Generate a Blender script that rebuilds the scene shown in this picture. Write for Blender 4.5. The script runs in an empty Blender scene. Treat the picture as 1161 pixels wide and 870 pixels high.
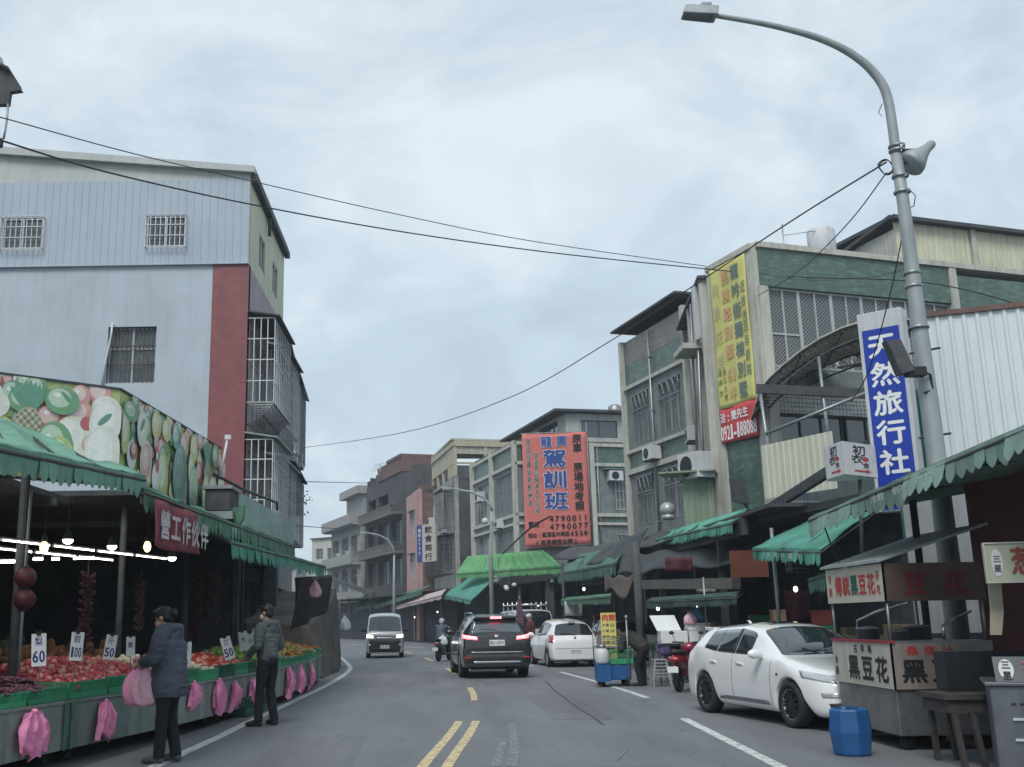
import bpy, bmesh, math, random
from mathutils import Vector as V, Matrix, noise
from mathutils.bvhtree import BVHTree
random.seed(7)
D = bpy.data
SC = bpy.context.scene
COL = SC.collection
PI = math.pi
# ------------------------------------------------------------------ camera model (photo pixels 1161 x 870)
F_ = 1189.; CXP = 497.; CYP = 435.; PITCH = math.radians(12.75); ROLL = math.radians(0.9); HC = 1.5
def ray(px, py):
    u = (px-CXP)/F_; v = (CYP-py)/F_
    c, s = math.cos(ROLL), math.sin(ROLL)
    a = u*c+v*s; b = -u*s+v*c
    return (a, math.cos(PITCH)-b*math.sin(PITCH), math.sin(PITCH)+b*math.cos(PITCH))
def G(px, py, z=0.):
    d = ray(px, py); t = (z-HC)/d[2]; return V((d[0]*t, d[1]*t, z))
def AY(px, py, Y):
    d = ray(px, py); t = Y/d[1]; return V((d[0]*t, Y, HC+d[2]*t))
def AX(px, py, X):
    d = ray(px, py); t = X/d[0]; return V((X, d[1]*t, HC+d[2]*t))
# ------------------------------------------------------------------ materials
MATS = {}
def _nt(name):
    m = D.materials.new(name); m.use_nodes = True
    nt = m.node_tree; b = nt.nodes['Principled BSDF']
    return m, nt, b
def mat(name, col, rough=.8, var=.18, scale=2.5, metal=0., bump=0., bscale=30., streak=0., spec=.4, alpha=None, coat=0., trans=0., dirt=None, detail=5.):
    if name in MATS: return MATS[name]
    m, nt, b = _nt(name); N = nt.nodes; L = nt.links
    tc = N.new('ShaderNodeTexCoord')
    nz = N.new('ShaderNodeTexNoise'); nz.inputs['Scale'].default_value = scale; nz.inputs['Detail'].default_value = detail
    nz.inputs['Roughness'].default_value = .65
    L.new(tc.outputs['Object'], nz.inputs['Vector'])
    mr = N.new('ShaderNodeMapRange'); mr.inputs[1].default_value = .3; mr.inputs[2].default_value = .7
    L.new(nz.outputs['Fac'], mr.inputs[0])
    mx = N.new('ShaderNodeMix'); mx.data_type = 'RGBA'
    lo = [max(0, c*(1-var)) for c in col]; hi = [min(1, c*(1+var)) for c in col]
    mx.inputs[6].default_value = (*lo, 1); mx.inputs[7].default_value = (*hi, 1)
    L.new(mr.outputs[0], mx.inputs[0])
    out = mx.outputs[2]
    if streak > 0:
        mp = N.new('ShaderNodeMapping'); mp.inputs['Scale'].default_value = (3., 3., .22)
        L.new(tc.outputs['Object'], mp.inputs[0])
        n2 = N.new('ShaderNodeTexNoise'); n2.inputs['Scale'].default_value = 2.2; n2.inputs['Detail'].default_value = 6; n2.inputs['Roughness'].default_value = .7
        L.new(mp.outputs[0], n2.inputs['Vector'])
        m2 = N.new('ShaderNodeMapRange'); m2.inputs[1].default_value = .48; m2.inputs[2].default_value = .72
        m2.inputs[3].default_value = 0; m2.inputs[4].default_value = streak
        L.new(n2.outputs['Fac'], m2.inputs[0])
        x2 = N.new('ShaderNodeMix'); x2.data_type = 'RGBA'
        dc = dirt or [c*.25 for c in col]
        L.new(m2.outputs[0], x2.inputs[0]); L.new(out, x2.inputs[6]); x2.inputs[7].default_value = (*dc, 1)
        out = x2.outputs[2]
    L.new(out, b.inputs['Base Color'])
    b.inputs['Roughness'].default_value = rough; b.inputs['Metallic'].default_value = metal
    b.inputs['Specular IOR Level'].default_value = spec
    b.inputs['Coat Weight'].default_value = coat; b.inputs['Coat Roughness'].default_value = .04
    b.inputs['Transmission Weight'].default_value = trans
    if bump > 0:
        n3 = N.new('ShaderNodeTexNoise'); n3.inputs['Scale'].default_value = bscale; n3.inputs['Detail'].default_value = 4
        L.new(tc.outputs['Object'], n3.inputs['Vector'])
        bp = N.new('ShaderNodeBump'); bp.inputs['Strength'].default_value = bump; bp.inputs['Distance'].default_value = .02
        L.new(n3.outputs['Fac'], bp.inputs['Height']); L.new(bp.outputs[0], b.inputs['Normal'])
    MATS[name] = m
    return m
def tile_mat(name, c1, c2, mortar, ang, w=.24, h=.07, gap=.008, rough=.45, streak=.35, off=.5, fade=.6):
    """small wall tiles; ang = direction of the wall in plan"""
    if name in MATS: return MATS[name]
    m, nt, b = _nt(name); N = nt.nodes; L = nt.links
    tc = N.new('ShaderNodeTexCoord'); sp = N.new('ShaderNodeSeparateXYZ'); L.new(tc.outputs['Object'], sp.inputs[0])
    def mth(op, a, bb):
        n = N.new('ShaderNodeMath'); n.operation = op
        for k, v in ((0, a), (1, bb)):
            if isinstance(v, (int, float)): n.inputs[k].default_value = v
            else: L.new(v, n.inputs[k])
        return n.outputs[0]
    u = mth('ADD', mth('MULTIPLY', sp.outputs[0], math.cos(ang)), mth('MULTIPLY', sp.outputs[1], math.sin(ang)))
    cb = N.new('ShaderNodeCombineXYZ'); L.new(u, cb.inputs[0]); L.new(sp.outputs[2], cb.inputs[1])
    br = N.new('ShaderNodeTexBrick'); br.inputs['Scale'].default_value = 1
    br.inputs['Color1'].default_value = (*c1, 1); br.inputs['Color2'].default_value = (*c2, 1); br.inputs['Mortar'].default_value = (*mortar, 1)
    br.inputs['Brick Width'].default_value = w; br.inputs['Row Height'].default_value = h; br.inputs['Mortar Size'].default_value = gap
    br.offset = off
    L.new(cb.outputs[0], br.inputs['Vector'])
    nz = N.new('ShaderNodeTexNoise'); nz.inputs['Scale'].default_value = 1.6; nz.inputs['Detail'].default_value = 6; nz.inputs['Roughness'].default_value = .7
    mp = N.new('ShaderNodeMapping'); mp.inputs['Scale'].default_value = (1.5, 1.5, .5)
    L.new(tc.outputs['Object'], mp.inputs[0]); L.new(mp.outputs[0], nz.inputs['Vector'])
    mr = N.new('ShaderNodeMapRange'); mr.inputs[1].default_value = .42; mr.inputs[2].default_value = .7; mr.inputs[4].default_value = streak
    L.new(nz.outputs['Fac'], mr.inputs[0])
    mx = N.new('ShaderNodeMix'); mx.data_type = 'RGBA'; L.new(mr.outputs[0], mx.inputs[0]); L.new(br.outputs['Color'], mx.inputs[6])
    mx.inputs[7].default_value = (*[c*.35 for c in c1], 1)
    # faded, lighter runs of tiles
    m3 = N.new('ShaderNodeMapping'); m3.inputs['Scale'].default_value = (1.1, 1.1, 3.5); n5 = N.new('ShaderNodeTexNoise'); n5.inputs['Scale'].default_value = 2.6; n5.inputs['Detail'].default_value = 7; n5.inputs['Roughness'].default_value = .7
    L.new(tc.outputs['Object'], m3.inputs[0]); L.new(m3.outputs[0], n5.inputs['Vector'])
    r5 = N.new('ShaderNodeMapRange'); r5.inputs[1].default_value = .5; r5.inputs[2].default_value = .66; r5.inputs[4].default_value = fade; L.new(n5.outputs['Fac'], r5.inputs[0])
    x5 = N.new('ShaderNodeMix'); x5.data_type = 'RGBA'; L.new(r5.outputs[0], x5.inputs[0]); L.new(mx.outputs[2], x5.inputs[6]); x5.inputs[7].default_value = (*[min(.6, c*1.7+.04) for c in c2], 1)
    L.new(x5.outputs[2], b.inputs['Base Color']); b.inputs['Roughness'].default_value = rough
    MATS[name] = m
    return m
def translucent(m, f=.3):
    nt = m.node_tree; N = nt.nodes; L = nt.links; b = N['Principled BSDF']; out = N['Material Output']
    t = N.new('ShaderNodeBsdfTranslucent'); mx = N.new('ShaderNodeMixShader'); mx.inputs[0].default_value = f
    if b.inputs['Base Color'].links: L.new(b.inputs['Base Color'].links[0].from_socket, t.inputs['Color'])
    L.new(b.outputs[0], mx.inputs[1]); L.new(t.outputs[0], mx.inputs[2]); L.new(mx.outputs[0], out.inputs['Surface'])
def emis(name, col, strength):
    if name in MATS: return MATS[name]
    m, nt, b = _nt(name)
    b.inputs['Base Color'].default_value = (.8, .8, .8, 1)
    b.inputs['Emission Color'].default_value = (*col, 1); b.inputs['Emission Strength'].default_value = strength
    MATS[name] = m
    return m
def flat(name, col, rough=.6, **k): return mat(name, col, rough, var=k.pop('var', .08), **k)
# ------------------------------------------------------------------ mesh builder
class Fr:
    """facade frame: origin, unit direction to the viewer's right, outward normal"""
    def __init__(s, a, b=None, ex=None):
        s.o = V((a[0], a[1], a[2] if len(a) > 2 else 0.))
        if b is not None:
            d = V((b[0]-a[0], b[1]-a[1], 0)); s.L = d.length; s.ex = d.normalized()
        else:
            s.ex = V(ex).normalized(); s.L = 1
        s.ez = V((0, 0, 1)); s.n = s.ex.cross(s.ez)
        s.ang = math.atan2(s.ex.y, s.ex.x)
    def P(s, u, z, d=0.): return s.o+s.ex*u+s.ez*z+s.n*d
class Fr3(Fr):
    """free frame with any up vector"""
    def __init__(s, o, ex, ez):
        s.o = V(o); s.ex = V(ex).normalized(); s.ez = V(ez).normalized(); s.n = s.ex.cross(s.ez); s.L = 1; s.ang = 0
GLY = {}
def glyph(ch, bold):
    k = (ch, bold)
    if k not in GLY:
        c = D.curves.new('g', 'FONT'); c.body = ch; c.resolution_u = 2; c.offset = bold
        o = D.objects.new('g', c); COL.objects.link(o)
        dg = bpy.context.evaluated_depsgraph_get(); dg.update()
        m = D.meshes.new_from_object(o.evaluated_get(dg))
        GLY[k] = ([tuple(v.co) for v in m.vertices], [tuple(p.vertices) for p in m.polygons])
        D.objects.remove(o); D.curves.remove(c); D.meshes.remove(m)
    return GLY[k]
PREGLY = '三中伙伴位作便傳元先全冰冷初別剉務區原古吃吟味園地址坪場墅大天好導小工左巷年庭建快所採教斤新方旁旅族早星景服本果桑梨棟椹橋民水汁油洽渡溝潭然照熱營獨班甜生百社簡粽糰素統練美考肉興花葱行街衣訓診話豆購路車輔轉近速院電食飯飲餅駕鮮黑龍0123456789-:ABCDEFGVKL()'
for _c in PREGLY: glyph(_c, 0.)
class MB:
    def __init__(s): s.v = []; s.f = []; s.mi = []; s.sm = []; s.m = 0; s.smooth = False
    def _a(s, vs, fs, smooth=None):
        b = len(s.v); s.v.extend([tuple(x) for x in vs])
        for f in fs:
            s.f.append(tuple(b+i for i in f)); s.mi.append(s.m); s.sm.append(s.smooth if smooth is None else smooth)
        return s
    def hexa(s, p): # 8 corners: bottom 4 ccw, top 4
        return s._a(p, [(3, 2, 1, 0), (4, 5, 6, 7), (0, 1, 5, 4), (1, 2, 6, 5), (2, 3, 7, 6), (3, 0, 4, 7)])
    def box(s, x0, y0, z0, x1, y1, z1):
        return s.hexa([(x0, y0, z0), (x1, y0, z0), (x1, y1, z0), (x0, y1, z0), (x0, y0, z1), (x1, y0, z1), (x1, y1, z1), (x0, y1, z1)])
    def cbox(s, c, sx, sy, sz): return s.box(c[0]-sx/2, c[1]-sy/2, c[2]-sz/2, c[0]+sx/2, c[1]+sy/2, c[2]+sz/2)
    def fbox(s, F, u0, u1, z0, z1, d0, d1):
        P = F.P
        return s.hexa([P(u0, z0, d1), P(u1, z0, d1), P(u1, z0, d0), P(u0, z0, d0), P(u0, z1, d1), P(u1, z1, d1), P(u1, z1, d0), P(u0, z1, d0)])
    def quad(s, a, b, c, d): return s._a([a, b, c, d], [(0, 1, 2, 3)])
    def poly(s, pts): return s._a(pts, [tuple(range(len(pts)))])
    def slab(s, pts, off):
        n = len(pts); off = V(off); q = [V(p)+off for p in pts]
        return s._a([V(p) for p in pts]+q, [tuple(range(n))[::-1], tuple(range(n, 2*n))]+[(i, (i+1) % n, n+(i+1) % n, n+i) for i in range(n)])
    def tube(s, pts, r, n=8, caps=True, smooth=True):
        pts = [V(p) for p in pts]; k = len(pts)
        if not hasattr(r, '__len__'): r = [r]*k
        vs = []; up = None
        for i in range(k):
            t = (pts[min(i+1, k-1)]-pts[max(i-1, 0)])
            t = t.normalized() if t.length > 1e-9 else V((0, 0, 1))
            if up is None:
                up = V((0, 0, 1)) if abs(t.z) < .9 else V((1, 0, 0))
                a = t.cross(up).normalized()
            else:
                a = a-t*a.dot(t)
                a = a.normalized() if a.length > 1e-6 else t.orthogonal().normalized()
            b = t.cross(a)
            for j in range(n):
                th = 2*PI*j/n
                vs.append(pts[i]+(a*math.cos(th)+b*math.sin(th))*r[i])
        fs = [(i*n+j, i*n+(j+1) % n, (i+1)*n+(j+1) % n, (i+1)*n+j) for i in range(k-1) for j in range(n)]
        base = len(s.v); s._a(vs, fs, smooth)
        if caps:
            s._a([], []); s.f.append(tuple(base+j for j in range(n))[::-1]); s.mi.append(s.m); s.sm.append(False)
            s.f.append(tuple(base+(k-1)*n+j for j in range(n))); s.mi.append(s.m); s.sm.append(False)
        return s
    def bar(s, a, b, w, h=None):
        a = V(a); b = V(b); h = h or w; t = (b-a).normalized()
        up = V((0, 0, 1)) if abs(t.z) < .9 else V((1, 0, 0))
        x = t.cross(up).normalized()*w/2; y = x.cross(t).normalized()*h/2
        return s.hexa([a-x-y, a+x-y, b+x-y, b-x-y, a-x+y, a+x+y, b+x+y, b-x+y])
    def lathe(s, c, prof, n=16, axis='z', smooth=True, sx=1., sy=1., M=None):
        c = V(c); vs = []
        for r, h in prof:
            for j in range(n):
                th = 2*PI*j/n; x = r*math.cos(th)*sx; y = r*math.sin(th)*sy
                p = V((x, y, h)) if axis == 'z' else (V((x, h, y)) if axis == 'y' else V((h, x, y)))
                if M is not None: p = M @ p
                vs.append(c+p)
        k = len(prof)
        fs = [(i*n+j, i*n+(j+1) % n, (i+1)*n+(j+1) % n, (i+1)*n+j) for i in range(k-1) for j in range(n)]
        s._a(vs, fs, smooth)
        return s
    def sph(s, c, r, n=12, m=8, M=None, smooth=True):
        if not hasattr(r, '__len__'): r = (r, r, r)
        c = V(c); vs = []
        for i in range(m+1):
            ph = PI*i/m
            for j in range(n):
                th = 2*PI*j/n
                p = V((r[0]*math.sin(ph)*math.cos(th), r[1]*math.sin(ph)*math.sin(th), -r[2]*math.cos(ph)))
                if M is not None: p = M @ p
                vs.append(c+p)
        fs = [(i*n+j, i*n+(j+1) % n, (i+1)*n+(j+1) % n, (i+1)*n+j) for i in range(m) for j in range(n)]
        return s._a(vs, fs, smooth)
    def surf(s, fn, nu, nv, th=0., smooth=True):
        """grid surface fn(a,b) a,b in 0..1; optional thickness along normal"""
        P = [[V(fn(i/nu, j/nv)) for j in range(nv+1)] for i in range(nu+1)]
        vs = [p for r in P for p in r]; w = nv+1
        fs = [(i*w+j, (i+1)*w+j, (i+1)*w+j+1, i*w+j+1) for i in range(nu) for j in range(nv)]
        s._a(vs, fs, smooth)
        if th:
            q = []
            for i in range(nu+1):
                for j in range(nv+1):
                    du = P[min(i+1, nu)][j]-P[max(i-1, 0)][j]; dv = P[i][min(j+1, nv)]-P[i][max(j-1, 0)]
                    nn = du.cross(dv); nn = nn.normalized() if nn.length > 1e-9 else V((0, 0, 1))
                    q.append(P[i][j]-nn*th)
            s._a(q, [f[::-1] for f in fs], smooth)
            b = len(s.v)-len(q); a0 = b-len(vs)
            edge = [i*w for i in range(nu+1)]+[nu*w+j for j in range(1, w)]+[i*w+nv for i in range(nu-1, -1, -1)]+[j for j in range(nv-1, 0, -1)]
            for k in range(len(edge)):
                e0, e1 = edge[k], edge[(k+1) % len(edge)]
                s.f.append((a0+e0, b+e0, b+e1, a0+e1)); s.mi.append(s.m); s.sm.append(False)
        return s
    def wall(s, F, u0, u1, z0, z1, ops=(), th=.2):
        us = sorted({u0, u1, *[o[0] for o in ops], *[o[1] for o in ops]}); zs = sorted({z0, z1, *[o[2] for o in ops], *[o[3] for o in ops]})
        us = [u for u in us if u0 <= u <= u1]; zs = [z for z in zs if z0 <= z <= z1]
        for i in range(len(us)-1):
            run = None
            for j in range(len(zs)-1):
                cu = (us[i]+us[i+1])/2; cz = (zs[j]+zs[j+1])/2
                hole = any(o[0] < cu < o[1] and o[2] < cz < o[3] for o in ops)
                if not hole:
                    if run is None: run = zs[j]
                if hole or j == len(zs)-2:
                    if run is not None:
                        s.fbox(F, us[i], us[i+1], run, zs[j] if hole else zs[j+1], -th, 0); run = None
        return s
    def text(s, t, F, u, z, cw, ch, d=.004, vert=False, bold=.006, step=None, fit=False):
        """u,z = lower-left of the first cell; cells of cw x ch"""
        step = step or (ch if vert else cw)*1.0
        for i, c in enumerate(t):
            if c == ' ': continue
            vs, fs = glyph(c, 0.)
            if not vs: continue
            uu = u+(0 if vert else i*step); zz = z-(i*step if vert else 0)
            if ord(c) > 0x2000:
                kx, kz, ox, oz = cw, ch, 0., .12*ch
            else:
                x0 = min(v[0] for v in vs); x1 = max(v[0] for v in vs); y1 = max(v[1] for v in vs)
                kz = ch/.78 if fit is False else ch/.78; kx = min(cw*.82/max(x1-x0, .01), kz*1.1)
                ox = (cw-(x1-x0)*kx)/2-x0*kx; oz = .05*ch
            sh = [(0, 0)] if bold < .005 else [(0, 0), (bold, 0), (-bold, 0), (0, bold), (0, -bold)]+([(bold*.7, bold*.7), (-bold*.7, bold*.7), (bold*.7, -bold*.7), (-bold*.7, -bold*.7)] if bold > .03 else [])
            em = min(abs(kx), abs(kz))*1.5
            for q, (sx_, sz_) in enumerate(sh): s._a([F.P(uu+ox+v[0]*kx+sx_*em, zz+oz+v[1]*kz+sz_*em, d+q*.0002) for v in vs], fs, False)
        return s
    def corr(s, F, u0, u1, z0, z1, pitch=.2, amp=.025, d=0., th=None):
        """corrugated sheet, ribs vertical"""
        n = max(2, int((u1-u0)/pitch)); p = (u1-u0)/n; pr = []
        for i in range(n):
            a = u0+i*p
            pr += [(a, 0), (a+p*.55, 0), (a+p*.68, amp), (a+p*.87, amp)]
        pr.append((u1, 0))
        vs = [F.P(a, z0, d+b) for a, b in pr]+[F.P(a, z1, d+b) for a, b in pr]+[F.P(a, z0, d+b-.012) for a, b in pr]+[F.P(a, z1, d+b-.012) for a, b in pr]
        k = len(pr); fs = []
        for i in range(k-1):
            fs += [(i, i+1, k+i+1, k+i), (2*k+i+1, 2*k+i, 3*k+i, 3*k+i+1), (k+i, k+i+1, 3*k+i+1, 3*k+i), (i+1, i, 2*k+i, 2*k+i+1)]
        fs += [(0, k, 3*k, 2*k), (k-1, 3*k-1, 4*k-1, 2*k-1)]
        return s._a(vs, fs, False)
    def obj(s, name, mats, parent=None, world=True, bevel=0.):
        me = D.meshes.new(name)
        off = V((0, 0, 0))
        if parent is not None and world:
            inv = world_matrix(parent).inverted()
            vs = [tuple(inv @ V(v)) for v in s.v]
        else: vs = s.v
        me.from_pydata(vs, [], s.f); 
        if not isinstance(mats, (list, tuple)): mats = [mats]
        for m in mats: me.materials.append(m)
        me.polygons.foreach_set('material_index', s.mi); me.polygons.foreach_set('use_smooth', s.sm)
        me.update()
        bm = bmesh.new(); bm.from_mesh(me)
        bmesh.ops.remove_doubles(bm, verts=bm.verts, dist=1e-5) if len(bm.verts) < 60000 else None
        bmesh.ops.recalc_face_normals(bm, faces=bm.faces) if getattr(s, 'recalc', True) else None
        bm.to_mesh(me); bm.free()
        o = D.objects.new(name, me); COL.objects.link(o)
        if parent is not None: o.parent = parent
        if bevel:
            md = o.modifiers.new('b', 'BEVEL'); md.width = bevel; md.segments = 2; md.limit_method = 'ANGLE'
        return o
def world_matrix(o):
    m = Matrix.LocRotScale(o.location, o.rotation_euler, o.scale)
    return world_matrix(o.parent) @ m if o.parent else m
def T(name, label, cat, loc=(0, 0, 0), rz=0., group=None):
    o = D.objects.new(name, None); COL.objects.link(o); o.location = loc; o.rotation_euler = (0, 0, rz)
    o.empty_display_size = .2
    return tag(o, label, cat, group)
def tag(o, label=None, cat=None, group=None, kind=None):
    if label: o['label'] = label
    if cat: o['category'] = cat
    if group: o['group'] = group
    if kind: o['kind'] = kind
    return o
def solo(mb, name, mats, label, cat, group=None, loc=None, **k):
    """a thing that is one mesh, its origin at its base"""
    if loc is None:
        xs = [v[0] for v in mb.v]; ys = [v[1] for v in mb.v]; zs = [v[2] for v in mb.v]
        loc = ((min(xs)+max(xs))/2, (min(ys)+max(ys))/2, min(zs))
    mb.v = [(v[0]-loc[0], v[1]-loc[1], v[2]-loc[2]) for v in mb.v]
    o = mb.obj(name, mats, None, **k); o.location = loc
    return tag(o, label, cat, group)
def kids(o): return [c for c in D.objects if c.parent == o]
def dup(root, loc=None, rz=None, label=None, group=None, scale=None):
    cm = {}
    for c in COL.objects:
        if c.parent: cm.setdefault(c.parent, []).append(c)
    def rec(o, par):
        c = o.copy(); COL.objects.link(c); c.parent = par
        for ch in cm.get(o, []): rec(ch, c)
        return c
    r = rec(root, None)
    if loc is not None: r.location = loc
    if rz is not None: r.rotation_euler = (0, 0, rz)
    if scale is not None: r.scale = scale
    if label: r['label'] = label
    if group: r['group'] = group
    return r
def baked(mb, mods, smooth=True):
    """apply modifiers, return a new builder-like mesh datablock"""
    me = D.meshes.new('tmp'); me.from_pydata(mb.v, [], mb.f); me.update()
    bm = bmesh.new(); bm.from_mesh(me); bmesh.ops.remove_doubles(bm, verts=bm.verts, dist=1e-5); bm.to_mesh(me); bm.free()
    o = D.objects.new('tmp', me); COL.objects.link(o)
    for t, kw in mods:
        md = o.modifiers.new(t, t)
        for k, v in kw.items(): setattr(md, k, v)
    dg = bpy.context.evaluated_depsgraph_get(); dg.update()
    r = D.meshes.new_from_object(o.evaluated_get(dg))
    D.objects.remove(o); D.meshes.remove(me)
    r.polygons.foreach_set('use_smooth', [smooth]*len(r.polygons))
    return r
def blob(mb, name, m, parent=None, voxel=.012, it=4, world=False):
    """union of closed shapes into one continuous skin"""
    r = baked(mb, [('REMESH', dict(mode='VOXEL', voxel_size=voxel)), ('SMOOTH', dict(factor=.6, iterations=it))])
    if world and parent is not None:
        r.transform(world_matrix(parent).inverted())
    r.name = name; r.materials.clear(); r.materials.append(m)
    o = D.objects.new(name, r); COL.objects.link(o); o.parent = parent
    return o
def lerp(a, b, t): return V(a)*(1-t)+V(b)*t
def crv(y):
    """x of the road's centre line"""
    T_ = [(-30, -3.9), (-10, -2.1), (0, -1.15), (11.7, -.1), (17, .38), (24, .59), (35, .1), (50, -1.31), (60, -3.0), (70, -5.3), (80, -8.3), (100, -15.6), (120, -25.), (140, -36), (170, -54), (260, -112)]
    for i in range(len(T_)-1):
        if y <= T_[i+1][0]:
            (y0, x0), (y1, x1) = T_[i], T_[i+1]
            p0 = T_[max(i-1, 0)]; p3 = T_[min(i+2, len(T_)-1)]
            t = (y-y0)/(y1-y0)
            m0 = (x1-p0[1])/(y1-p0[0])*(y1-y0); m1 = (p3[1]-x0)/(p3[0]-y0)*(y1-y0)
            return (2*t**3-3*t**2+1)*x0+(t**3-2*t**2+t)*m0+(-2*t**3+3*t**2)*x1+(t**3-t**2)*m1
    return T_[-1][1]
def glassm(name, c, r=.03):
    m, nt, b = _nt(name); b.inputs['Base Color'].default_value = (*c, 1); b.inputs['Roughness'].default_value = r
    b.inputs['Specular IOR Level'].default_value = .9; b.inputs['Coat Weight'].default_value = .6; b.inputs['Coat Roughness'].default_value = .02
    MATS[name] = m; return m
# ================================================================== shared materials
M_WHITEP = mat('white_metal_paint', (.55, .57, .58), .5, .1, streak=.3); M_STEEL = mat('galvanised_steel', (.28, .30, .31), .45, .2, 3, metal=.7)
M_DARKM = mat('dark_rusty_metal', (.055, .058, .064), .7, .35, 5); M_DARK = mat('shade_dark_wall', (.07, .08, .10), .9, .4, 1.5)  # M_DARK: deep bluish shade of the covered interiors put into the wall colour
M_GLASS = glassm('window_glass', (.05, .06, .07), .06); M_CURT = mat('dusty_window_glass', (.14, .16, .17), .3, .35, 2.5, streak=.3)
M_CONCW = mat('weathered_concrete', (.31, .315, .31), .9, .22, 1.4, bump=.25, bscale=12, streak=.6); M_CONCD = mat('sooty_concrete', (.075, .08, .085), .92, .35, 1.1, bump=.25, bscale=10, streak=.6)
M_ALU = mat('aluminium_frame', (.42, .44, .45), .4, .1, metal=.3)
M_GREENC = mat('green_tarpaulin', (.12, .26, .18), .75, .3, 1.6, bump=.6, bscale=4, streak=.5); M_TEAL = mat('teal_tarpaulin', (.13, .41, .32), .7, .2, 1.3, bump=.6, bscale=3, streak=.3)
M_BGREEN = mat('bright_green_tarpaulin', (.20, .52, .22), .7, .15, 1.3, bump=.5, bscale=3, streak=.25); M_GREYG = mat('faded_green_sheet', (.17, .25, .23), .75, .2, 1.2, bump=.2, bscale=5, streak=.3)
M_DKTARP = mat('black_tarpaulin', (.045, .052, .056), .7, .4, 2, bump=.5, bscale=6)
M_CARD = flat('white_card', (.68, .72, .74), .6, var=.06)
def tbag(c, h, w, m, label, group=None, name='plastic_bag', seed=1, dep=.5, handles=True, fold=7, rz=0.):
    rr = random.Random(seed); mb = MB(); ph = rr.uniform(0, 6); k2 = rr.uniform(3, 6); M_ = Matrix.Rotation(rz, 3, 'Z')
    prof = [(0, -1.), (.5, -.985), (.85, -.93), (1., -.75), (.96, -.55), (.78, -.38), (.5, -.24), (.26, -.13), (.12, -.05), (.08, 0.)]
    def fn(u, v):
        i = v*(len(prof)-1); j = min(int(i), len(prof)-2); t_ = i-j; r = prof[j][0]*(1-t_)+prof[j+1][0]*t_; z = prof[j][1]*(1-t_)+prof[j+1][1]*t_
        a = 2*PI*u; cr_ = 1+.16*math.sin(fold*a+ph+z*4)*(.35+abs(z+.7))+.10*math.sin(k2*a+z*7)+.05*math.sin(17*a+z*11)+.05*noise.noise(V((math.cos(a)*2, math.sin(a)*2, z*4+seed)))
        p = V((r*w/2*cr_*math.cos(a), r*w/2*dep*cr_*math.sin(a), z*h+.02*h*math.sin(3*a+ph)*(r > .2)))
        return V(c)+M_ @ p
    mb.surf(fn, 40, 27, 0)
    if handles:
        for s_ in (-1, 1):
            mb.surf(lambda u, v: V(c)+M_ @ V((s_*w*(.05+.10*math.sin(u*PI)+.05*v), .012*math.sin(v*8+u*5), h*(-.02+.16*u*(1 if s_ > 0 else .8))+.0*v)), 8, 4, .004)
    return solo(mb, name, m, label, 'plastic bag', group)
M_PINK = mat('pink_plastic_film', (.93, .30, .53), .38, .12, 5, bump=.6, bscale=22); M_PINKL = mat('pale_pink_plastic_film', (.85, .50, .62), .38, .15, 5, bump=.6, bscale=22)

for _m, _f in ((M_GREENC, .25), (M_TEAL, .35), (M_BGREEN, .35), (M_PINKL, .2)): translucent(_m, _f)
# ================================================================== camera, world, light
cam = D.cameras.new('camera'); co = D.objects.new('camera', cam); COL.objects.link(co); SC.camera = co
co.location = (0, 0, HC)
co.rotation_euler = (Matrix.Rotation(PI/2+PITCH, 3, 'X') @ Matrix.Rotation(-ROLL, 3, 'Z')).to_euler()
cam.sensor_width = 36; cam.lens = F_/1161*36; cam.shift_x = (580.5-CXP)/1161; cam.clip_end = 3000; cam.clip_start = .1
SC.view_settings.view_transform = 'Standard'; SC.view_settings.look = 'None'; SC.view_settings.gamma = 1
SC.view_settings.exposure = EXPO = 0.68
SC.view_settings.use_curve_mapping = False
w = D.worlds.new('World'); SC.world = w; w.use_nodes = True
nt = w.node_tree; N = nt.nodes; L = nt.links; bg = N['Background']; bg.inputs[1].default_value = .1
SUN_EL, SUN_AZ = math.radians(52), math.radians(200)
sky = N.new('ShaderNodeTexSky'); sky.sky_type = 'NISHITA'; sky.sun_disc = False; sky.sun_elevation = SUN_EL; sky.sun_rotation = SUN_AZ
sky.air_density = 1.5; sky.dust_density = 3
tc = N.new('ShaderNodeTexCoord')
# flatten directions so that cloud banks stretch towards the horizon
sp = N.new('ShaderNodeSeparateXYZ'); L.new(tc.outputs['Generated'], sp.inputs[0])
ad = N.new('ShaderNodeMath'); ad.operation = 'ADD'; ad.inputs[1].default_value = .55; L.new(sp.outputs[2], ad.inputs[0])
mxx = N.new('ShaderNodeMath'); mxx.operation = 'MAXIMUM'; mxx.inputs[1].default_value = .1; L.new(ad.outputs[0], mxx.inputs[0])
dv = N.new('ShaderNodeVectorMath'); dv.operation = 'DIVIDE'; cb = N.new('ShaderNodeCombineXYZ')
for k in range(3): L.new(mxx.outputs[0], cb.inputs[k])
L.new(tc.outputs['Generated'], dv.inputs[0]); L.new(cb.outputs[0], dv.inputs[1])
nz = N.new('ShaderNodeTexNoise'); nz.inputs['Scale'].default_value = 4.6; nz.inputs['Detail'].default_value = 9; nz.inputs['Roughness'].default_value = .6; nz.inputs['Distortion'].default_value = .5
L.new(dv.outputs[0], nz.inputs['Vector'])
n2 = N.new('ShaderNodeTexNoise'); n2.inputs['Scale'].default_value = 1.6; n2.inputs['Detail'].default_value = 3
L.new(dv.outputs[0], n2.inputs['Vector'])
avg = N.new('ShaderNodeMath'); avg.operation = 'MULTIPLY_ADD'; avg.inputs[1].default_value = .6
sc2 = N.new('ShaderNodeMath'); sc2.operation = 'MULTIPLY'; sc2.inputs[1].default_value = .4
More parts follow.
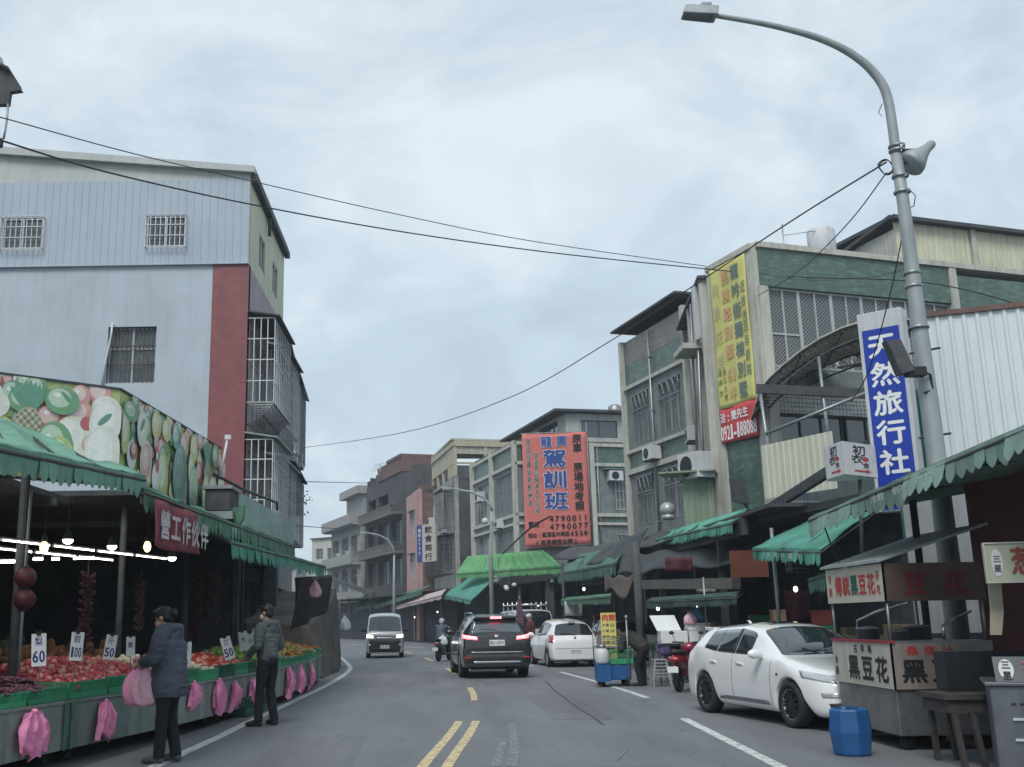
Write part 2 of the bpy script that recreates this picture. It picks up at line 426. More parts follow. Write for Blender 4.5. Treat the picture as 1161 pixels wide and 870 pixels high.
L.new(n2.outputs['Fac'], sc2.inputs[0]); L.new(nz.outputs['Fac'], avg.inputs[0]); L.new(sc2.outputs[0], avg.inputs[2])
cr = N.new('ShaderNodeValToRGB'); e = cr.color_ramp.elements
e[0].position = .38; e[0].color = (3.3, 4.0, 4.55, 1); e[1].position = .64; e[1].color = (5.2, 5.75, 6.15, 1)
k = cr.color_ramp.elements.new(.5); k.color = (3.75, 4.55, 5.2, 1)
L.new(avg.outputs[0], cr.inputs[0])
# darker towards the zenith, as under an even overcast seen by this phone
mr = N.new('ShaderNodeMapRange'); mr.inputs[1].default_value = .0; mr.inputs[2].default_value = .75; mr.inputs[3].default_value = 1.1; mr.inputs[4].default_value = .9
L.new(sp.outputs[2], mr.inputs[0])
mm = N.new('ShaderNodeVectorMath'); mm.operation = 'SCALE'; L.new(cr.outputs[0], mm.inputs[0]); L.new(mr.outputs[0], mm.inputs['Scale'])
mx = N.new('ShaderNodeMix'); mx.data_type = 'RGBA'; mx.inputs[0].default_value = .94
L.new(sky.outputs[0], mx.inputs[6]); L.new(mm.outputs[0], mx.inputs[7]); L.new(mx.outputs[2], bg.inputs[0])
sl = D.lights.new('sun', 'SUN'); sl.energy = 1.5; sl.angle = math.radians(25); sl.color = (1, .97, .93)
so = D.objects.new('sun', sl); COL.objects.link(so)
sd = V((math.sin(SUN_AZ)*math.cos(SUN_EL), math.cos(SUN_AZ)*math.cos(SUN_EL), math.sin(SUN_EL)))
so.rotation_euler = sd.to_track_quat('Z', 'Y').to_euler(); so.location = (0, 0, 40)
# ================================================================== ground and road
def asphalt(name, c, patch=True):
    m, nt, b = _nt(name); N = nt.nodes; L = nt.links
    tc = N.new('ShaderNodeTexCoord')
    a = N.new('ShaderNodeTexNoise'); a.inputs['Scale'].default_value = 45; a.inputs['Detail'].default_value = 6; a.inputs['Roughness'].default_value = .8
    mp = N.new('ShaderNodeMapping'); mp.inputs['Scale'].default_value = (.9, .18, 1)
    L.new(tc.outputs['Object'], mp.inputs[0])
    c2 = N.new('ShaderNodeTexNoise'); c2.inputs['Scale'].default_value = 1.; c2.inputs['Detail'].default_value = 6; c2.inputs['Roughness'].default_value = .6
    L.new(tc.outputs['Object'], a.inputs[0]); L.new(mp.outputs[0], c2.inputs[0])
    r1 = N.new('ShaderNodeMapRange'); r1.inputs[1].default_value = .3; r1.inputs[2].default_value = .7; r1.inputs[3].default_value = .78; r1.inputs[4].default_value = 1.22
    L.new(a.outputs[0], r1.inputs[0])
    r2 = N.new('ShaderNodeMapRange'); r2.inputs[1].default_value = .3; r2.inputs[2].default_value = .7; r2.inputs[3].default_value = .76; r2.inputs[4].default_value = 1.2
    L.new(c2.outputs[0], r2.inputs[0])
    p = N.new('ShaderNodeMath'); p.operation = 'MULTIPLY'; L.new(r1.outputs[0], p.inputs[0]); L.new(r2.outputs[0], p.inputs[1])
    # cracks
    vo = N.new('ShaderNodeTexVoronoi'); vo.feature = 'DISTANCE_TO_EDGE'; vo.inputs['Scale'].default_value = .28
    n4 = N.new('ShaderNodeTexNoise'); n4.inputs['Scale'].default_value = 1.3; n4.inputs['Detail'].default_value = 4
    L.new(tc.outputs['Object'], n4.inputs[0])
    av = N.new('ShaderNodeVectorMath'); av.operation = 'ADD'; L.new(tc.outputs['Object'], av.inputs[0]); L.new(n4.outputs['Color'], av.inputs[1])
    L.new(av.outputs[0], vo.inputs['Vector'])
    r3 = N.new('ShaderNodeMapRange'); r3.inputs[1].default_value = 0; r3.inputs[2].default_value = .006; r3.inputs[3].default_value = .72; r3.inputs[4].default_value = 1
    L.new(vo.outputs['Distance'], r3.inputs[0])
    p2 = N.new('ShaderNodeMath'); p2.operation = 'MULTIPLY'; L.new(p.outputs[0], p2.inputs[0]); L.new(r3.outputs[0], p2.inputs[1])
    vm = N.new('ShaderNodeVectorMath'); vm.operation = 'SCALE'; vm.inputs[0].default_value = c; L.new(p2.outputs[0], vm.inputs['Scale'])
    L.new(vm.outputs[0], b.inputs['Base Color']); b.inputs['Roughness'].default_value = .72; b.inputs['Specular IOR Level'].default_value = .35
    bp = N.new('ShaderNodeBump'); bp.inputs['Strength'].default_value = .35; bp.inputs['Distance'].default_value = .01
    L.new(a.outputs[0], bp.inputs['Height']); L.new(bp.outputs[0], b.inputs['Normal'])
    return m
M_ROAD = asphalt('asphalt_worn', (.155, .165, .178)); M_GND = asphalt('concrete_ground', (.10, .10, .102))
mb = MB(); mb.quad((-1500, -600, -.02), (1500, -600, -.02), (1500, 2500, -.02), (-1500, 2500, -.02))
tag(mb.obj('ground', M_GND), kind='structure')
def strip(y0, y1, o0, o1, z, n=None, mbx=None):
    n = n or max(1, int((y1-y0)/1.5)); m_ = mbx or MB()
    for i in range(n):
        a = y0+(y1-y0)*i/n; b = y0+(y1-y0)*(i+1)/n
        m_.quad((crv(a)+o0, a, z), (crv(a)+o1, a, z), (crv(b)+o1, b, z), (crv(b)+o0, b, z))
    return m_
tag(strip(-25, 255, -3.9, 6.3, 0.).obj('road', M_ROAD), kind='structure')
def paint(name, c, wear=.45):
    m, nt, b = _nt(name); N = nt.nodes; L = nt.links
    tc = N.new('ShaderNodeTexCoord'); n = N.new('ShaderNodeTexNoise'); n.inputs['Scale'].default_value = 9; n.inputs['Detail'].default_value = 9; n.inputs['Roughness'].default_value = .75
    L.new(tc.outputs['Object'], n.inputs[0])
    r = N.new('ShaderNodeMapRange'); r.inputs[1].default_value = wear-.03; r.inputs[2].default_value = wear+.1; L.new(n.outputs[0], r.inputs[0])
    x = N.new('ShaderNodeMix'); x.data_type = 'RGBA'; x.inputs[6].default_value = (.13, .135, .145, 1); x.inputs[7].default_value = (*c, 1)
    L.new(r.outputs[0], x.inputs[0]); L.new(x.outputs[2], b.inputs['Base Color']); b.inputs['Roughness'].default_value = .6
    return m
M_YEL = paint('yellow_road_paint', (.62, .50, .26), .42); M_WHT = paint('white_road_paint', (.60, .62, .62), .40); M_OLD = paint('worn_white_paint', (.30, .31, .32), .53)
def ln(pts, w, z=.004, m_=None):
    m_ = m_ or MB(); P = [V((p[0], p[1], 0)) for p in pts]
    for i in range(len(P)-1):
        def nrm(k):
            t = (P[min(k+1, len(P)-1)]-P[max(k-1, 0)]).normalized(); return V((t.y, -t.x, 0))*w/2
        a, b = nrm(i), nrm(i+1); zz = V((0, 0, z))
        m_.quad(P[i]-a+zz, P[i]+a+zz, P[i+1]+b+zz, P[i+1]-b+zz)
    return m_
# yellow double line, then 4 m dashes
mb = MB()
for off in (-.13, .13):
    ln([(crv(y)+off, y) for y in [-8+i*1.25 for i in range(20)]+[16.75]], .12, m_=mb)
for y0 in (20.9, 31.2, 41.4, 51.4, 61.4, 71.4):
    ln([(crv(y0+i*.8)+.03, y0+i*.8) for i in range(6)], .13, m_=mb)
tag(mb.obj('road_centre_marking', M_YEL), kind='structure')
mb = MB()
LL = [(-3.7, -6), (-3.45, 2), (-3.25, 8), (-3.13, 12.9), (-3.07, 15), (-3.04, 17.75), (-2.97, 20), (-2.93, 22.3), (-2.86, 25), (-2.84, 27.5), (-2.87, 31), (-2.93, 33.6), (-3.12, 36.8), (-3.5, 40), (-4.0, 44), (-4.7, 49), (-5.8, 55), (-7, 61)]
ln(LL, .15, m_=mb)
for seg in ([(3.2, 6.5), (3.41, 11.2), (3.52, 14), (3.63, 16.6)], [(3.9, 20.9), (3.87, 22.57), (3.75, 26), (3.4, 31.5)], [(3.0, 36), (2.4, 41), (1.9, 46)]):
    ln(seg, .14, m_=mb)
# crossing line far away and edge lines of the far bend
ln([(-1.0, 62), (-3.2, 68), (-6.5, 76)], .15, m_=mb)
tag(mb.obj('road_edge_marking', M_WHT), kind='structure')
mb = MB()
for pts, w_ in (([(580, 870), (584, 850), (582, 836), (580, 820)], .12), ([(562, 870), (568, 850), (571, 838)], .1), ([(545, 776), (552, 784)], .16), ([(700, 862), (712, 848)], .03)):
    ln([G(*p) for p in pts], w_, m_=mb, z=.005)
tag(mb.obj('old_road_marking', M_OLD), kind='structure')
# repairs and a long crack
mb = ln([G(*p) for p in ((618, 772), (628, 782), (640, 792), (655, 803), (672, 813), (684, 822))], .035, z=.0045)
tag(mb.obj('road_crack', flat('tar_line', (.05, .052, .056), .8)), kind='structure')
mb = MB()
for (o, y, w_, l_) in ((-1.6, 13.2, 1.1, 3.4), (1.6, 19.5, .9, 5.5), (-1.2, 30, 1.3, 7), (2.2, 10.5, .8, 2.2), (4.9, 20.8, 1.2, 3.)):
    x = crv(y)+o; P_ = []
    for (a, b) in ((-1, -1), (0, -1.03), (1, -1), (1.03, 0), (1, 1), (0, .97), (-1, 1), (-.98, 0)): P_.append((x+a*w_/2+random.uniform(-.03, .03), y+b*l_/2+random.uniform(-.05, .05), .003))
    mb.poly(P_)
tag(mb.obj('road_patch', asphalt('asphalt_patch', (.138, .146, .156))), kind='structure')

# low concrete apron either side
M_CONC = mat('apron_concrete', (.17, .165, .155), .85, .25, 1.2, bump=.2, bscale=20, streak=0)
mb = MB()
for i in range(52):
    a = -10+i*1.5; b = a+1.5
    for o0, o1 in ((6.3, 9.6),):
        mb.hexa([(crv(a)+o0, a, -.01), (crv(a)+o1, a, -.01), (crv(b)+o1, b, -.01), (crv(b)+o0, b, -.01), (crv(a)+o0, a, .11), (crv(a)+o1, a, .11), (crv(b)+o1, b, .11), (crv(b)+o0, b, .11)])
tag(mb.obj('pavement', M_CONC), kind='structure')
# ================================================================== cars
def car_paint(name, c, rough=.2, metal=0.):
    m = mat(name, c, rough, var=.02, metal=metal, coat=1., spec=.5); return m
M_WCAR = car_paint('white_car_paint', (.78, .79, .80)); M_DCAR = car_paint('charcoal_car_paint', (.018, .02, .024), .25, .2)
M_SCAR = car_paint('silver_car_paint', (.42, .44, .46), .3, .6); M_GREY = car_paint('grey_car_paint', (.2, .21, .22), .3, .5)
M_CGL = glassm('dark_car_glass', (.02, .026, .032)); M_CGL2 = glassm('clear_car_glass', (.09, .11, .13), .05)
M_TYRE = mat('tyre_rubber', (.022, .022, .024), .85, .1, 8); M_RIMD = mat('dark_alloy', (.035, .037, .04), .35, .05, metal=.6)
M_RIML = mat('alloy_rim', (.45, .46, .48), .3, .05, metal=.9); M_BLK = mat('black_plastic', (.02, .021, .024), .6, .1)
M_LAMP = mat('headlamp_glass', (.55, .58, .6), .12, .2, 6, metal=.4, coat=.8); M_CHR = mat('chrome_trim', (.7, .72, .74), .15, .03, metal=1.)
M_TAIL = mat('tail_lamp_red', (.38, .02, .03), .2, .1, coat=.8); M_TAILON = emis('tail_lamp_lit', (1., .05, .06), 2.6); M_HEADON = emis('headlamp_lit', (1., .93, .75), 1.6)
M_PLATE = flat('number_plate_white', (.72, .74, .74), .5); M_LETB = flat('lettering_black', (.015, .017, .02), .6)
def crom(ks, xs_per):
    """ks: list of (x, {params}) key stations -> dense list; xs_per = subdivisions per interval"""
    out = []
    for i in range(len(ks)-1):
        n = xs_per[i] if hasattr(xs_per, '__len__') else xs_per
        p0, p1, p2, p3 = ks[max(i-1, 0)], ks[i], ks[i+1], ks[min(i+2, len(ks)-1)]
        for j in range(n):
            t = j/n; r = []
            for a, b, c, d in zip(p0, p1, p2, p3):
                # monotone-ish: limit tangents
                m1 = (c-a)/2; m2 = (d-b)/2; dl = c-b
                if dl == 0: m1 = m2 = 0
                else:
                    m1 = max(min(m1/dl, 2.), 0)*dl; m2 = max(min(m2/dl, 2.), 0)*dl
                r.append((2*t**3-3*t*t+1)*b+(t**3-2*t*t+t)*m1+(-2*t**3+3*t*t)*c+(t**3-t*t)*m2)
            out.append((tuple(r), i))
    out.append((tuple(ks[-1]), len(ks)-2))
    return out
class Car:
    """car in its own space: nose at x=0, tail at x=L, y across, z up; root sits at the middle of the wheelbase on the ground"""
    def __init__(s, name, label, cat, loc, rz, prof, W, wheels, R, paint, tyre_w=.21, group=None, glass=None, tags=None, drop=0.):
        # prof keys: (x, ztop, zbelt, halfw, halfw_roof, zbot, flagzone)
        s.root = T(name, label, cat, loc, rz, group); s.W = W; s.R = R; s.paint = paint; glass = glass or M_CGL
        s.xm = sum(wheels)/2
        keys = [p[:6] for p in prof]; zone = [p[6] for p in prof]
        per = [1 if z in ('B', 'N') else 3 for z in zone[:-1]]
        st = crom(keys, per)
        # extra stations round the wheel arches
        xs = {round(a[0][0], 3): a for a in st}
        Ra = R*1.13
        def interp(x):
            for (a, i), (b, j) in zip(st, st[1:]):
                if a[0] <= x <= b[0]:
                    t = (x-a[0])/(b[0]-a[0]) if b[0] > a[0] else 0
                    return tuple(p*(1-t)+q*t for p, q in zip(a, b)), i
            return st[-1]
        lst = dict(xs)
        for wx in wheels:
            for x in list(lst):
                if abs(x-wx) < Ra*1.18 and x > keys[0][0]+.01 and zone[lst[x][1]] not in ('B',): pass
            for k in range(-5, 6):
                x = wx+Ra*math.sin(k/5*PI/2); 
                if keys[0][0] < x < keys[-1][0] and min(abs(x-q) for q in lst) > .012: lst[round(x, 3)] = interp(x)
        xs = sorted(lst)
        rows = []
        def arch(x, zs):
            for wx in wheels:
                if abs(x-wx) < Ra: zs = max(zs, R*.98+math.sqrt(max(Ra*Ra-(x-wx)**2, 0)))
            return zs
        for x in xs:
            (xx, zt, zb, hw, hr, z0), zn = lst[x]
            zs = arch(x, z0+.09); zf = arch(x, z0)
            inarch = zf > z0+.001
            zm = max(z0+(zb-z0)*.5, zs+.05); zb_ = max(zb, zm+.03); zu = (zm+zb_)/2+.02
            zr = zt-min(.07, (zt-zb_)*.35+.0)
            rows.append([(0, zf), (hw*.72, zf), (hw*(.93 if not inarch else .80), zf+.0), (hw*(.985 if not inarch else .985), zs+.005), (hw, zm), (hw*.985, zu), (hw*.94, zb_), (hr+.03, zr-.02), (hr-.015, zr+.012), (hr*.55, zt-.008), (0, zt)])
        nr = len(rows[0]); s.xs = xs
        body = MB(); body.smooth = True; gl = {}
        def cell(i, j):
            z = zone[lst[xs[i]][1]]
            if z in ('W',) and j in (8, 9): return 'windscreen'
            if z in ('R',) and j in (8, 9): return 'rear_window'
            if z in ('S', 'W') and j == 6 and xs[i] >= s_side[0]-1e-3 and xs[i+1] <= s_side[1]+1e-3: return 'side_window'
            if z == 'S' and j == 6: return 'side_window'
            if z == 'B' and j == 6: return 'pillar'
            return 'body'
        sx = [p[0] for p in prof if p[6] in ('S', 'B')]; ix = [i for i, p in enumerate(prof) if p[6] in ('S', 'B')]
        s_side = (prof[ix[0]][0], prof[ix[-1]+1][0])
        keys_ = ['body']; body.smooth = True
        P = lambda i, j, sg: (xs[i], rows[i][j][0]*sg, rows[i][j][1])
        for i in range(len(xs)-1):
            for j in range(nr-1):
                nm = cell(i, j)
                for sg in (1, -1):
                    key = nm+('' if nm in ('body', 'windscreen', 'rear_window') else '%d' % sg)
                    if nm in ('side_window', 'pillar'): key += '_%d' % (lst[xs[i]][1] if nm == 'pillar' or zone[lst[xs[i]][1]] == 'S' else ix[0])
                    if key not in keys_: keys_.append(key)
                    body.m = keys_.index(key)
                    q = [P(i, j, sg), P(i+1, j, sg), P(i+1, j+1, sg), P(i, j+1, sg)]
                    body._a(q if sg > 0 else q[::-1], [(0, 1, 2, 3)])
        body.m = 0
        for i, flip in ((0, 1), (len(xs)-1, -1)):
            for j in range(nr-1):
                a = [P(i, j, -1), P(i, j, 1), P(i, j+1, 1), P(i, j+1, -1)]
                a = [p for k, p in enumerate(a) if p not in a[:k]]
                if len(a) > 2: body._a(a, [tuple(range(len(a)))])
        me = D.meshes.new('tmp'); me.from_pydata(body.v, [], body.f)
        for _ in keys_: me.materials.append(paint)
        me.polygons.foreach_set('material_index', body.mi); me.update()
        bm = bmesh.new(); bm.from_mesh(me); bmesh.ops.remove_doubles(bm, verts=bm.verts, dist=1e-5)
        cl = bm.edges.layers.float.new('crease_edge'); bz = {round(xs[i], 3): rows[i][6][1] for i in range(len(xs))}
        for e in bm.edges:
            if len({f.material_index for f in e.link_faces}) > 1: e[cl] = .45
            elif abs(e.verts[0].co.x-e.verts[1].co.x) > .02 and any(abs(v_.co.z-bz.get(round(v_.co.x, 3), -9)) < 1e-3 and abs(v_.co.y) > .3 for v_ in e.verts): e[cl] = .35
        bmesh.ops.recalc_face_normals(bm, faces=bm.faces); bm.to_mesh(me); bm.free()
        o = D.objects.new('tmp', me); COL.objects.link(o)
        md = o.modifiers.new('s', 'SUBSURF'); md.levels = md.render_levels = 2
        dg = bpy.context.evaluated_depsgraph_get(); dg.update()
        full = D.meshes.new_from_object(o.evaluated_get(dg)); D.objects.remove(o)
        for ki, key in enumerate(keys_):
            bm = bmesh.new(); bm.from_mesh(full)
            bmesh.ops.delete(bm, geom=[f for f in bm.faces if f.material_index != ki], context='FACES')
            for f in bm.faces: f.material_index = 0; f.smooth = True
            nm = key.split('1')[0].split('-')[0]
            if nm != 'body':   # the glass sits a little deeper than the paint, its edge closed by a rubber-dark rim
                bmesh.ops.translate(bm, verts=bm.verts, vec=(0, 0, 0))
                r_ = bmesh.ops.extrude_face_region(bm, geom=bm.faces[:])
                vs_ = [v for v in r_['geom'] if isinstance(v, bmesh.types.BMVert)]
                for v in vs_: v.co -= v.normal*.004
            r = D.meshes.new(key); bm.to_mesh(r); bm.free()
            r.transform(Matrix.Translation((-s.xm, 0, 0)))
            nm = {'pillar': 'window_pillar'}.get(nm, nm)
            r.materials.append(paint if nm == 'body' else (M_BLK if nm == 'window_pillar' else glass))
            o = D.objects.new(nm, r); COL.objects.link(o); o.parent = s.root
            if nm == 'body': s.body = o
        bm = bmesh.new(); bm.from_mesh(s.body.data); s.bvh = BVHTree.FromBMesh(bm); bm.free()
        bmg = bmesh.new()
        for c in s.root.children_recursive if False else [o for o in D.objects if o.parent == s.root]: bmg.from_mesh(c.data)
        s.bvha = BVHTree.FromBMesh(bmg); bmg.free()
        # dark floor pan so that one cannot look through the arches
        fp = MB(); fp.box(prof[0][0]+.15-s.xm, -W*.36, prof[3][5]-.01, prof[-1][0]-.15-s.xm, W*.36, prof[3][5]+.28)
        fp.obj('underbody', M_BLK, s.root, world=False)
        s.wheels_x = [x-s.xm for x in wheels]; s.tw = tyre_w
    def proj(s, name, m, fn, dirv, nu=8, nv=3, off=.004, th=.02, par=None, far=3., allp=False, smooth=True):
        """lay a patch on the body: fn(a,b)->point outside the body, dirv = direction of travel"""
        d = V(dirv).normalized(); mb = MB(); bv = s.bvha if allp else s.bvh
        def hit(a, b):
            p = V(fn(a, b)); h = bv.ray_cast(p-d*far, d, 2*far)
            if h[0] is None: return p
            return h[0]-d*off
        mb.surf(hit, nu, nv, 0, smooth)
        # back side
        n0 = len(mb.v); vs = [tuple(V(v)+d*th) for v in mb.v]; w = nv+1
        fs = [f[::-1] for f in mb.f]; k = list(mb.f); mb._a(vs, fs, smooth)
        edge = [i*w for i in range(nu+1)]+[nu*w+j for j in range(1, w)]+[i*w+nv for i in range(nu-1, -1, -1)]+[j for j in range(nv-1, 0, -1)]
        for q in range(len(edge)):
            e0, e1 = edge[q], edge[(q+1) % len(edge)]; mb.f.append((e0, n0+e0, n0+e1, e1)); mb.mi.append(0); mb.sm.append(False)
        mb.recalc = True
        return mb.obj(name, m, par or s.root, world=False)
    def quad_yz(s, name, m, pts, side, x=None, **k):
        """patch given by 4 corners (y,z) seen from the front (side=-1: travels +x) or the rear (side=1)"""
        a, b, c, d = pts
        def fn(u, v):
            y = (a[0]*(1-u)+b[0]*u)*(1-v)+(d[0]*(1-u)+c[0]*u)*v; z = (a[1]*(1-u)+b[1]*u)*(1-v)+(d[1]*(1-u)+c[1]*u)*v
            return (0, y, z)
        return s.proj(name, m, fn, (1, 0, 0) if side < 0 else (-1, 0, 0), **k)
    def quad_xz(s, name, m, pts, side, **k):
        a, b, c, d = pts
        def fn(u, v):
            x = (a[0]*(1-u)+b[0]*u)*(1-v)+(d[0]*(1-u)+c[0]*u)*v; z = (a[1]*(1-u)+b[1]*u)*(1-v)+(d[1]*(1-u)+c[1]*u)*v
            return (x-s.xm, 0, z)
        return s.proj(name, m, fn, (0, -side, 0), **k)
    def quad_dir(s, name, m, pts, dirv, **k):
        a, b, c, d = [V((p[0]-s.xm, p[1], p[2])) for p in pts]
        def fn(u, v): return (a*(1-u)+b*u)*(1-v)+(d*(1-u)+c*u)*v
        return s.proj(name, m, fn, dirv, **k)
    def add_wheels(s, rimm, spokes=5, lip=None, sides=(1, -1)):
        R = s.R; tw = s.tw; first = None
        for wx in s.wheels_x:
            for sg in (1, -1):
                y = sg*(s.W/2-tw/2-.012)
                w = T('wheel', None, None); w.parent = s.root; w.location = (wx, y, R)
                if first is None:
                    r = R*.68; mb = MB()
                    mb.lathe((0, 0, 0), [(r, -tw/2+.01), (R*.93, -tw/2), (R*.985, -tw/2+.03), (R, -tw/4), (R, tw/4), (R*.985, tw/2-.03), (R*.93, tw/2), (r, tw/2-.01), (r*.98, 0), (r, -tw/2+.01)], 36, axis='y')
                    ty = mb.obj('tyre', M_TYRE, w, world=False)
                    mb = MB()
                    mb.lathe((0, 0, 0), [(r*1.01, tw/2-.012), (r*.93, tw/2-.02), (r*.85, tw/2-.05), (r*.88, -tw/2+.02), (r*.98, -tw/2+.02), (r*1.01, tw/2-.012)], 36, axis='y')
                    mb.m = 1
                    mb.lathe((0, 0, 0), [(0, tw/2-.02), (.06, tw/2-.022), (.075, tw/2-.04), (.075, 0), (0, 0)], 20, axis='y')
                    mb.lathe((0, 0, 0), [(0, .02), (r*.9, .02), (r*.9, .0), (0, 0)], 24, axis='y'); 
                    for k in range(spokes):
                        th = 2*PI*k/spokes
                        for dd in (-.11, .11):
                            a = V((math.cos(th+dd*.9)*.05, tw/2-.035, math.sin(th+dd*.9)*.05)); b = V((math.cos(th+dd)*r*.93, tw/2-.03, math.sin(th+dd)*r*.93))
                            mb.bar(a, b, .028, .025)
                    ri = mb.obj('rim', [lip or rimm, rimm], w, world=False)
                    first = (ty.data, ri.data)
                else:
                    for nm, me in zip(('tyre', 'rim'), first):
                        o = D.objects.new(nm, me); COL.objects.link(o); o.parent = w
                if sg < 0: w.rotation_euler = (0, 0, PI)
    def mirror(s, x, z, y, m=None, sg=1):
        mb = MB(); x -= s.xm
        mb.sph((x, sg*(y+.11), z), (.065, .12, .075), 14, 8); mb.bar((x-.0, sg*(y-.02), z-.05), (x, sg*(y+.07), z-.04), .05, .03)
        o = blob(mb, 'side_mirror', m or s.paint, s.root, voxel=.01, it=2); return o
    def strip_x(s, name, m, x, z0, z1, sg, w=.012, lean=0.):
        s.quad_xz(name, m, [(x-w/2, z0), (x+w/2, z0), (x+w/2+lean, z1), (x-w/2+lean, z1)], sg, nu=1, nv=10, off=.0015, th=.004, smooth=False)
def plate(car, y0, y1, z0, z1, side, txt, m=M_PLATE, out=.012):
    xs = []
    h = car.bvha.ray_cast(V((-side*-5, (y0+y1)/2, (z0+z1)/2)), V((-side, 0, 0)), 9)
    x = h[0].x if h[0] else 0
    F = Fr3((x+side*out, y0 if side > 0 else y1, z0), (0, side, 0), (0, 0, 1))
    mb = MB(); wd = y1-y0; ht = z1-z0
    mb.fbox(F, 0, wd, 0, ht, -.012, 0)
    o = mb.obj('number_plate', m, car.root, world=False)
    t = MB(); cw = wd*.9/len(txt); t.text(txt, F, wd*.05, ht*.2, cw, ht*.6, .002, bold=0.015)
    t.obj('plate_lettering', M_LETB, o, world=False)
# ---- white sports hatchback, parked on the right, facing the camera
fw, rw = V((4.80, 15.0, 0)), V((4.27, 17.58, 0))
dr = (rw-fw).normalized(); rz = math.atan2(dr.y, dr.x)
side_n = V((-dr.y, dr.x, 0))   # towards the road (left of travel +x)
ctr = (fw+rw)/2-side_n*.80
hp = [ # x, ztop, zbelt, halfw, halfroof, zbot, zone
 (0.0, .60, .54, .52, .42, .24, 'N'), (.05, .68, .60, .66, .54, .20, ''), (.28, .80, .70, .81, .66, .18, ''), (.75, .90, .83, .872, .73, .17, ''), (1.22, .985, .93, .88, .74, .17, 'W'),
 (1.42, 1.11, .935, .88, .70, .17, 'W'), (2.02, 1.385, .955, .88, .585, .17, 'S'), (2.50, 1.455, .965, .88, .575, .17, 'B'), (2.56, 1.457, .966, .88, .575, .17, 'S'), (3.12, 1.435, .985, .88, .565, .17, 'S'), (3.55, 1.41, 1.04, .878, .56, .17, ''),
 (3.90, 1.375, 1.07, .865, .545, .18, 'N'), (3.94, 1.355, 1.04, .86, .55, .18, 'R'), (4.18, 1.05, .96, .835, .66, .20, ''), (4.25, .93, .86, .80, .66, .23, ''), (4.28, .60, .54, .76, .62, .27, 'N')]
hb = Car('hatchback_car', 'white sports hatchback with dark alloy wheels parked facing the camera by the food cart', 'car', ctr, rz, hp, 1.76, (.90, 3.54), .318, M_WCAR)
hb.add_wheels(M_RIMD, 10, M_RIML)
for sg in (1, -1):
    hb.quad_dir('headlight', M_LAMP, [(.2, sg*.50, .635), (.55, sg*.87, .70), (.62, sg*.86, .80), (.25, sg*.52, .735)], (.75, -sg*.66, 0), nu=8, nv=4, off=.006)
    hb.quad_yz('bumper_intake', M_BLK, [(sg*.50, .26), (sg*.70, .27), (sg*.73, .38), (sg*.52, .40)], -1, off=.003)
    hb.quad_dir('fog_light', M_LAMP, [(.1, sg*.47, .45), (.3, sg*.72, .45), (.3, sg*.74, .52), (.1, sg*.47, .52)], (.85, -sg*.5, 0), off=.004)
    for x, l in ((1.38, .0), (2.53, .02), (3.36, .12)): hb.strip_x('door_seam', M_BLK, x, .27, .955 if x < 3 else .8, sg, .010, l)
    hb.quad_xz('sill_skirt', M_GREY, [(1.42, .275), (3.0, .275), (2.95, .335), (1.45, .34)], sg, nu=10, nv=2, off=.006)
    for x in (2.20, 3.08): hb.quad_xz('door_handle', M_WCAR, [(x, .815), (x+.19, .825), (x+.19, .855), (x, .85)], sg, off=.018, th=.02)
    hb.quad_xz('indicator', M_BLK, [(1.16, .70), (1.21, .70), (1.21, .735), (1.16, .735)], sg, nu=2, nv=2, off=.004)
    hb.mirror(1.62, .99, .83, sg=sg)
hb.quad_yz('grille', M_BLK, [(-.42, .25), (.42, .25), (.36, .45), (-.36, .45)], -1, off=.004)
hb.quad_yz('upper_grille', M_BLK, [(-.30, .56), (.30, .56), (.36, .63), (-.36, .63)], -1, off=.004)
mb = MB(); mb.slab([(3.72-hb.xm, -.54, 1.30), (3.72-hb.xm, .54, 1.30), (4.10-hb.xm, .52, 1.315), (4.10-hb.xm, -.52, 1.315)], (0, 0, .06)); mb.obj('rear_spoiler', M_WCAR, hb.root, world=False, bevel=.012)
mb = MB(); mb.tube([(3.45-hb.xm, 0, 1.40), (3.50-hb.xm, 0, 1.455), (3.60-hb.xm, 0, 1.47)], [.03, .018, .006], 8); mb.obj('roof_aerial', M_WCAR, hb.root, world=False)
hb.proj('sunroof', M_CGL, lambda u, v: (2.22-hb.xm+.42*u, -.33+.66*v, 2), (0, 0, -1), 6, 6, off=.003)
for sg in (1, -1):
    mb = MB(); mb.tube([(1.25-hb.xm, sg*.1, .99), (1.36-hb.xm, sg*.34, 1.075)], .008, 6); mb.obj('wiper', M_BLK, hb.root, world=False)
hb.root.scale = (1, 1, .97)

# ---- dark SUV driving away (rear view)
sp_ = [
 (0.0, .80, .70, .62, .5, .30, 'N'), (.1, .92, .82, .82, .62, .26, ''), (.9, 1.08, 1.0, .93, .76, .24, ''), (1.35, 1.14, 1.07, .94, .77, .24, 'W'),
 (2.15, 1.60, 1.09, .94, .64, .24, 'S'), (2.75, 1.675, 1.10, .94, .64, .24, 'B'), (2.82, 1.677, 1.10, .94, .64, .24, 'S'), (3.65, 1.66, 1.14, .94, .625, .24, 'B'), (3.72, 1.655, 1.145, .938, .62, .24, 'S'), (4.12, 1.61, 1.19, .93, .60, .25, ''),
 (4.33, 1.57, 1.20, .92, .60, .26, 'N'), (4.36, 1.555, 1.18, .92, .60, .27, 'R'), (4.56, 1.19, 1.06, .91, .74, .28, ''), (4.66, 1.08, .98, .90, .78, .30, ''), (4.69, .80, .74, .88, .76, .32, 'N')]
suv = Car('suv_car', 'black SUV with red brake lights driving away along the middle of the road', 'car', (1.27, 30.8, 0), math.radians(-90+4), sp_, 1.88, (.93, 3.63), .355, M_DCAR, .235, glass=M_CGL2)
suv.add_wheels(M_RIML, 5)
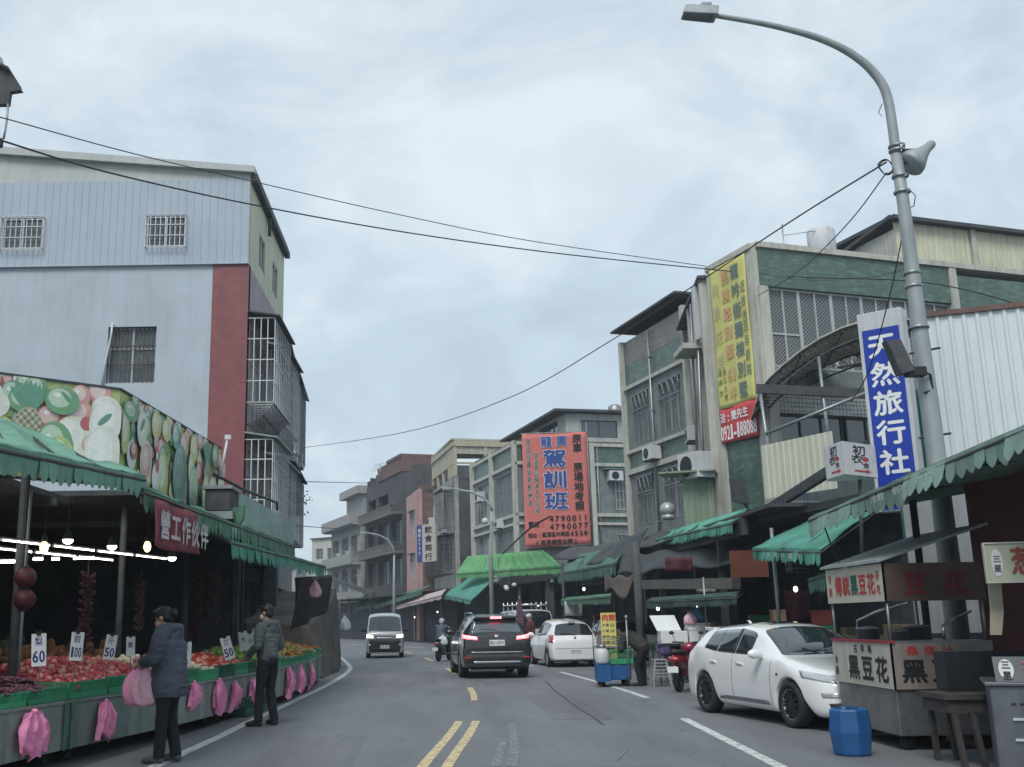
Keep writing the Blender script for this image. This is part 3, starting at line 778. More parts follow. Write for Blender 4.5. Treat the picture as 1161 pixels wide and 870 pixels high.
for sg in (1, -1):
    suv.quad_dir('tail_light', M_TAILON, [(4.6, sg*.48, .99), (4.45, sg*.93, 1.04), (4.45, sg*.93, 1.135), (4.6, sg*.50, 1.075)], (-.9, -sg*.42, 0), nu=8, nv=3, off=.008)
    suv.quad_dir('reflector', M_TAIL, [(4.6, sg*.68, .52), (4.6, sg*.88, .52), (4.6, sg*.88, .56), (4.6, sg*.68, .56)], (-1, 0, 0), off=.006)
    mb = MB(); mb.tube([(2.0-suv.xm, sg*.6, 1.64), (2.3-suv.xm, sg*.61, 1.71), (3.9-suv.xm, sg*.59, 1.69), (4.15-suv.xm, sg*.575, 1.62)], .018, 6); mb.obj('roof_rail', M_CHR, suv.root, world=False)
    suv.mirror(1.75, 1.17, .9, sg=sg)
    suv.strip_x('door_seam', M_BLK, 2.78, .4, 1.08, sg)
suv.quad_yz('bumper_trim', M_CHR, [(-.70, .66), (.70, .66), (.72, .69), (-.72, .69)], 1, nu=14, off=.01)
suv.quad_yz('lower_trim', M_CHR, [(-.62, .40), (.62, .40), (.66, .45), (-.66, .45)], 1, nu=14, off=.02)
suv.quad_yz('bumper', M_BLK, [(-.80, .30), (.80, .30), (.84, .63), (-.84, .63)], 1, nu=14, off=.006)
suv.quad_yz('rear_glass_trim', M_BLK, [(-.16, 1.49), (.16, 1.49), (.15, 1.52), (-.15, 1.52)], 1, off=.004, allp=True)
mb = MB(); mb.slab([(4.14-suv.xm, -.60, 1.53), (4.14-suv.xm, .60, 1.53), (4.53-suv.xm, .57, 1.535), (4.53-suv.xm, -.57, 1.535)], (0, 0, .06)); sp1 = mb.obj('rear_spoiler', M_DCAR, suv.root, world=False, bevel=.012)
mb = MB(); mb.box(4.50-suv.xm, -.15, 1.53, 4.545-suv.xm, .15, 1.59); mb.obj('brake_light', M_TAILON, suv.root, world=False)
mb = MB(); mb.tube([(4.53-suv.xm, .0, 1.24), (4.52-suv.xm, -.2, 1.25), (4.50-suv.xm, -.42, 1.27)], .012, 6); mb.obj('wiper', M_BLK, suv.root, world=False)
plate(suv, -.20, .20, .84, .99, 1, 'BLD-5171')
mb = MB(); mb.lathe((4.66-suv.xm, 0, 1.07), [(.0, .0), (.045, .0), (.055, .012), (.045, .02), (0, .02)], 14, 'x', sx=1.3, sy=.8); mb.obj('emblem', M_CHR, suv.root, world=False)
# ---- small white rounded hatchback (rear three-quarter)
mp_ = [
 (0.0, .62, .56, .46, .38, .22, 'N'), (.06, .75, .66, .64, .52, .19, ''), (.4, .90, .80, .79, .64, .18, ''), (.85, .99, .91, .825, .68, .18, 'W'),
 (1.55, 1.43, .94, .83, .56, .18, 'S'), (2.05, 1.515, .95, .83, .56, .18, 'B'), (2.11, 1.517, .95, .83, .56, .18, 'S'), (2.75, 1.47, .98, .83, .555, .18, 'S'), (3.05, 1.42, 1.02, .825, .54, .18, ''),
 (3.22, 1.39, 1.03, .82, .53, .19, 'N'), (3.25, 1.37, 1.02, .82, .54, .19, 'R'), (3.56, .99, .90, .80, .68, .20, ''), (3.70, .84, .78, .76, .64, .22, ''), (3.74, .60, .55, .72, .6, .26, 'N')]
d2 = (V((3.10, 37.2, 0))-V((3.25, 34.6, 0))).normalized()
mic = Car('compact_car', 'small rounded white hatchback parked by the kerb, seen from behind beside the SUV', 'car', (4.0, 36.2, 0), math.radians(-90+7), mp_, 1.66, (.62, 3.07), .29, M_WCAR)
mic.add_wheels(M_RIML, 8)
for sg in (1, -1):
    mic.quad_dir('tail_light', M_TAIL, [(3.6, sg*.62, .76), (3.4, sg*.83, .78), (3.3, sg*.80, 1.01), (3.5, sg*.64, 1.0)], (-.75, -sg*.66, 0), nu=6, nv=5, off=.012)
    mic.mirror(1.2, 1.0, .8, sg=sg)
    for x, l in ((1.0, 0), (2.08, .02), (2.95, .1)): mic.strip_x('door_seam', M_BLK, x, .3, .93, sg, .012, l)
    for x in (1.8, 2.7): mic.quad_xz('door_handle', M_WCAR, [(x, .83), (x+.17, .84), (x+.17, .87), (x, .865)], sg, off=.02, th=.02)
mic.quad_yz('bumper_seam', M_BLK, [(-.74, .575), (.74, .575), (.74, .585), (-.74, .585)], 1, nu=12, nv=1, off=.003)
mb = MB(); mb.box(3.26-mic.xm, -.11, 1.38, 3.33-mic.xm, .11, 1.41); mb.obj('brake_light', M_TAIL, mic.root, world=False)
mb = MB(); mb.tube([(3.60-mic.xm, .04, 1.0), (3.55-mic.xm, -.18, 1.03), (3.52-mic.xm, -.42, 1.05)], .011, 6); mb.obj('wiper', M_BLK, mic.root, world=False)
plate(mic, -.19, .19, .44, .56, 1, 'AVB-2707')
mb = MB(); mb.lathe((3.66-mic.xm, 0, .90), [(.0, .0), (.04, .0), (.045, .015), (.035, .02), (0, .02)], 14, 'x'); mb.obj('emblem', M_CHR, mic.root, world=False)
# ---- oncoming small van
vp = [
 (0.0, .95, .86, .66, .56, .22, 'N'), (.04, 1.06, .93, .76, .68, .20, ''), (.14, 1.10, 1.0, .80, .73, .20, 'W'), (.72, 1.74, 1.02, .81, .66, .20, 'S'), (1.05, 1.84, 1.03, .81, .65, .20, 'B'), (1.12, 1.85, 1.03, .81, .65, .20, 'S'), (1.98, 1.88, 1.03, .81, .65, .20, 'B'), (2.05, 1.88, 1.03, .81, .65, .20, 'S'), (3.2, 1.86, 1.03, .81, .65, .20, ''),
 (3.38, 1.82, 1.03, .81, .65, .20, 'R'), (3.46, 1.1, 1.0, .80, .7, .22, ''), (3.50, .8, .75, .79, .7, .25, 'N')]
van = Car('minivan', 'oncoming white-roofed small van with black bumper and headlights on', 'van', (-2.52, 47.3, 0), math.radians(90+3), vp, 1.62, (.62, 2.8), .29, car_paint('pearl_van_paint', (.33, .35, .36), .3, .3), .17)
van.add_wheels(M_RIML, 6)
for sg in (1, -1):
    van.quad_dir('headlight', M_HEADON, [(.05, sg*.46, .83), (.3, sg*.78, .85), (.3, sg*.77, 1.0), (.05, sg*.48, .95)], (.85, -sg*.5, 0), nu=5, nv=4, off=.01)
    van.quad_yz('fog_light', M_LAMP, [(sg*.60, .50), (sg*.70, .50), (sg*.70, .58), (sg*.60, .58)], -1, nu=2, nv=2, off=.02)
    van.mirror(.5, 1.15, .8, M_BLK, sg)
van.quad_yz('bumper', M_BLK, [(-.76, .25), (.76, .25), (.76, .78), (-.76, .78)], -1, nu=12, nv=4, off=.006)
van.quad_yz('grille_trim', M_CHR, [(-.40, .81), (.40, .81), (.40, .86), (-.40, .86)], -1, nu=6, off=.012)
van.quad_yz('grille', M_BLK, [(-.42, .86), (.42, .86), (.42, .90), (-.42, .90)], -1, nu=6, off=.01)
plate(van, -.19, .19, .40, .53, -1, 'ABF-6072', out=.03)
mb = MB(); mb.tube([(.2-van.xm, .35, 1.14), (.2-van.xm, -.25, 1.16)], .01, 6); mb.obj('wiper', M_BLK, van.root, world=False)
# white roof skin
van.proj('roof_panel', M_WCAR, lambda u, v: (.98-van.xm+2.2*u, -.6+1.2*v, 3), (0, 0, -1), 10, 8, off=.006)
# ---- work van with a roof rack, behind
wp = [
 (0.0, .85, .78, .68, .56, .25, 'N'), (.08, 1.0, .9, .80, .66, .22, ''), (.6, 1.12, 1.03, .84, .72, .22, 'W'), (1.35, 1.76, 1.08, .85, .70, .22, 'S'), (1.8, 1.88, 1.09, .85, .69, .22, 'B'), (1.87, 1.885, 1.09, .85, .69, .22, 'S'), (3.0, 1.9, 1.1, .85, .69, .22, 'B'), (3.07, 1.9, 1.1, .85, .69, .22, 'S'), (4.1, 1.88, 1.1, .85, .68, .22, ''),
 (4.35, 1.84, 1.1, .85, .67, .22, 'R'), (4.46, 1.15, 1.05, .85, .74, .24, ''), (4.50, .8, .7, .83, .72, .28, 'N')]
wv = Car('work_van', 'white work van with a roof rack parked beyond the small rounded hatchback', 'van', (3.15, 43.2, 0), math.radians(-90+9), wp, 1.7, (.8, 3.5), .31, car_paint('dull_white_paint', (.5, .52, .53), .4), .18)
wv.add_wheels(M_RIML, 6)
for sg in (1, -1): wv.quad_dir('tail_light', M_TAIL, [(4.4, sg*.76, .75), (4.4, sg*.86, .75), (4.4, sg*.86, 1.1), (4.4, sg*.76, 1.1)], (-.9, -sg*.3, 0), nu=3, nv=5, off=.012)
mb = MB()
for y in (-.55, .55): mb.tube([(1.6-wv.xm, y, 2.05), (4.2-wv.xm, y, 2.05)], .022, 6)
for x in (1.7, 2.5, 3.3, 4.1):
    mb.tube([(x-wv.xm, -.6, 2.07), (x-wv.xm, .6, 2.07)], .02, 6)
    for y in (-.58, .58): mb.tube([(x-wv.xm, y, 1.84), (x-wv.xm, y, 2.18)], .018, 6)
mb.obj('roof_rack', M_CHR, wv.root, world=False)
plate(wv, -.18, .18, .5, .62, 1, '7316-VK')
# ---- silver wagon half hidden right of the rounded hatchback
ws = dup(mic.root, (6.0, 37.6, 0), math.radians(-90+9), 'silver hatchback half hidden between the rounded white car and the yellow menu board')
ws.name = 'parked_car'
def repaint(o, a, b):
    for c in D.objects:
        if c.parent == o and c.type == 'MESH' and c.data.materials and c.data.materials[0] == a:
            c.data = c.data.copy(); c.data.materials[0] = b
            repaint(c, a, b)
repaint(ws, M_WCAR, M_SCAR)
# ================================================================== people
M_SKIN = mat('skin', (.42, .25, .18), .55, .08, 8); M_HAIR = mat('black_hair', (.012, .011, .012), .55, .3, 30); M_MASK = mat('pale_mask_cloth', (.50, .42, .42), .8, .05)
def limb(mb, a, b, r0, r1, n=12):
    a, b = V(a), V(b); d = b-a; mb.tube([a-d.normalized()*r0*.3, a, lerp(a, b, .35), lerp(a, b, .7), b, b+d.normalized()*r1*.2], [r0*.6, r0, r0*1.02*.97+r1*.03, (r0+2*r1)/3, r1, r1*.7], n)
    mb.sph(a, r0, 12, 8); mb.sph(b, r1, 12, 8)
def hand(mb, w, d, side, s=1., up=(0, 0, 1)):
    """palm, four curled fingers of different lengths and a thumb; w wrist, d pointing direction, side = across the palm"""
    w = V(w); d = V(d).normalized(); sd = V(side).normalized(); n = d.cross(sd).normalized()
    mb.tube([w, w+d*.045*s, w+d*.085*s], [.027*s, .034*s, .030*s], 10)
    for k, L_ in ((-1.5, .062), (-.5, .074), (.5, .07), (1.5, .055)):
        b = w+d*.085*s+sd*k*.016*s; m_ = b+d*L_*.5*s+n*.012*s; e = m_+(d*.45+n*.9).normalized()*L_*.5*s
        mb.tube([b-d*.02*s, b, m_, e], [.009*s, .009*s, .0085*s, .007*s], 8)
    b = w+d*.03*s+sd*.03*s; mb.tube([b-sd*.015*s, b, b+(d+sd*.7)*.03*s, b+(d*1.0+sd*.4+n*.3)*.055*s], [.012*s, .012*s, .01*s, .008*s], 8)
def head(mb, c, face, h=.225, tilt=0.):
    """c = centre of the skull; face = unit direction of the gaze"""
    f = V(face).normalized(); up = V((0, 0, 1)); sd = f.cross(up).normalized(); up = sd.cross(f).normalized(); M_ = Matrix((sd, f, up)).transposed()
    c = V(c); k = h/.225
    P = lambda x, y, z: c+M_ @ V((x*k, y*k, z*k))
    mb.sph(P(0, -.012, .022), (.076*k, .095*k, .092*k), 16, 12, M_); mb.sph(P(0, .02, -.045), (.058*k, .068*k, .072*k), 14, 10, M_)
    mb.tube([P(0, .083, .012), P(0, .107, -.018), P(0, .088, -.03)], [.010*k, .015*k, .012*k], 8)
    mb.sph(P(0, .078, -.062), (.025*k, .014*k, .012*k), 10, 6, M_); mb.sph(P(0, .06, -.095), (.028*k, .025*k, .018*k), 10, 6, M_)
    for s_ in (1, -1): mb.sph(P(s_*.078, -.012, -.012), (.012*k, .022*k, .032*k), 8, 6, M_)
    return P, M_, k
def face_bits(par, P, M_, k, mask=None, glasses=False):
    for s_ in (1, -1):
        mb = MB(); mb.sph(P(s_*.031, .079, .004), (.013*k, .008*k, .007*k), 8, 6, M_); mb.obj('eye', M_LETB, par)
    if mask:
        mb = MB(); mb.sph(P(0, .052, -.052), (.062*k, .062*k, .052*k), 16, 10, M_); mb.sph(P(0, .095, -.035), (.02*k, .018*k, .03*k), 10, 8, M_)
        blob(mb, 'face_mask', mask, par, voxel=.008, it=3, world=True)
    if glasses:
        mb = MB()
        for s_ in (1, -1): mb.tube([P(s_*.033+.024*math.cos(t), .092, .004+.02*math.sin(t)) for t in [2*PI*q/12 for q in range(13)]], .002, 5, caps=False); mb.tube([P(s_*.057, .09, .006), P(s_*.08, -.01, .004)], .002, 5)
        mb.obj('glasses', M_BLK, par)
def person(label, loc, rz, pose, kind, top, bottom, shoe, hood=None, group=None, mask=None, extra=None):
    root = T('person', label, 'person', loc, rz, group)
    WM = world_matrix(root); J = {k: V(v) for k, v in pose.items() if not isinstance(v, (int, float))}
    body = MB(); vox = .011
    # body skin: head, neck, torso core, arms, hands, legs
    face = J['face']; 
    mbh = MB(); P, M_, k = head(body, WM @ J['head'], (WM.to_3x3() @ face)); body.v = [tuple(WM.inverted() @ V(v)) for v in body.v]
    hc = J['head']; body.tube([J['neck']-V((0, 0, .03)), lerp(J['neck'], hc, .5), hc-V((0, 0, .05))], [.062, .052, .05], 12)
    body.tube([J['pelvis']-V((0, 0, .06)), J['pelvis'], J['waist'], J['chest'], J['neck']-V((0, 0, .02))], [.09, .13, .115, .13, .06], 14)
    for s_ in ('l', 'r'):
        limb(body, J['sh'+s_], J['el'+s_], .048, .036); limb(body, J['el'+s_], J['wr'+s_], .036, .025)
        limb(body, J['hip'+s_], J['kn'+s_], .078, .052); limb(body, J['kn'+s_], J['an'+s_], .052, .036)
        body.tube([J['chest'], J['sh'+s_]], [.09, .055], 10)
        dd = (J['wr'+s_]-J['el'+s_]); hand(body, J['wr'+s_], J.get('hd'+s_, dd), J.get('hs'+s_, V((0, 1, 0))), .95)
        body.tube([J['an'+s_], J['an'+s_]-V((0, 0, .03))], [.036, .04], 8)
    bo = blob(body, 'body', M_SKIN, root, voxel=.0085, it=3)
    # trousers
    tr = MB(); tr.tube([J['pelvis']-V((0, 0, .09)), J['pelvis']+V((0, 0, .0)), J['pelvis']+V((0, 0, .08))], [.12, .155, .145], 14)
    for s_ in ('l', 'r'):
        limb(tr, J['hip'+s_], J['kn'+s_], .093, .068); tr.tube([J['kn'+s_], lerp(J['kn'+s_], J['an'+s_], .5), J['an'+s_]+V((0, 0, -.03))], [.072, .066, .064], 12)
    tr_o = blob(tr, 'trousers', bottom, root, voxel=.012, it=4)
    for s_ in ('l', 'r'):
        a = J['an'+s_]; t = J['toe'+s_]; mb = MB(); d = (t-V((a.x, a.y, t.z))).normalized()
        mb.sph((a.x-d.x*.02, a.y-d.y*.02, .045), (.045, .05, .045), 10, 8); mb.tube([V((a.x, a.y, .05))-d*.04, V((a.x, a.y, .05))+d*.08, V((a.x, a.y, .036))+d*.16, V((a.x, a.y, .03))+d*.20], [.04, .043, .036, .018], 10); mb.box(a.x-.035, a.y-.035, .012, a.x+.035, a.y+.035, .05)
        so_ = blob(mb, 'shoe', shoe, root, voxel=.009, it=2)
    # jacket
    jk = MB(); hem = pose.get('hem', .0)
    puff = pose.get('puff', 0.)
    pe, wa, ch, nk = J['pelvis'], J['waist'], J['chest'], J['neck']
    if hem: jk.tube([J['hemc'], lerp(J['hemc'], pe, .5), pe, wa, ch], [.185+puff, .19+puff, .185+puff, .165+puff, .175+puff], 18)
    else: jk.tube([pe-V((0, 0, .03)), pe+V((0, 0, .05)), wa, ch], [.15, .165+puff, .158+puff, .168+puff], 18)
    jk.tube([ch, lerp(ch, nk, .6), nk], [.165+puff, .12, .075], 14)
    for s_ in ('l', 'r'):
        jk.tube([ch+V((0, 0, .02)), J['sh'+s_]], [.12, .085+puff*.5], 12); limb(jk, J['sh'+s_], J['el'+s_], .076+puff*.6, .064+puff*.6); limb(jk, J['el'+s_], lerp(J['el'+s_], J['wr'+s_], .93), .064+puff*.6, .048+puff*.5)
    if hood: c_ = nk+V(hood); jk.tube([nk+V((.055, -.085, -.02)), nk+V((-.03, -.105, .03)), nk+V((-.10, -.07, .015)), nk+V((-.125, 0, .0)), nk+V((-.10, .07, .015)), nk+V((-.03, .105, .03)), nk+V((.055, .085, -.02))], [.03, .042, .05, .055, .05, .042, .03], 12); jk.sph(nk+V((-.115, 0, -.075)), (.055, .10, .095), 12, 8)
    # flatten front-back a little by scaling x in local space about the trunk is left out: the coat is bulky
    me = blob(jk, 'jacket', top, root, voxel=.013, it=5)
    for v in me.data.vertices:
        n_ = noise.noise(V(v.co)*7)*.016+abs(noise.noise(V((v.co.x*6, v.co.y*6, v.co.z*16))))*-.020+.006; v.co += v.normal*n_
    # hair and face
    hp_ = T  # noqa
    mb = MB(); c = WM @ J['head']
    mb.sph(P(0, -.022, .036), (.086*k, .100*k, .092*k), 16, 12, M_); mb.sph(P(0, -.055, -.02), (.078*k, .062*k, .07*k), 14, 10, M_)
    if kind == 'f': mb.sph(P(0, -.135, .0), (.045*k, .05*k, .05*k), 12, 8, M_); mb.sph(P(0, .05, .09), (.06*k, .045*k, .03*k), 10, 8, M_)
    if kind == 'm': mb.sph(P(0, .045, .095), (.07*k, .055*k, .03*k), 12, 8, M_)
    if kind == 'hat': mb.sph(P(0, 0, .04), (.11*k, .12*k, .08*k), 14, 8, M_)
    hr = blob(mb, 'hair' if kind != 'hat' else 'hat', M_HAIR if kind != 'hat' else (extra or M_HAIR), root, voxel=.009, it=2, world=True)
    face_bits(root, P, M_, k, mask, glasses=(kind == 'f'))
    return root
# local space of a person: x = forward, y = left, z up
def stand(h=1., lean=.0, hd=(.06, 0, 1.585), **kw):
    p = dict(pelvis=(0, 0, .93), waist=(.01, 0, 1.08), chest=(.02+lean*.6, 0, 1.27), neck=(.02+lean, 0, 1.43), head=hd, face=(1, 0, -.15),
             shl=(.02+lean*.9, .18, 1.38), shr=(.02+lean*.9, -.18, 1.38), ell=(.0+lean*.5, .24, 1.10), elr=(.0+lean*.5, -.24, 1.10), wrl=(.08, .22, .88), wrr=(.08, -.22, .88),
             hipl=(0, .095, .88), hipr=(0, -.095, .88), knl=(.03, .10, .48), knr=(.03, -.10, .48), anl=(0, .10, .085), anr=(0, -.10, .085), toel=(.15, .11, .03), toer=(.15, -.11, .03))
    p.update(kw); return p
M_COAT = mat('navy_padded_coat', (.06, .075, .105), .75, .25, 6, bump=.6, bscale=14); M_BTRS = mat('black_trousers', (.010, .011, .014), .85, .2, 8); M_SHOE = mat('grey_shoe', (.07, .075, .085), .6, .2, 8)
M_GJKT = mat('dark_grey_jacket', (.085, .10, .105), .75, .25, 6, bump=.5, bscale=14); M_MASKW = mat('white_mask', (.55, .58, .58), .8, .04)
# woman facing left (towards the counters), head bowed over the bag
wp_ = stand(lean=.03, head=(.115, 0, 1.56), face=(1, 0, -.42), neck=(.04, 0, 1.43), wrl=(.30, .07, 1.07), wrr=(.32, -.06, 1.09), ell=(.08, .25, 1.12), elr=(.08, -.25, 1.12),
            hdl=V((.9, -.1, -.3)), hdr=V((.9, .1, -.3)), hsl=V((0, -1, 0)), hsr=V((0, 1, 0)), puff=.022, hem=1, hemc=(.0, 0, .70), anl=(.05, .10, .085), toel=(.2, .11, .03), anr=(-.06, -.10, .085), toer=(.08, -.12, .03))
woman = person('woman in a long navy hooded coat and mask holding pink bags by the apples', (-3.10, 12.35, 0), math.radians(168), wp_, 'f', M_COAT, M_BTRS, M_SHOE, hood=(-.10, 0, .02), mask=mat('pink_mask', (.55, .33, .30), .8, .04))
woman.scale = (1.015,)*3
mp2 = stand(lean=.0, head=(.05, 0, 1.60), face=(1, .1, -.2), wrl=(.24, .16, 1.0), wrr=(.22, -.20, .98), ell=(.0, .25, 1.12), elr=(-.02, -.26, 1.11), knl=(.05, .11, .48), anl=(.03, .16, .085), toel=(.18, .20, .03), anr=(-.04, -.12, .085), toer=(.10, -.16, .03))
man = person('man in a dark grey hooded jacket and white mask standing at the fruit counter', (-2.66, 16.5, 0), math.radians(150), mp2, 'm', M_GJKT, M_BTRS, M_BLK, hood=(-.09, 0, .03), mask=M_MASKW)
man.scale = (1.04,)*3
# pink bags held by the woman
tbag((-3.47, 12.42, 1.10), .50, .34, mat('pink_bag_film', (.85, .34, .55), .35, .1, 6, bump=.4, bscale=12), 'pink plastic bag held by the woman in the navy coat, left one', seed=31, dep=.6, rz=.3)
tbag((-3.36, 12.30, 1.05), .44, .32, M_PINKL, 'paler pink bag held by the woman in the navy coat, right one', seed=33, dep=.6)
# elderly woman bending over her cart
ep = stand(pelvis=(-.08, 0, .80), waist=(.02, 0, .93), chest=(.22, 0, 1.05), neck=(.36, 0, 1.10), head=(.48, 0, 1.12), face=(.8, 0, -.6), shl=(.30, .17, 1.08), shr=(.30, -.17, 1.08), ell=(.36, .2, .84), elr=(.36, -.2, .84), wrl=(.52, .12, .72), wrr=(.52, -.12, .72), hipl=(-.08, .09, .76), hipr=(-.08, -.09, .76), knl=(.05, .11, .44), knr=(.03, -.11, .44), anl=(-.02, .11, .085), anr=(-.06, -.11, .085), toel=(.12, .11, .03), toer=(.08, -.11, .03), puff=.02)
person('stooping elderly person in a dark brown coat and cap beside the stool stack', (4.46, 24.55, 0), math.radians(160), ep, 'hat', mat('dark_brown_coat', (.035, .035, .033), .8, .2, 6, bump=.3), M_BTRS, M_BLK, extra=mat('brown_cap', (.10, .085, .07), .8, .1))
# shopper beyond the SUV
sp2 = stand(); person('passer-by in a maroon jacket and white helmet beyond the small white car', (AY(602, 720, 40).x, 40, 0), math.radians(200), sp2, 'hat', mat('maroon_jacket', (.10, .03, .03), .8, .2, 6), M_BTRS, M_BLK, extra=M_WHITEP)
# scooter rider left of the SUV
rp = stand(pelvis=(-.40, 0, .86), waist=(-.37, 0, 1.0), chest=(-.28, 0, 1.18), neck=(-.22, 0, 1.33), head=(-.17, 0, 1.47), shl=(-.24, .18, 1.28), shr=(-.24, -.18, 1.28), ell=(-.05, .26, 1.06), elr=(-.05, -.26, 1.06), wrl=(.17, .28, 1.0), wrr=(.17, -.28, 1.0), hipl=(-.38, .10, .82), hipr=(-.38, -.10, .82), knl=(.05, .15, .74), knr=(.05, -.15, .74), anl=(.12, .13, .40), anr=(.12, -.13, .40), toel=(.26, .13, .36), toer=(.26, -.13, .36))
def _shoe_fix(r, dz):
    for c in D.objects:
        if c.parent == r and c.name.startswith('shoe'): c.location.z += dz
rd = person('scooter rider in a grey jacket and helmet left of the black SUV', (.05, 41.5, 0), math.radians(70), rp, 'hat', mat('grey_blue_jacket', (.09, .11, .16), .8, .2, 6), M_BTRS, M_BLK, extra=M_WHITEP); _shoe_fix(rd, .315)
tbag((.0, 41.0, 1.0), .4, .4, M_CARD, 'white bag hanging from the green scooter', seed=51)
# bundle of purple and pink bags near the stooping person
tbag((AY(708, 735, 25.5).x, 25.2, AY(708, 722, 25.2).z), .40, .32, M_PINKL, 'pink bag on a pole left of the stooping person', seed=61)
tbag((AY(748, 735, 25.5).x, 25.0, AY(748, 722, 25.0).z), .42, .36, mat('purple_film', (.10, .08, .20), .5, .2, 5), 'dark purple bag right of the stooping person', seed=62)
mb = MB(); a = AY(714, 778, 24.4); mb.tube([(a.x, 24.4, 0), (a.x, 24.4, AY(714, 700, 24.4).z)], .02, 8); mb.sph((a.x, 24.4, AY(714, 700, 24.4).z), (.04, .04, .05), 8, 6); solo(mb, 'thin_pole', M_STEEL, 'thin steel pole between the menu cart and the stooping person', 'pole')
def diag_mesh(name, c1, c2, sc=9.):
    m, nt, b = _nt(name); N = nt.nodes; L = nt.links
    tc = N.new('ShaderNodeTexCoord'); prev = None
    for k in (1, -1):
        mp = N.new('ShaderNodeMapping'); mp.inputs['Rotation'].default_value = (0, 0, 0)
        s_ = N.new('ShaderNodeSeparateXYZ'); L.new(tc.outputs['Object'], s_.inputs[0])
        a = N.new('ShaderNodeMath'); a.operation = 'MULTIPLY'; a.inputs[1].default_value = k; L.new(s_.outputs[0], a.inputs[0])
        c = N.new('ShaderNodeMath'); c.operation = 'ADD'; L.new(a.outputs[0], c.inputs[0]); L.new(s_.outputs[2], c.inputs[1])
        d = N.new('ShaderNodeMath'); d.operation = 'MULTIPLY'; d.inputs[1].default_value = sc; L.new(c.outputs[0], d.inputs[0])
        f = N.new('ShaderNodeMath'); f.operation = 'FRACT'; L.new(d.outputs[0], f.inputs[0])
        g = N.new('ShaderNodeMath'); g.operation = 'LESS_THAN'; g.inputs[1].default_value = .24; L.new(f.outputs[0], g.inputs[0])
        if prev is None: prev = g
        else:
            h = N.new('ShaderNodeMath'); h.operation = 'MAXIMUM'; L.new(prev.outputs[0], h.inputs[0]); L.new(g.outputs[0], h.inputs[1]); prev = h
    x = N.new('ShaderNodeMix'); x.data_type = 'RGBA'; x.inputs[6].default_value = (*c1, 1); x.inputs[7].default_value = (*c2, 1); L.new(prev.outputs[0], x.inputs[0])
    L.new(x.outputs[2], b.inputs['Base Color']); b.inputs['Roughness'].default_value = .5; MATS[name] = m; return m
M_LATT = diag_mesh('lattice_screen', (.035, .04, .045), (.24, .26, .27), 9)
# ------------------------------------------------------------------ generic building pieces
def window(par, F, u0, u1, z0, z1, depth=.12, mull=1, trans=None, fm=None, gm=None, bars=None, barm=None, hood=None, fw=.05, blab=None, d0=0.):
    """recessed window: frame (a part) with panes and bars below it"""
    fm = fm or M_ALU; gm = gm or M_GLASS
    mb = MB(); D0 = d0-depth
    mb.fbox(F, u0, u1, z0, z0+fw, D0-.04, D0+.03); mb.fbox(F, u0, u1, z1-fw, z1, D0-.04, D0+.03)
    mb.fbox(F, u0, u0+fw, z0+fw, z1-fw, D0-.04, D0+.03); mb.fbox(F, u1-fw, u1, z0+fw, z1-fw, D0-.04, D0+.03)
    for k in range(1, mull+1):
        u = u0+(u1-u0)*k/(mull+1); mb.fbox(F, u-fw/2, u+fw/2, z0+fw, z1-fw, D0-.035, D0+.025)
    if trans: z = z0+(z1-z0)*trans; mb.fbox(F, u0+fw, u1-fw, z-fw/2, z+fw/2, D0-.03, D0+.02)
    w = mb.obj('window', fm, par)
    p = MB(); p.fbox(F, u0+.01, u1-.01, z0+.01, z1-.01, D0-.025, D0-.012); p.obj('pane', gm, w)
    if bars:
        nx, nz, out = bars; g = MB(); b = .022; D1 = d0+out
        for k in range(nx+1):
            u = u0+(u1-u0)*k/nx; g.fbox(F, u-b/2, u+b/2, z0, z1, D1, D1+b)
        for k in range(nz+1):
            z = z0+(z1-z0)*k/nz; g.fbox(F, u0-.02, u1+.02, z-b/2, z+b/2, D1+b+.001, D1+2*b)
        for u in (u0, u1):
            for z in (z0+.02, z1-.02): g.fbox(F, u-b/2, u+b/2, z-b/2, z+b/2, D0+.031, D1-.001)
        g.obj('window_bars', barm or M_WHITEP, w)
    if hood:
        h = MB(); h.fbox(F, u0-.12, u1+.12, z1+.02, z1+.08, 0, hood); h.obj('window_hood', M_CONCW, w)
    return w
def cage(par, F, u0, u1, z0, z1, dep, n=8, nz=5, m=None, roof=None, wires=True):
    """projecting window cage"""
    m = m or M_WHITEP; g = MB(); b = .025
    for z in [z0+(z1-z0)*k/nz for k in range(nz+1)]:
        g.fbox(F, u0, u1, z-b/2, z+b/2, dep-b, dep)
        for u in (u0, u1): g.fbox(F, u-b/2, u+b/2, z-b/2, z+b/2, 0, dep-b)
    for k in range(n+1):
        u = u0+(u1-u0)*k/n; g.fbox(F, u-b/2, u+b/2, z0, z1, dep+.001, dep+b)
        g.fbox(F, u-b/2, u+b/2, z0-b, z0, 0, dep)
    for u in (u0, u1):
        for k in range(1, 4): d = dep*k/4; g.fbox(F, u-b/2-.001, u+b/2+.001, z0, z1, d-b/2, d+b/2)
    o = g.obj('window_cage', m, par)
    if roof:
        h = MB(); P = F.P; h.hexa([P(u0-.1, z1+.16, 0), P(u1+.1, z1+.16, 0), P(u1+.1, z1+.02, dep+.15), P(u0-.1, z1+.02, dep+.15), P(u0-.1, z1+.2, 0), P(u1+.1, z1+.2, 0), P(u1+.1, z1+.06, dep+.15), P(u0-.1, z1+.06, dep+.15)])
        h.obj('cage_roof', roof, o)
    return o
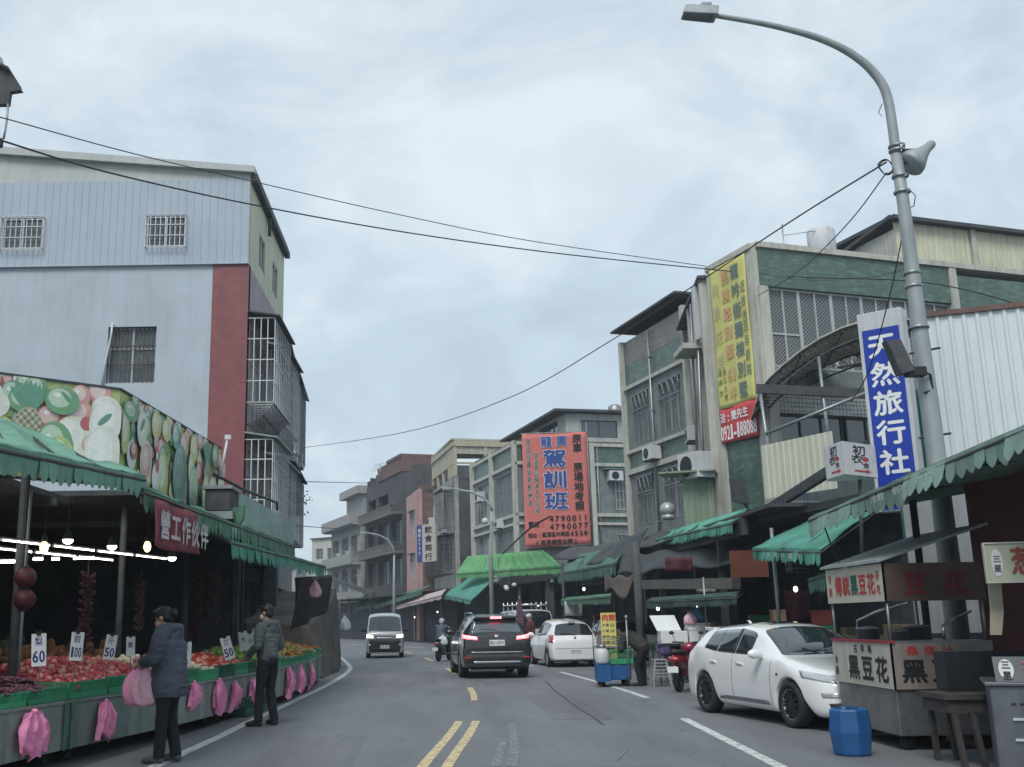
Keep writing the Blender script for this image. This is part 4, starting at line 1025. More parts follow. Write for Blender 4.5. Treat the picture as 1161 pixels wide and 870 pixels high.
def ac_unit(F, u, z, label, w=.75, h=.5, dep=.45, group='air conditioning units on the walls', m=None):
    c = F.P(u+w/2, z, dep/2); t = T('air_conditioner', label, 'air conditioner', c, F.ang, group)
    mb = MB(); mb.fbox(F, u, u+w, z, z+h, .02, dep); b = mb.obj('casing', m or M_WHITEP, t, bevel=.015)
    g = MB(); cu = u+w*.42; cz = z+h/2; 
    vs = [F.P(cu+h*.4*math.cos(a), cz+h*.4*math.sin(a), dep+.004) for a in [2*PI*k/20 for k in range(20)]]
    g.slab(vs, F.n*.006); g.obj('fan_grille', M_BLK, t)
    k = MB(); k.fbox(F, u+.05, u+.09, z-.25, z-.002, .0, .04); k.fbox(F, u+w-.09, u+w-.05, z-.25, z-.002, .0, .04)
    k.fbox(F, u+.05, u+.09, z-.04, z-.002, .041, dep); k.fbox(F, u+w-.09, u+w-.05, z-.04, z-.002, .041, dep); k.obj('bracket', M_DARKM, t)
    return t
def awning(name, label, fa, fb, ba, bb, m, val=.25, scal=.22, group=None, frame=True, text=None, cat='awning', endflap=False, ribs=3):
    """fa,fb front edge left/right as seen from the road, ba,bb back edge"""
    fa, fb, ba, bb = V(fa), V(fb), V(ba), V(bb)
    t = T(name, label, cat, (fa+fb+ba+bb)/4-V((0, 0, .6)), 0, group)
    mb = MB(); L_ = (fb-fa).length
    def fn(u, v):
        p = (ba*(1-u)+bb*u)*(1-v)+(fa*(1-u)+fb*u)*v
        return p-V((0, 0, 1))*(.09*abs(math.sin(u*PI*max(2, round(L_/1.6))))*math.sin(v*PI)+.09*noise.noise(p*1.1)*math.sin(v*PI)+.03*noise.noise(p*4)*(.2+v*.5))
    mb.surf(fn, max(8, int(L_*4)), 6, .012, True); mb.recalc = False
    c = mb.obj('canvas', m, t)
    # scalloped valance
    vb = MB(); n = max(3, int(L_/scal)); d = (fb-fa)/n; out = (fa+fb-ba-bb)/2; out.z = 0; out = out.normalized()
    for k in range(n):
        a = fa+d*k; b = fa+d*(k+1); sw = out*(.09*noise.noise(a*2.3)+.012)+V((0, 0, .05*noise.noise(a*1.9)))
        pts = [a, b, b-V((0, 0, val*.72))+sw]+[a+d*(1-s_)-V((0, 0, val*(.72+.28*math.sin(PI*s_))))+sw*(1+.4*math.sin(PI*s_)) for s_ in (.2, .4, .5, .6, .8)]+[a-V((0, 0, val*.72))+sw]
        vb.slab(pts, out*.006)
    v = vb.obj('valance', m, t)
    if text:
        s_, col, u0, cw = text; F = Fr(fa, fb); F.o = fa+out*.0; F = Fr3(fa, fb-fa, (0, 0, 1)); F.n = out; tx = MB(); tx.text(s_, F, u0, -val*.62, cw, val*.38, .05, bold=0.000); tx.obj('valance_lettering', col, v)
    if frame:
        f = MB(); dn = V((0, 0, -.04))
        f.tube([fa+dn, fb+dn], .02, 6); f.tube([ba+dn, bb+dn], .02, 6)
        for k in range(ribs+1):
            a = lerp(fa, fb, k/ribs)+dn; b = lerp(ba, bb, k/ribs)+dn; f.tube([a, b], .016, 6)
        f.obj('awning_frame', M_DARKM, t)
    return t
def post(a, h, r, label, m=None, name='steel_post', cat='post', group=None):
    mb = MB(); mb.tube([(a[0], a[1], a[2] if len(a) > 2 else 0), (a[0], a[1], h)], r, 12); mb.tube([(a[0], a[1], (a[2] if len(a) > 2 else 0)), (a[0], a[1], .04)], r*1.6, 12)
    return solo(mb, name, m or M_DARKM, label, cat, group)
# ================================================================== LEFT: grey four-storey building
b1 = T('corner_building', 'tall pale grey building with a corrugated top floor and a red tiled corner column', 'building', (-9, 30, 0))
M_LAV = mat('lavender_render', (.41, .475, .53), .85, .1, .8, bump=.2, bscale=2, streak=.34, dirt=(.3, .32, .37)); M_LAVC = mat('lavender_corrugated_metal', (.37, .435, .50), .5, .06, 1., streak=.22, dirt=(.26, .29, .35))
M_REDT = tile_mat('red_brown_tile', (.24, .075, .08), (.20, .062, .068), (.21, .07, .072), 0., .24, .12, .004, streak=.3, fade=.08)
M_CREAM = mat('cream_corrugated_metal', (.56, .56, .42), .6, .1, 1., streak=.35); M_PINKW = mat('pink_grey_render', (.42, .36, .39), .85, .15, 1.5, streak=.4)
FS = Fr((-17.5, 27), (-5.08, 27)); UL = FS.L
def us(px): return AY(px, 300, 27).x+17.5
ops = [(us(127), us(182)-.02, 7.75, 9.3)]
mb = MB(); mb.wall(FS, 0, UL-.97, 0, 11.0, ops, .25); mb.obj('side_wall', M_LAV, b1)
mb = MB(); mb.fbox(FS, UL-.969, UL, 0, 11.0, -.25, .03); mb.obj('corner_column', M_REDT, b1)
mb = MB(); P = FS.P
o1 = [(us(165), us(210), 11.5, 12.42), (us(0), us(48), 11.5, 12.42)]
xs_ = [0, us(0), us(48), us(165), us(210), UL]
for i in range(5):
    if i in (1, 3): mb.corr(FS, xs_[i], xs_[i+1], 11.02, 11.5, .2, .014, .06); mb.corr(FS, xs_[i], xs_[i+1], 12.42, 13.46, .2, .014, .06)
    else: mb.corr(FS, xs_[i], xs_[i+1], 11.02, 13.46, .2, .014, .06)
mb.fbox(FS, 0, UL, 11.0, 11.02, -.2, .1)
wc = mb.obj('upper_cladding', M_LAVC, b1)
# low gable roof over the metal storey
M_ROOFM = mat('pale_roof_metal', (.42, .45, .44), .5, .1, 1.2, streak=.2)
mb = MB()
za = lambda u: 13.5+(UL-u)*.1
mb.hexa([P(0, 13.46, .05), P(UL, 13.46, .05), P(UL, 13.46, -.1), P(0, 13.46, -.1), P(0, za(0)+.05, .05), P(UL, 13.62, .05), P(UL, 13.62, -.1), P(0, za(0)+.05, -.1)])
mb.hexa([P(-.2, za(0)+.06, .22), P(UL+.12, 13.60, .22), P(UL+.12, 13.60, -6.3), P(-.2, za(0)+.06, -6.3), P(-.2, za(0)+.3, .22), P(UL+.12, 13.78, .22), P(UL+.12, 13.78, -6.3), P(-.2, za(0)+.3, -6.3)])
mb.obj('roof', M_ROOFM, b1)
for (u0, u1, z0, z1) in o1:
    window(b1, FS, u0, u1, z0, z1, .05, 1, None, M_WHITEP, M_GLASS, bars=(8, 3, .1), d0=.06)
u0, u1, z0, z1 = ops[0]; ww = window(b1, FS, u0, u1, z0, z1, .15, 1, .62, M_ALU, M_CURT, bars=(11, 3, -.09), barm=M_DARKM)
mb = MB(); mb.tube([FS.P(u0-.1, z0-.3, .06), FS.P(u0-.02, z0+.5, .07), FS.P(u0+.1, z1-.3, .07), FS.P(u0+.12, z1+.1, .05)], .03, 8); mb.obj('drain_pipe', M_WHITEP, b1)
mb = MB(); mb.lathe(FS.P(us(22), za(us(22))+.2, -1.2), [(0, .55), (.25, .5), (.48, .32), (.56, .1), (.5, 0), (0, 0)], 20); mb.obj('roof_ventilator', M_STEEL, b1)
# street side
FF = Fr((-5.08, 27), (-5.08, 33.2)); FL = FF.L
mb = MB(); mb.wall(FF, .03, FL, 3.4, 11.0, [(.5, 3.2, 6.9, 9.3), (.5, 3.2, 4.2, 6.0), (3.7, 5.9, 6.9, 9.3), (3.7, 5.9, 4.2, 6.0)], .25); mb.obj('front_wall', M_PINKW, b1)
mb = MB(); mb.wall(FF, .03, FL, 11.0, 13.45, [(1.5, 2.5, 11.5, 12.5), (3.9, 4.9, 11.5, 12.5)], .2); mb.obj('front_cladding', M_CREAM, b1)
mb = MB(); mb.fbox(FF, -.1, FL+.1, 13.4, 13.6, .02, .18); mb.tube([FF.P(2.6, 13.4, .1), FF.P(2.6, 12.8, .1)], .05, 8); mb.obj('gutter', M_DARKM, b1)
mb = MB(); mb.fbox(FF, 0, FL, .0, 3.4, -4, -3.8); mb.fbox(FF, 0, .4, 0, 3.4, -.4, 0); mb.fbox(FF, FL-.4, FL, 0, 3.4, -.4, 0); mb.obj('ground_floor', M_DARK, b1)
mb = MB(); mb.fbox(FF, .03, FL, 3.2, 3.4, -4, -.25); mb.fbox(FF, .03, FL, 3.2, 13.4, -6.4, -6.2); mb.obj('floor_slab', M_DARK, b1)
for z0, z1 in ((6.9, 9.3), (4.2, 6.0)):
    for a, b in ((.5, 3.2), (3.7, 5.9)): window(b1, FF, a, b, z0, z1, .12, 3, .7, M_ALU, M_CURT)
for a in (1.5, 3.9): window(b1, FF, a, a+1, 11.5, 12.5, .05, 1, None, M_ALU, M_GLASS)
cage(b1, FF, .05, 2.9, 7.2, 9.5, .72, 9, 4, M_WHITEP, M_DARKM); cage(b1, FF, .05, 2.9, 4.1, 6.2, .72, 9, 4, M_WHITEP, M_STEEL)
cage(b1, FF, 3.1, 6.1, 7.2, 9.4, .55, 9, 4, M_WHITEP, M_DARKM); cage(b1, FF, 3.1, 6.1, 4.1, 6.1, .5, 9, 4, M_WHITEP, M_STEEL)
mb = MB()
for k in range(14): mb.tube([FF.P(.1+k*.2, 7.15, .75), FF.P(.15+k*.2, 6.75, .35), FF.P(.1+k*.2, 6.6, .02)], .014, 5)
mb.tube([FF.P(.05, 7.12, .75), FF.P(3.0, 7.12, .75)], .02, 5); mb.tube([FF.P(.05, 6.85, .45), FF.P(3.0, 6.85, .45)], .02, 5); mb.obj('cage_bracket', M_DARKM, b1)
# next house on the left side, lower
b2 = T('terrace_house', 'narrow grey house with barred balconies next beyond the red tiled corner', 'building', (-8, 36, 0))
F2 = Fr((-5.16, 33.25), (-5.5, 39.2))
mb = MB(); mb.wall(F2, 0, F2.L, 2.6, 10.6, [(.5, 5.2, 7.6, 9.6), (.5, 5.2, 4.4, 6.4)], .25); mb.fbox(F2, 0, F2.L, 0, 3.2, -3.5, -3.3); mb.fbox(F2, 0, .4, 0, 3.2, -.5, -.05); mb.obj('front_wall', mat('grey_mosaic_render', (.28, .285, .29), .85, .2, 2, streak=.5), b2)
mb = MB(); mb.fbox(F2, 0, F2.L, 3.0, 3.2, -9, -.26); mb.fbox(F2, 0, .2, 3.2, 10.55, -9, -.26); mb.fbox(F2, F2.L-.2, F2.L, 0, 10.55, -9, -.26); mb.obj('side_wall', M_CONCW, b2)
mb = MB(); mb.hexa([F2.P(-.05, 10.62, .3), F2.P(F2.L, 10.2, .3), F2.P(F2.L, 10.75, -5), F2.P(-.05, 11.2, -5), F2.P(-.05, 10.74, .3), F2.P(F2.L, 10.32, .3), F2.P(F2.L, 10.9, -5), F2.P(-.05, 11.35, -5)]); mb.obj('roof', M_DARKM, b2)
window(b2, F2, .5, 5.2, 7.6, 9.6, .15, 5, .7, M_ALU, M_CURT); window(b2, F2, .5, 5.2, 4.4, 6.4, .15, 5, .7, M_ALU, M_CURT)
cage(b2, F2, .2, 3.0, 7.2, 9.7, .42, 8, 5, M_WHITEP, M_DARKM); cage(b2, F2, 3.1, 5.8, 7.2, 9.7, .42, 8, 5, M_STEEL, M_STEEL); cage(b2, F2, .2, 5.6, 4.2, 6.5, .4, 14, 4, M_STEEL, M_DARKM)
ac_unit(F2, 2.2, 6.55, 'grey air conditioner between the cages of the narrow left house')
# tiny near house corner at the far left (eave and pipe)
b3 = T('roof_corner_house', 'dark wooden eave of a house cut off at the upper left edge', 'building', (-8, 18, 0))
Pn = lambda px, py, Y=18.: AY(px, py, Y)
mb = MB(); mb.slab([Pn(-60, 55), Pn(9, 79), Pn(24, 102), Pn(11, 104), Pn(9, 118), Pn(-60, 120)], (0, .12, 0))
mb.slab([Pn(-60, 50, 17.9), Pn(9, 78, 17.9), Pn(24.5, 103, 18.5), Pn(12, 103, 18.5), Pn(-60, 80, 18.5)], (0, 0, .05)); mb.obj('eave', M_CONCD, b3)
mb = MB(); mb.slab([Pn(-60, 30, 18.3), Pn(0, 64, 18.3), Pn(4, 74, 18.3), Pn(-60, 60, 18.3)], (0, .1, 0)); mb.obj('roof_tile_cap', M_CONCW, b3)
mb = MB(); mb.tube([Pn(9, 118), Pn(8, 135), Pn(6, 148), Pn(4, 158)], .02, 6); mb.obj('drain_pipe', M_STEEL, b3)
mb = MB(); mb.slab([Pn(-60, 120), Pn(-8, 120), Pn(-8, 700), Pn(-60, 700)], (0, .2, 0)); mb.obj('wall', M_CONCW, b3)
mb = MB(); mb.lathe(Pn(0, 162), [(0, -.08), (.06, -.08), (.06, .05), (.03, .09), (0, .09)], 10); mb.obj('insulator', M_CONCD, b3)
# ================================================================== market shed behind the fruit stalls
shed = T('market_shed', 'dark roofed market hall open to the street behind the fruit counters', 'market hall', (-7, 16, 0))
mb = MB(); mb.box(-14, 4, 3.32, -5.6, 16, 3.4); mb.box(-14, 16.01, 3.45, -4.6, 26.9, 3.53); mb.obj('roof', M_DARKM, shed)
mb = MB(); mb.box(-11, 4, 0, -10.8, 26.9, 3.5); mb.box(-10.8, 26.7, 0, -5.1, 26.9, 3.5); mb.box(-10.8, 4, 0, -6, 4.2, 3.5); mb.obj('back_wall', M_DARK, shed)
mb = MB(); 
for y in (8, 11.5, 15, 18.5, 22, 25.5): mb = MB(); mb.box(-10.8, y, 3.2, -5.5, y+.08, 3.3); mb.obj('roof_beam', M_DARKM, shed)
mb = MB(); mb.box(-4.3, 15, 3.2, -4.22, 27, 3.32); mb.obj('edge_beam', M_DARKM, shed)
for x, y in ((-8.9, 12.2), (-8.6, 16.5), (-8.2, 21.5)):
    mb = MB(); mb.box(x-.6, y-.9, 0, x+.6, y+.9, .8); mb.obj('inner_counter', M_DARKM, shed)
FP = [(-5.1, 7.5), (-4.7, 9.9), (-4.3, 12.5), (-3.72, 15.1), (-3.48, 16.9), (-3.22, 19.3), (-3.05, 21.7), (-2.98, 24.0), (-3.05, 26.2), (-3.2, 28.6)]
post((AX(18, 700, -5.0).x, AX(18, 700, -5.0).y), 3.3, .055, 'dark steel post at the far left of the fruit stalls')
post((AX(24, 700, -5.05).x, AX(24, 700, -5.05).y), 3.2, .03, 'thin grey pipe beside the dark post at the far left', M_STEEL)
post((-4.75, 19.8), 3.3, .06, 'dark shed post behind the man in the grey jacket')
post((-4.6, 23.6), 3.3, .05, 'slim post deep under the teal awning')
post((-4.9, 16.3), 3.3, .05, 'dark post behind the woman in the long coat')
# counters ---------------------------------------------------------------
M_CNT = mat('grey_green_counter_metal', (.15, .185, .17), .55, .22, 2.2, metal=.2, streak=.45, bump=.15, bscale=8); M_CRATE = mat('green_plastic_crate', (.035, .26, .13), .5, .15, 4); M_CRATED = mat('dark_green_crate', (.02, .09, .06), .6, .2, 4)
cdesc = ['with the purple grapes at the bottom left edge', 'under the red apples beside the woman', 'behind the woman in the long coat', 'under the small red fruit between woman and man', 'just left of the man', 'behind the man', 'right of the man under the green crates', 'second from the far end of the fruit row', 'at the far end of the fruit row']
counters = []
for i in range(1, len(FP)-1):
    a, b = V((*FP[i], 0)), V((*FP[i+1], 0)); F = Fr(a, b); L_ = F.L; k = i-1
    # note: seen from the road the frame's outward normal must point to the road
    if F.n.x < 0: F = Fr(b, a); 
    t = T('fruit_counter', 'grey green metal market counter '+cdesc[k], 'counter', tuple(F.P(L_/2, 0, -.6)), F.ang, 'wheeled counters of the fruit market')
    mb = MB(); mb.fbox(F, .02, L_-.02, .14, .64, -1.25, 0); mb.fbox(F, .0, L_, .64, .68, -1.3, .02); mb.obj('cabinet', mat('counter_metal_%d' % (k % 4), [(.26, .30, .28), (.20, .24, .225), (.30, .33, .31), (.23, .24, .235)][k % 4], .6, .28, 2.2, metal=.15, streak=.55, bump=.15, bscale=8), t, bevel=.008)
    mb = MB()
    for u in (.05, L_-.1): mb.fbox(F, u, u+.05, .14, .68, .021, .03)
    mb.obj('edge_strip', M_GREENC, t)
    for u in (.25, L_-.25):
        for d in (-.12, -1.1):
            c = F.P(u, .07, d); w_ = MB(); w_.lathe(c, [(0, -.025), (.07, -.025), (.07, .025), (0, .025)], 14, 'x' if abs(F.ex.x) < .5 else 'y'); w_.obj('castor', M_TYRE, t)
    counters.append((t, F, L_))
# green crate rims along the counters' front edge
def crate(F, u0, u1, z0, h, dep, label, m=None, group='green plastic crates on the fruit counters', d1=-.0):
    m = m or M_CRATE; t = MB(); th = .015
    t.fbox(F, u0, u1, z0, z0+.012, d1-dep, d1)
    for (a, b, c, d) in ((u0, u1, d1-th, d1), (u0, u1, d1-dep, d1-dep+th), (u0, u0+th, d1-dep+th, d1-th), (u1-th, u1, d1-dep+th, d1-th)):
        t.fbox(F, a, b, z0+.012, z0+h*.35, c, d); t.fbox(F, a, b, z0+h*.88, z0+h, c, d)
    n = max(3, int((u1-u0)/.035))
    for k in range(n+1):
        u = u0+(u1-u0-.012)*k/n; t.fbox(F, u, u+.012, z0+h*.35, z0+h*.88, d1-th, d1-.002)
    for k in range(9):
        d = d1-th-(dep-2*th)*k/8; t.fbox(F, u0, u0+th, z0+h*.35, z0+h*.88, d-.02, d); t.fbox(F, u1-th, u1, z0+h*.35, z0+h*.88, d-.02, d)
    return solo(t, 'plastic_crate', m, label, 'crate', group)
cn = 0
for k, (t, F, L_) in enumerate(counters):
    n = max(1, round(L_/.95)); 
    for q in range(n):
        cn += 1; w_ = L_/n
        nm = ['at the front of the counter of purple grapes', 'in front of the red apples', 'behind the woman', 'below the small red fruit', 'left of the man', 'behind the man', 'right of the man', 'near the far end', 'at the far end'][k]
        lab = 'green slatted crate %s, %s' % (nm, ['nearer one', 'farther one', 'farthest one'][q] if n > 1 else 'on its own')
        crate(F, q*w_+.02 if F.ex.y > 0 else L_-(q+1)*w_+.02, (q+1)*w_-.02 if F.ex.y > 0 else L_-q*w_-.02, .685, random.choice((.15, .19, .21)), .42, lab, random.choice((None, None, None, mat('bright_green_crate', (.05, .36, .17), .5, .15, 4), M_CRATED)))
# dark crates under/behind man
for j, (x, y, lab) in enumerate(((-3.25, 18.0, 'dark green crate on the ground left of the man'), (-3.16, 18.75, 'dark green crate on the ground behind the man'))):
    F = Fr((x, y), (x+.05, y+.62)); F = F if F.n.x > 0 else Fr((x+.05, y+.62), (x, y)); crate(F, 0, .62, .02, .3, .4, lab, M_CRATED, 'dark crates on the ground')
# fruit ------------------------------------------------------------------
M_APPLE = mat('red_apple_skin', (.44, .07, .09), .4, .5, 10, coat=.15); M_APPLE2 = mat('pink_apple_skin', (.58, .27, .22), .4, .4, 10, coat=.15); M_ORNG = mat('orange_peel', (.60, .20, .03), .5, .15, 9, bump=.2, bscale=90)
M_GUAVA = mat('green_guava_skin', (.26, .40, .10), .5, .2, 9); M_YPEAR = mat('yellow_pear_skin', (.55, .45, .16), .5, .2, 9); M_GRAPE = mat('purple_grape_skin', (.11, .035, .06), .4, .5, 12, coat=.2); M_TOM = mat('tomato_skin', (.48, .06, .03), .3, .2, 9, coat=.4)
M_POTATO = mat('brown_root_skin', (.27, .12, .06), .8, .3, 6); M_PALE = mat('pale_fruit_skin', (.55, .50, .38), .5, .2, 9)
FRUITM = {}
def fruit_proto(key, m, r, sx=1.):
    mb = MB(); mb.smooth = True
    mb.lathe((0, 0, 0), [(0, r*.12), (r*.35, 0), (r*.8, r*.3), (r, r*.9*sx), (r*.85, r*1.45*sx), (r*.45, r*1.78*sx), (r*.12, r*1.68*sx), (0, r*1.6*sx)], 12)
    me = mb.obj(key, m); d = me.data; D.objects.remove(me); FRUITM[key] = d
for k, m, r, s_ in (('apple', M_APPLE, .042, 1), ('pink_apple', M_APPLE2, .042, 1), ('orange', M_ORNG, .042, 1.05), ('guava', M_GUAVA, .05, 1.1), ('pear', M_YPEAR, .046, 1.2), ('tomato', M_TOM, .033, .9), ('root_vegetable', M_POTATO, .065, 1.3), ('wax_apple', M_PALE, .045, 1.1)): fruit_proto(k, m, r, s_)
def pile(key, F, u0, u1, d0, d1, z0, z1, n, label, cat, group, mix=None):
    """fruit heaped on a slope: low at d1 (road side), high at d0"""
    for i in range(n):
        u = random.uniform(u0, u1); q = random.random(); d = d1+(d0-d1)*q; z = z0+(z1-z0)*min(1, q*1.25)+random.uniform(-.012, .025)-.05*(2*(u-u0)/(u1-u0)-1)**2
        kk = key if not mix or random.random() < .65 else mix
        o = D.objects.new(kk, FRUITM[kk]); COL.objects.link(o); o.location = F.P(u, z, d); o.rotation_euler = (random.uniform(-.9, .9), random.uniform(-.9, .9), random.uniform(0, 6))
        s_ = random.uniform(.85, 1.12); o.scale = (s_, s_, s_)
        lb = label if kk == key else label.replace('red', 'pinkish').replace('orange', 'pale')
        tag(o, lb, cat, group)
def heap(name, F, u0, u1, d0, d1, z0, z1, m, label, cat):
    """the solid bed below the top layer (a stepped display board under the fruit)"""
    mb = MB()
    def fn(a, b):
        q = 1-b; return F.P(u0+(u1-u0)*a, z0+(z1-z0)*min(1, q*1.25)-.03-.05*(2*a-1)**2, d1+(d0-d1)*q)
    mb.surf(fn, 10, 8, .04); mb.recalc = False
    return solo(mb, name, m, label, cat)
M_BOARD = mat('cardboard', (.30, .22, .15), .85, .15, 4)
def stock(ci, key, n, z1, lab, cat, grp, mix=None, u=(0.06, .94), d=(-1.15, -.05), bedm=None):
    t, F, L_ = counters[ci]; a, b = u[0]*L_, u[1]*L_
    heap('display_board', F, a, b, d[0], d[1], .82, z1, bedm or M_BOARD, 'sloping display board under '+grp, 'display board')
    pile(key, F, a, b, d[0], d[1], .82, z1, n, lab, cat, grp, mix)
stock(1, 'apple', 330, 1.04, 'red apple in the big heap on the counter beside the woman', 'apple', 'red apples heaped beside the woman', 'pink_apple', bedm=M_APPLE)
stock(2, 'wax_apple', 110, 1.0, 'pale round fruit heaped behind the woman', 'fruit', 'pale fruit behind the woman', 'tomato')
stock(3, 'tomato', 190, .98, 'small red fruit between the woman and the man', 'fruit', 'small red fruit between the two people', 'pink_apple', bedm=M_TOM)
stock(4, 'guava', 150, 1.0, 'green guava heaped left of the man', 'guava', 'green guavas left of the man', bedm=M_GUAVA)
stock(5, 'orange', 90, 1.0, 'orange citrus fruit heaped behind the man', 'citrus fruit', 'citrus behind the man', 'pear')
stock(6, 'pear', 130, 1.0, 'yellow pear heaped right of the man', 'pear', 'yellow pears right of the man', 'orange')
stock(7, 'orange', 110, .98, 'orange fruit heaped near the far end of the row', 'citrus fruit', 'oranges near the far end of the row')
# grapes: bunches of many berries
M_WRAP = flat('clear_wrap', (.4, .38, .42), .2)
bun = None
t0, F0, L0 = counters[0]
for i in range(30):
    if bun is None:
        mb = MB()
        for q in range(46):
            r = .075*(1-q/60); a = random.uniform(0, 6.28); mb.sph((-.12+q*.0055, r*math.cos(a)*random.uniform(.4, 1), .035+r*.6*abs(math.sin(a))), .017, 7, 5)
        o = mb.obj('grape_bunch', M_GRAPE, None, world=False); bun = o
    else: o = bun.copy(); COL.objects.link(o)
    a = i % 10; b = i//10
    o.location = F0.P(.15+a*.24+random.uniform(-.04, .04), .80+b*.075, -.16-b*.33+random.uniform(-.04, .04)); o.rotation_euler = (random.uniform(-.1, .3), random.uniform(-.15, .15), random.uniform(0, 6.28)); o.scale = (1.25, 1.25, 1.1)
    tag(o, 'bunch of dark purple grapes in the crates at the left edge', 'grapes', 'purple grape bunches at the left edge')
heap('display_board', F0, .1, L0-.1, -1.15, -.05, .78, .98, M_GRAPE, 'sloping display board under the purple grapes', 'display board')
# orange roots behind the woman: second row table
F9 = Fr((-5.3, 14.4), (-4.9, 18.6)); F9 = F9 if F9.n.x > 0 else Fr((-4.9, 18.6), (-5.3, 14.4))
t = T('back_table', 'dark table with brown roots behind the counters right of the woman', 'table', tuple(F9.P(F9.L/2, 0, -.4)), F9.ang)
mb = MB(); mb.fbox(F9, 0, F9.L, .8, .85, -1, 0); mb.obj('table_top', M_CNT, t)
for u in (.1, F9.L-.1):
    for d in (-.05, -.95): mb = MB(); mb.fbox(F9, u-.03, u+.03, 0, .8, d-.03, d+.03); mb.obj('leg', M_DARKM, t)
pile('root_vegetable', F9, .3, F9.L-.3, -.9, -.1, .86, 1.15, 110, 'brown root vegetable on the back table right of the woman', 'root vegetable', 'brown roots on the back table')
heap('display_board', F9, .25, F9.L-.25, -.9, -.1, .88, 1.15, M_POTATO, 'sloping display board under the brown roots', 'display board')
# background produce mounds in the dark: dark green cabbages
mb = MB(); 
r_ = random.Random(3)
cab = None
for i in range(46):
    if cab is None:
        c = MB(); c.smooth = True
        for q in range(9):
            a = q*.7; M_ = Matrix.Rotation(a, 3, 'Z') @ Matrix.Rotation(.5, 3, 'Y'); c.sph((.03*math.cos(a), .03*math.sin(a), .10), (.10, .12, .10), 8, 6, M_)
        cab = c.obj('cabbage', mat('dark_leaf_green', (.06, .10, .055), .7, .35, 8), None, world=False); o = cab
    else: o = cab.copy(); COL.objects.link(o)
    x = -6.9+r_.uniform(-.6, .6); y = 9.5+i*.16; o.location = (x, y, .98+.10*(i % 3)+.1*(x < -6.9)); o.rotation_euler = (r_.uniform(-.5, .5), r_.uniform(-.5, .5), r_.uniform(0, 6)); o.scale = (1.2,)*3
    tag(o, 'dark green cabbage on the shelf deep in the market hall', 'cabbage', 'cabbages deep in the market hall')
t = T('produce_shelf', 'long dark shelf of cabbages deep in the market hall', 'shelf', (-6.9, 13, 0))
mb = MB(); mb.box(-7.7, 9, .88, -6.1, 17.4, .96); mb.obj('shelf_top', M_CNT, t)
for x in (-7.6, -6.2):
    for y in (9.1, 13, 17.3): mb = MB(); mb.box(x-.03, y-.03, 0, x+.03, y+.03, .88); mb.obj('leg', M_DARKM, t)
# price boards ------------------------------------------------------------
M_INK = flat('blue_marker_ink', (.02, .03, .16), .7)
for (px, py, h_, Y, txt, lab, tilt) in ((44, 737, 37, 11.6, ['梨', '60'], 'white price card reading 60 above the purple grapes', .06), (87, 733, 32, 12.6, ['甜', '100'], 'white price card standing in the red apples, left one', -.05), (125, 734, 28, 13.2, ['斤', '50'], 'narrow white price card in the apples, middle one', -.12), (148, 733, 22, 13.6, ['果'], 'small white price card just left of the woman', .02), (211, 741, 26, 15.6, ['元', '3', '0'], 'white price card just right of the woman', .0), (258, 735, 26, 17.6, ['三', '50'], 'leaning white price card above the small red fruit', .3), (276, 727, 22, 19.5, ['大'], 'leftmost of the three narrow cards left of the man', .15), (284, 728, 20, 20.2, ['小'], 'middle of the three narrow cards left of the man', .1), (291, 724, 22, 20.8, ['中'], 'rightmost of the three narrow cards left of the man', .0)):
    c = AY(px, py, Y); s_ = Y*1.03/1189; H_ = h_*s_*.92; W_ = H_*.46
    up = V((-math.sin(tilt), 0, math.cos(tilt))); ex = V((math.cos(tilt), 0, math.sin(tilt)))
    t = T('price_card', lab, 'price card', c-V((0, 0, H_)), 0, 'white price cards on sticks')
    F = Fr3(c-ex*W_/2-up*H_/2, ex, up)
    mb = MB(); mb.fbox(F, 0, W_, 0, H_, -.006, 0); cd = mb.obj('card', M_CARD, t)
    mb = MB()
    if len(txt) == 1: mb.text(txt[0], F, W_*.15, H_*.4, W_*.7, H_*.34, .002)
    else:
        mb.text(txt[0], F, W_*.22, H_*.62, W_*.55, H_*.28, .002)
        if len(txt) == 2: mb.text(txt[1], F, W_*.05, H_*.1, W_*.9/len(txt[1]), H_*.4, .002, bold=0.015)
        else: mb.text(txt[1], F, W_*.25, H_*.36, W_*.5, H_*.22, .002); mb.text(txt[2], F, W_*.25, H_*.08, W_*.5, H_*.24, .002)
    mb.obj('card_lettering', M_INK, cd)
    mb = MB(); mb.tube([F.P(W_/2, -H_*.9, -.02), F.P(W_/2, H_*.98, -.015)], .006, 6); mb.obj('stick', M_STEEL, t)
    mb = MB(); mb.fbox(F, W_*.35, W_*.65, H_*.94, H_*1.04, -.015, .012); mb.tube([F.P(W_*.3, H_*1.1, 0), F.P(W_*.5, H_*1.0, 0), F.P(W_*.7, H_*1.1, 0)], .005, 5); mb.obj('clip', M_BLK, t)
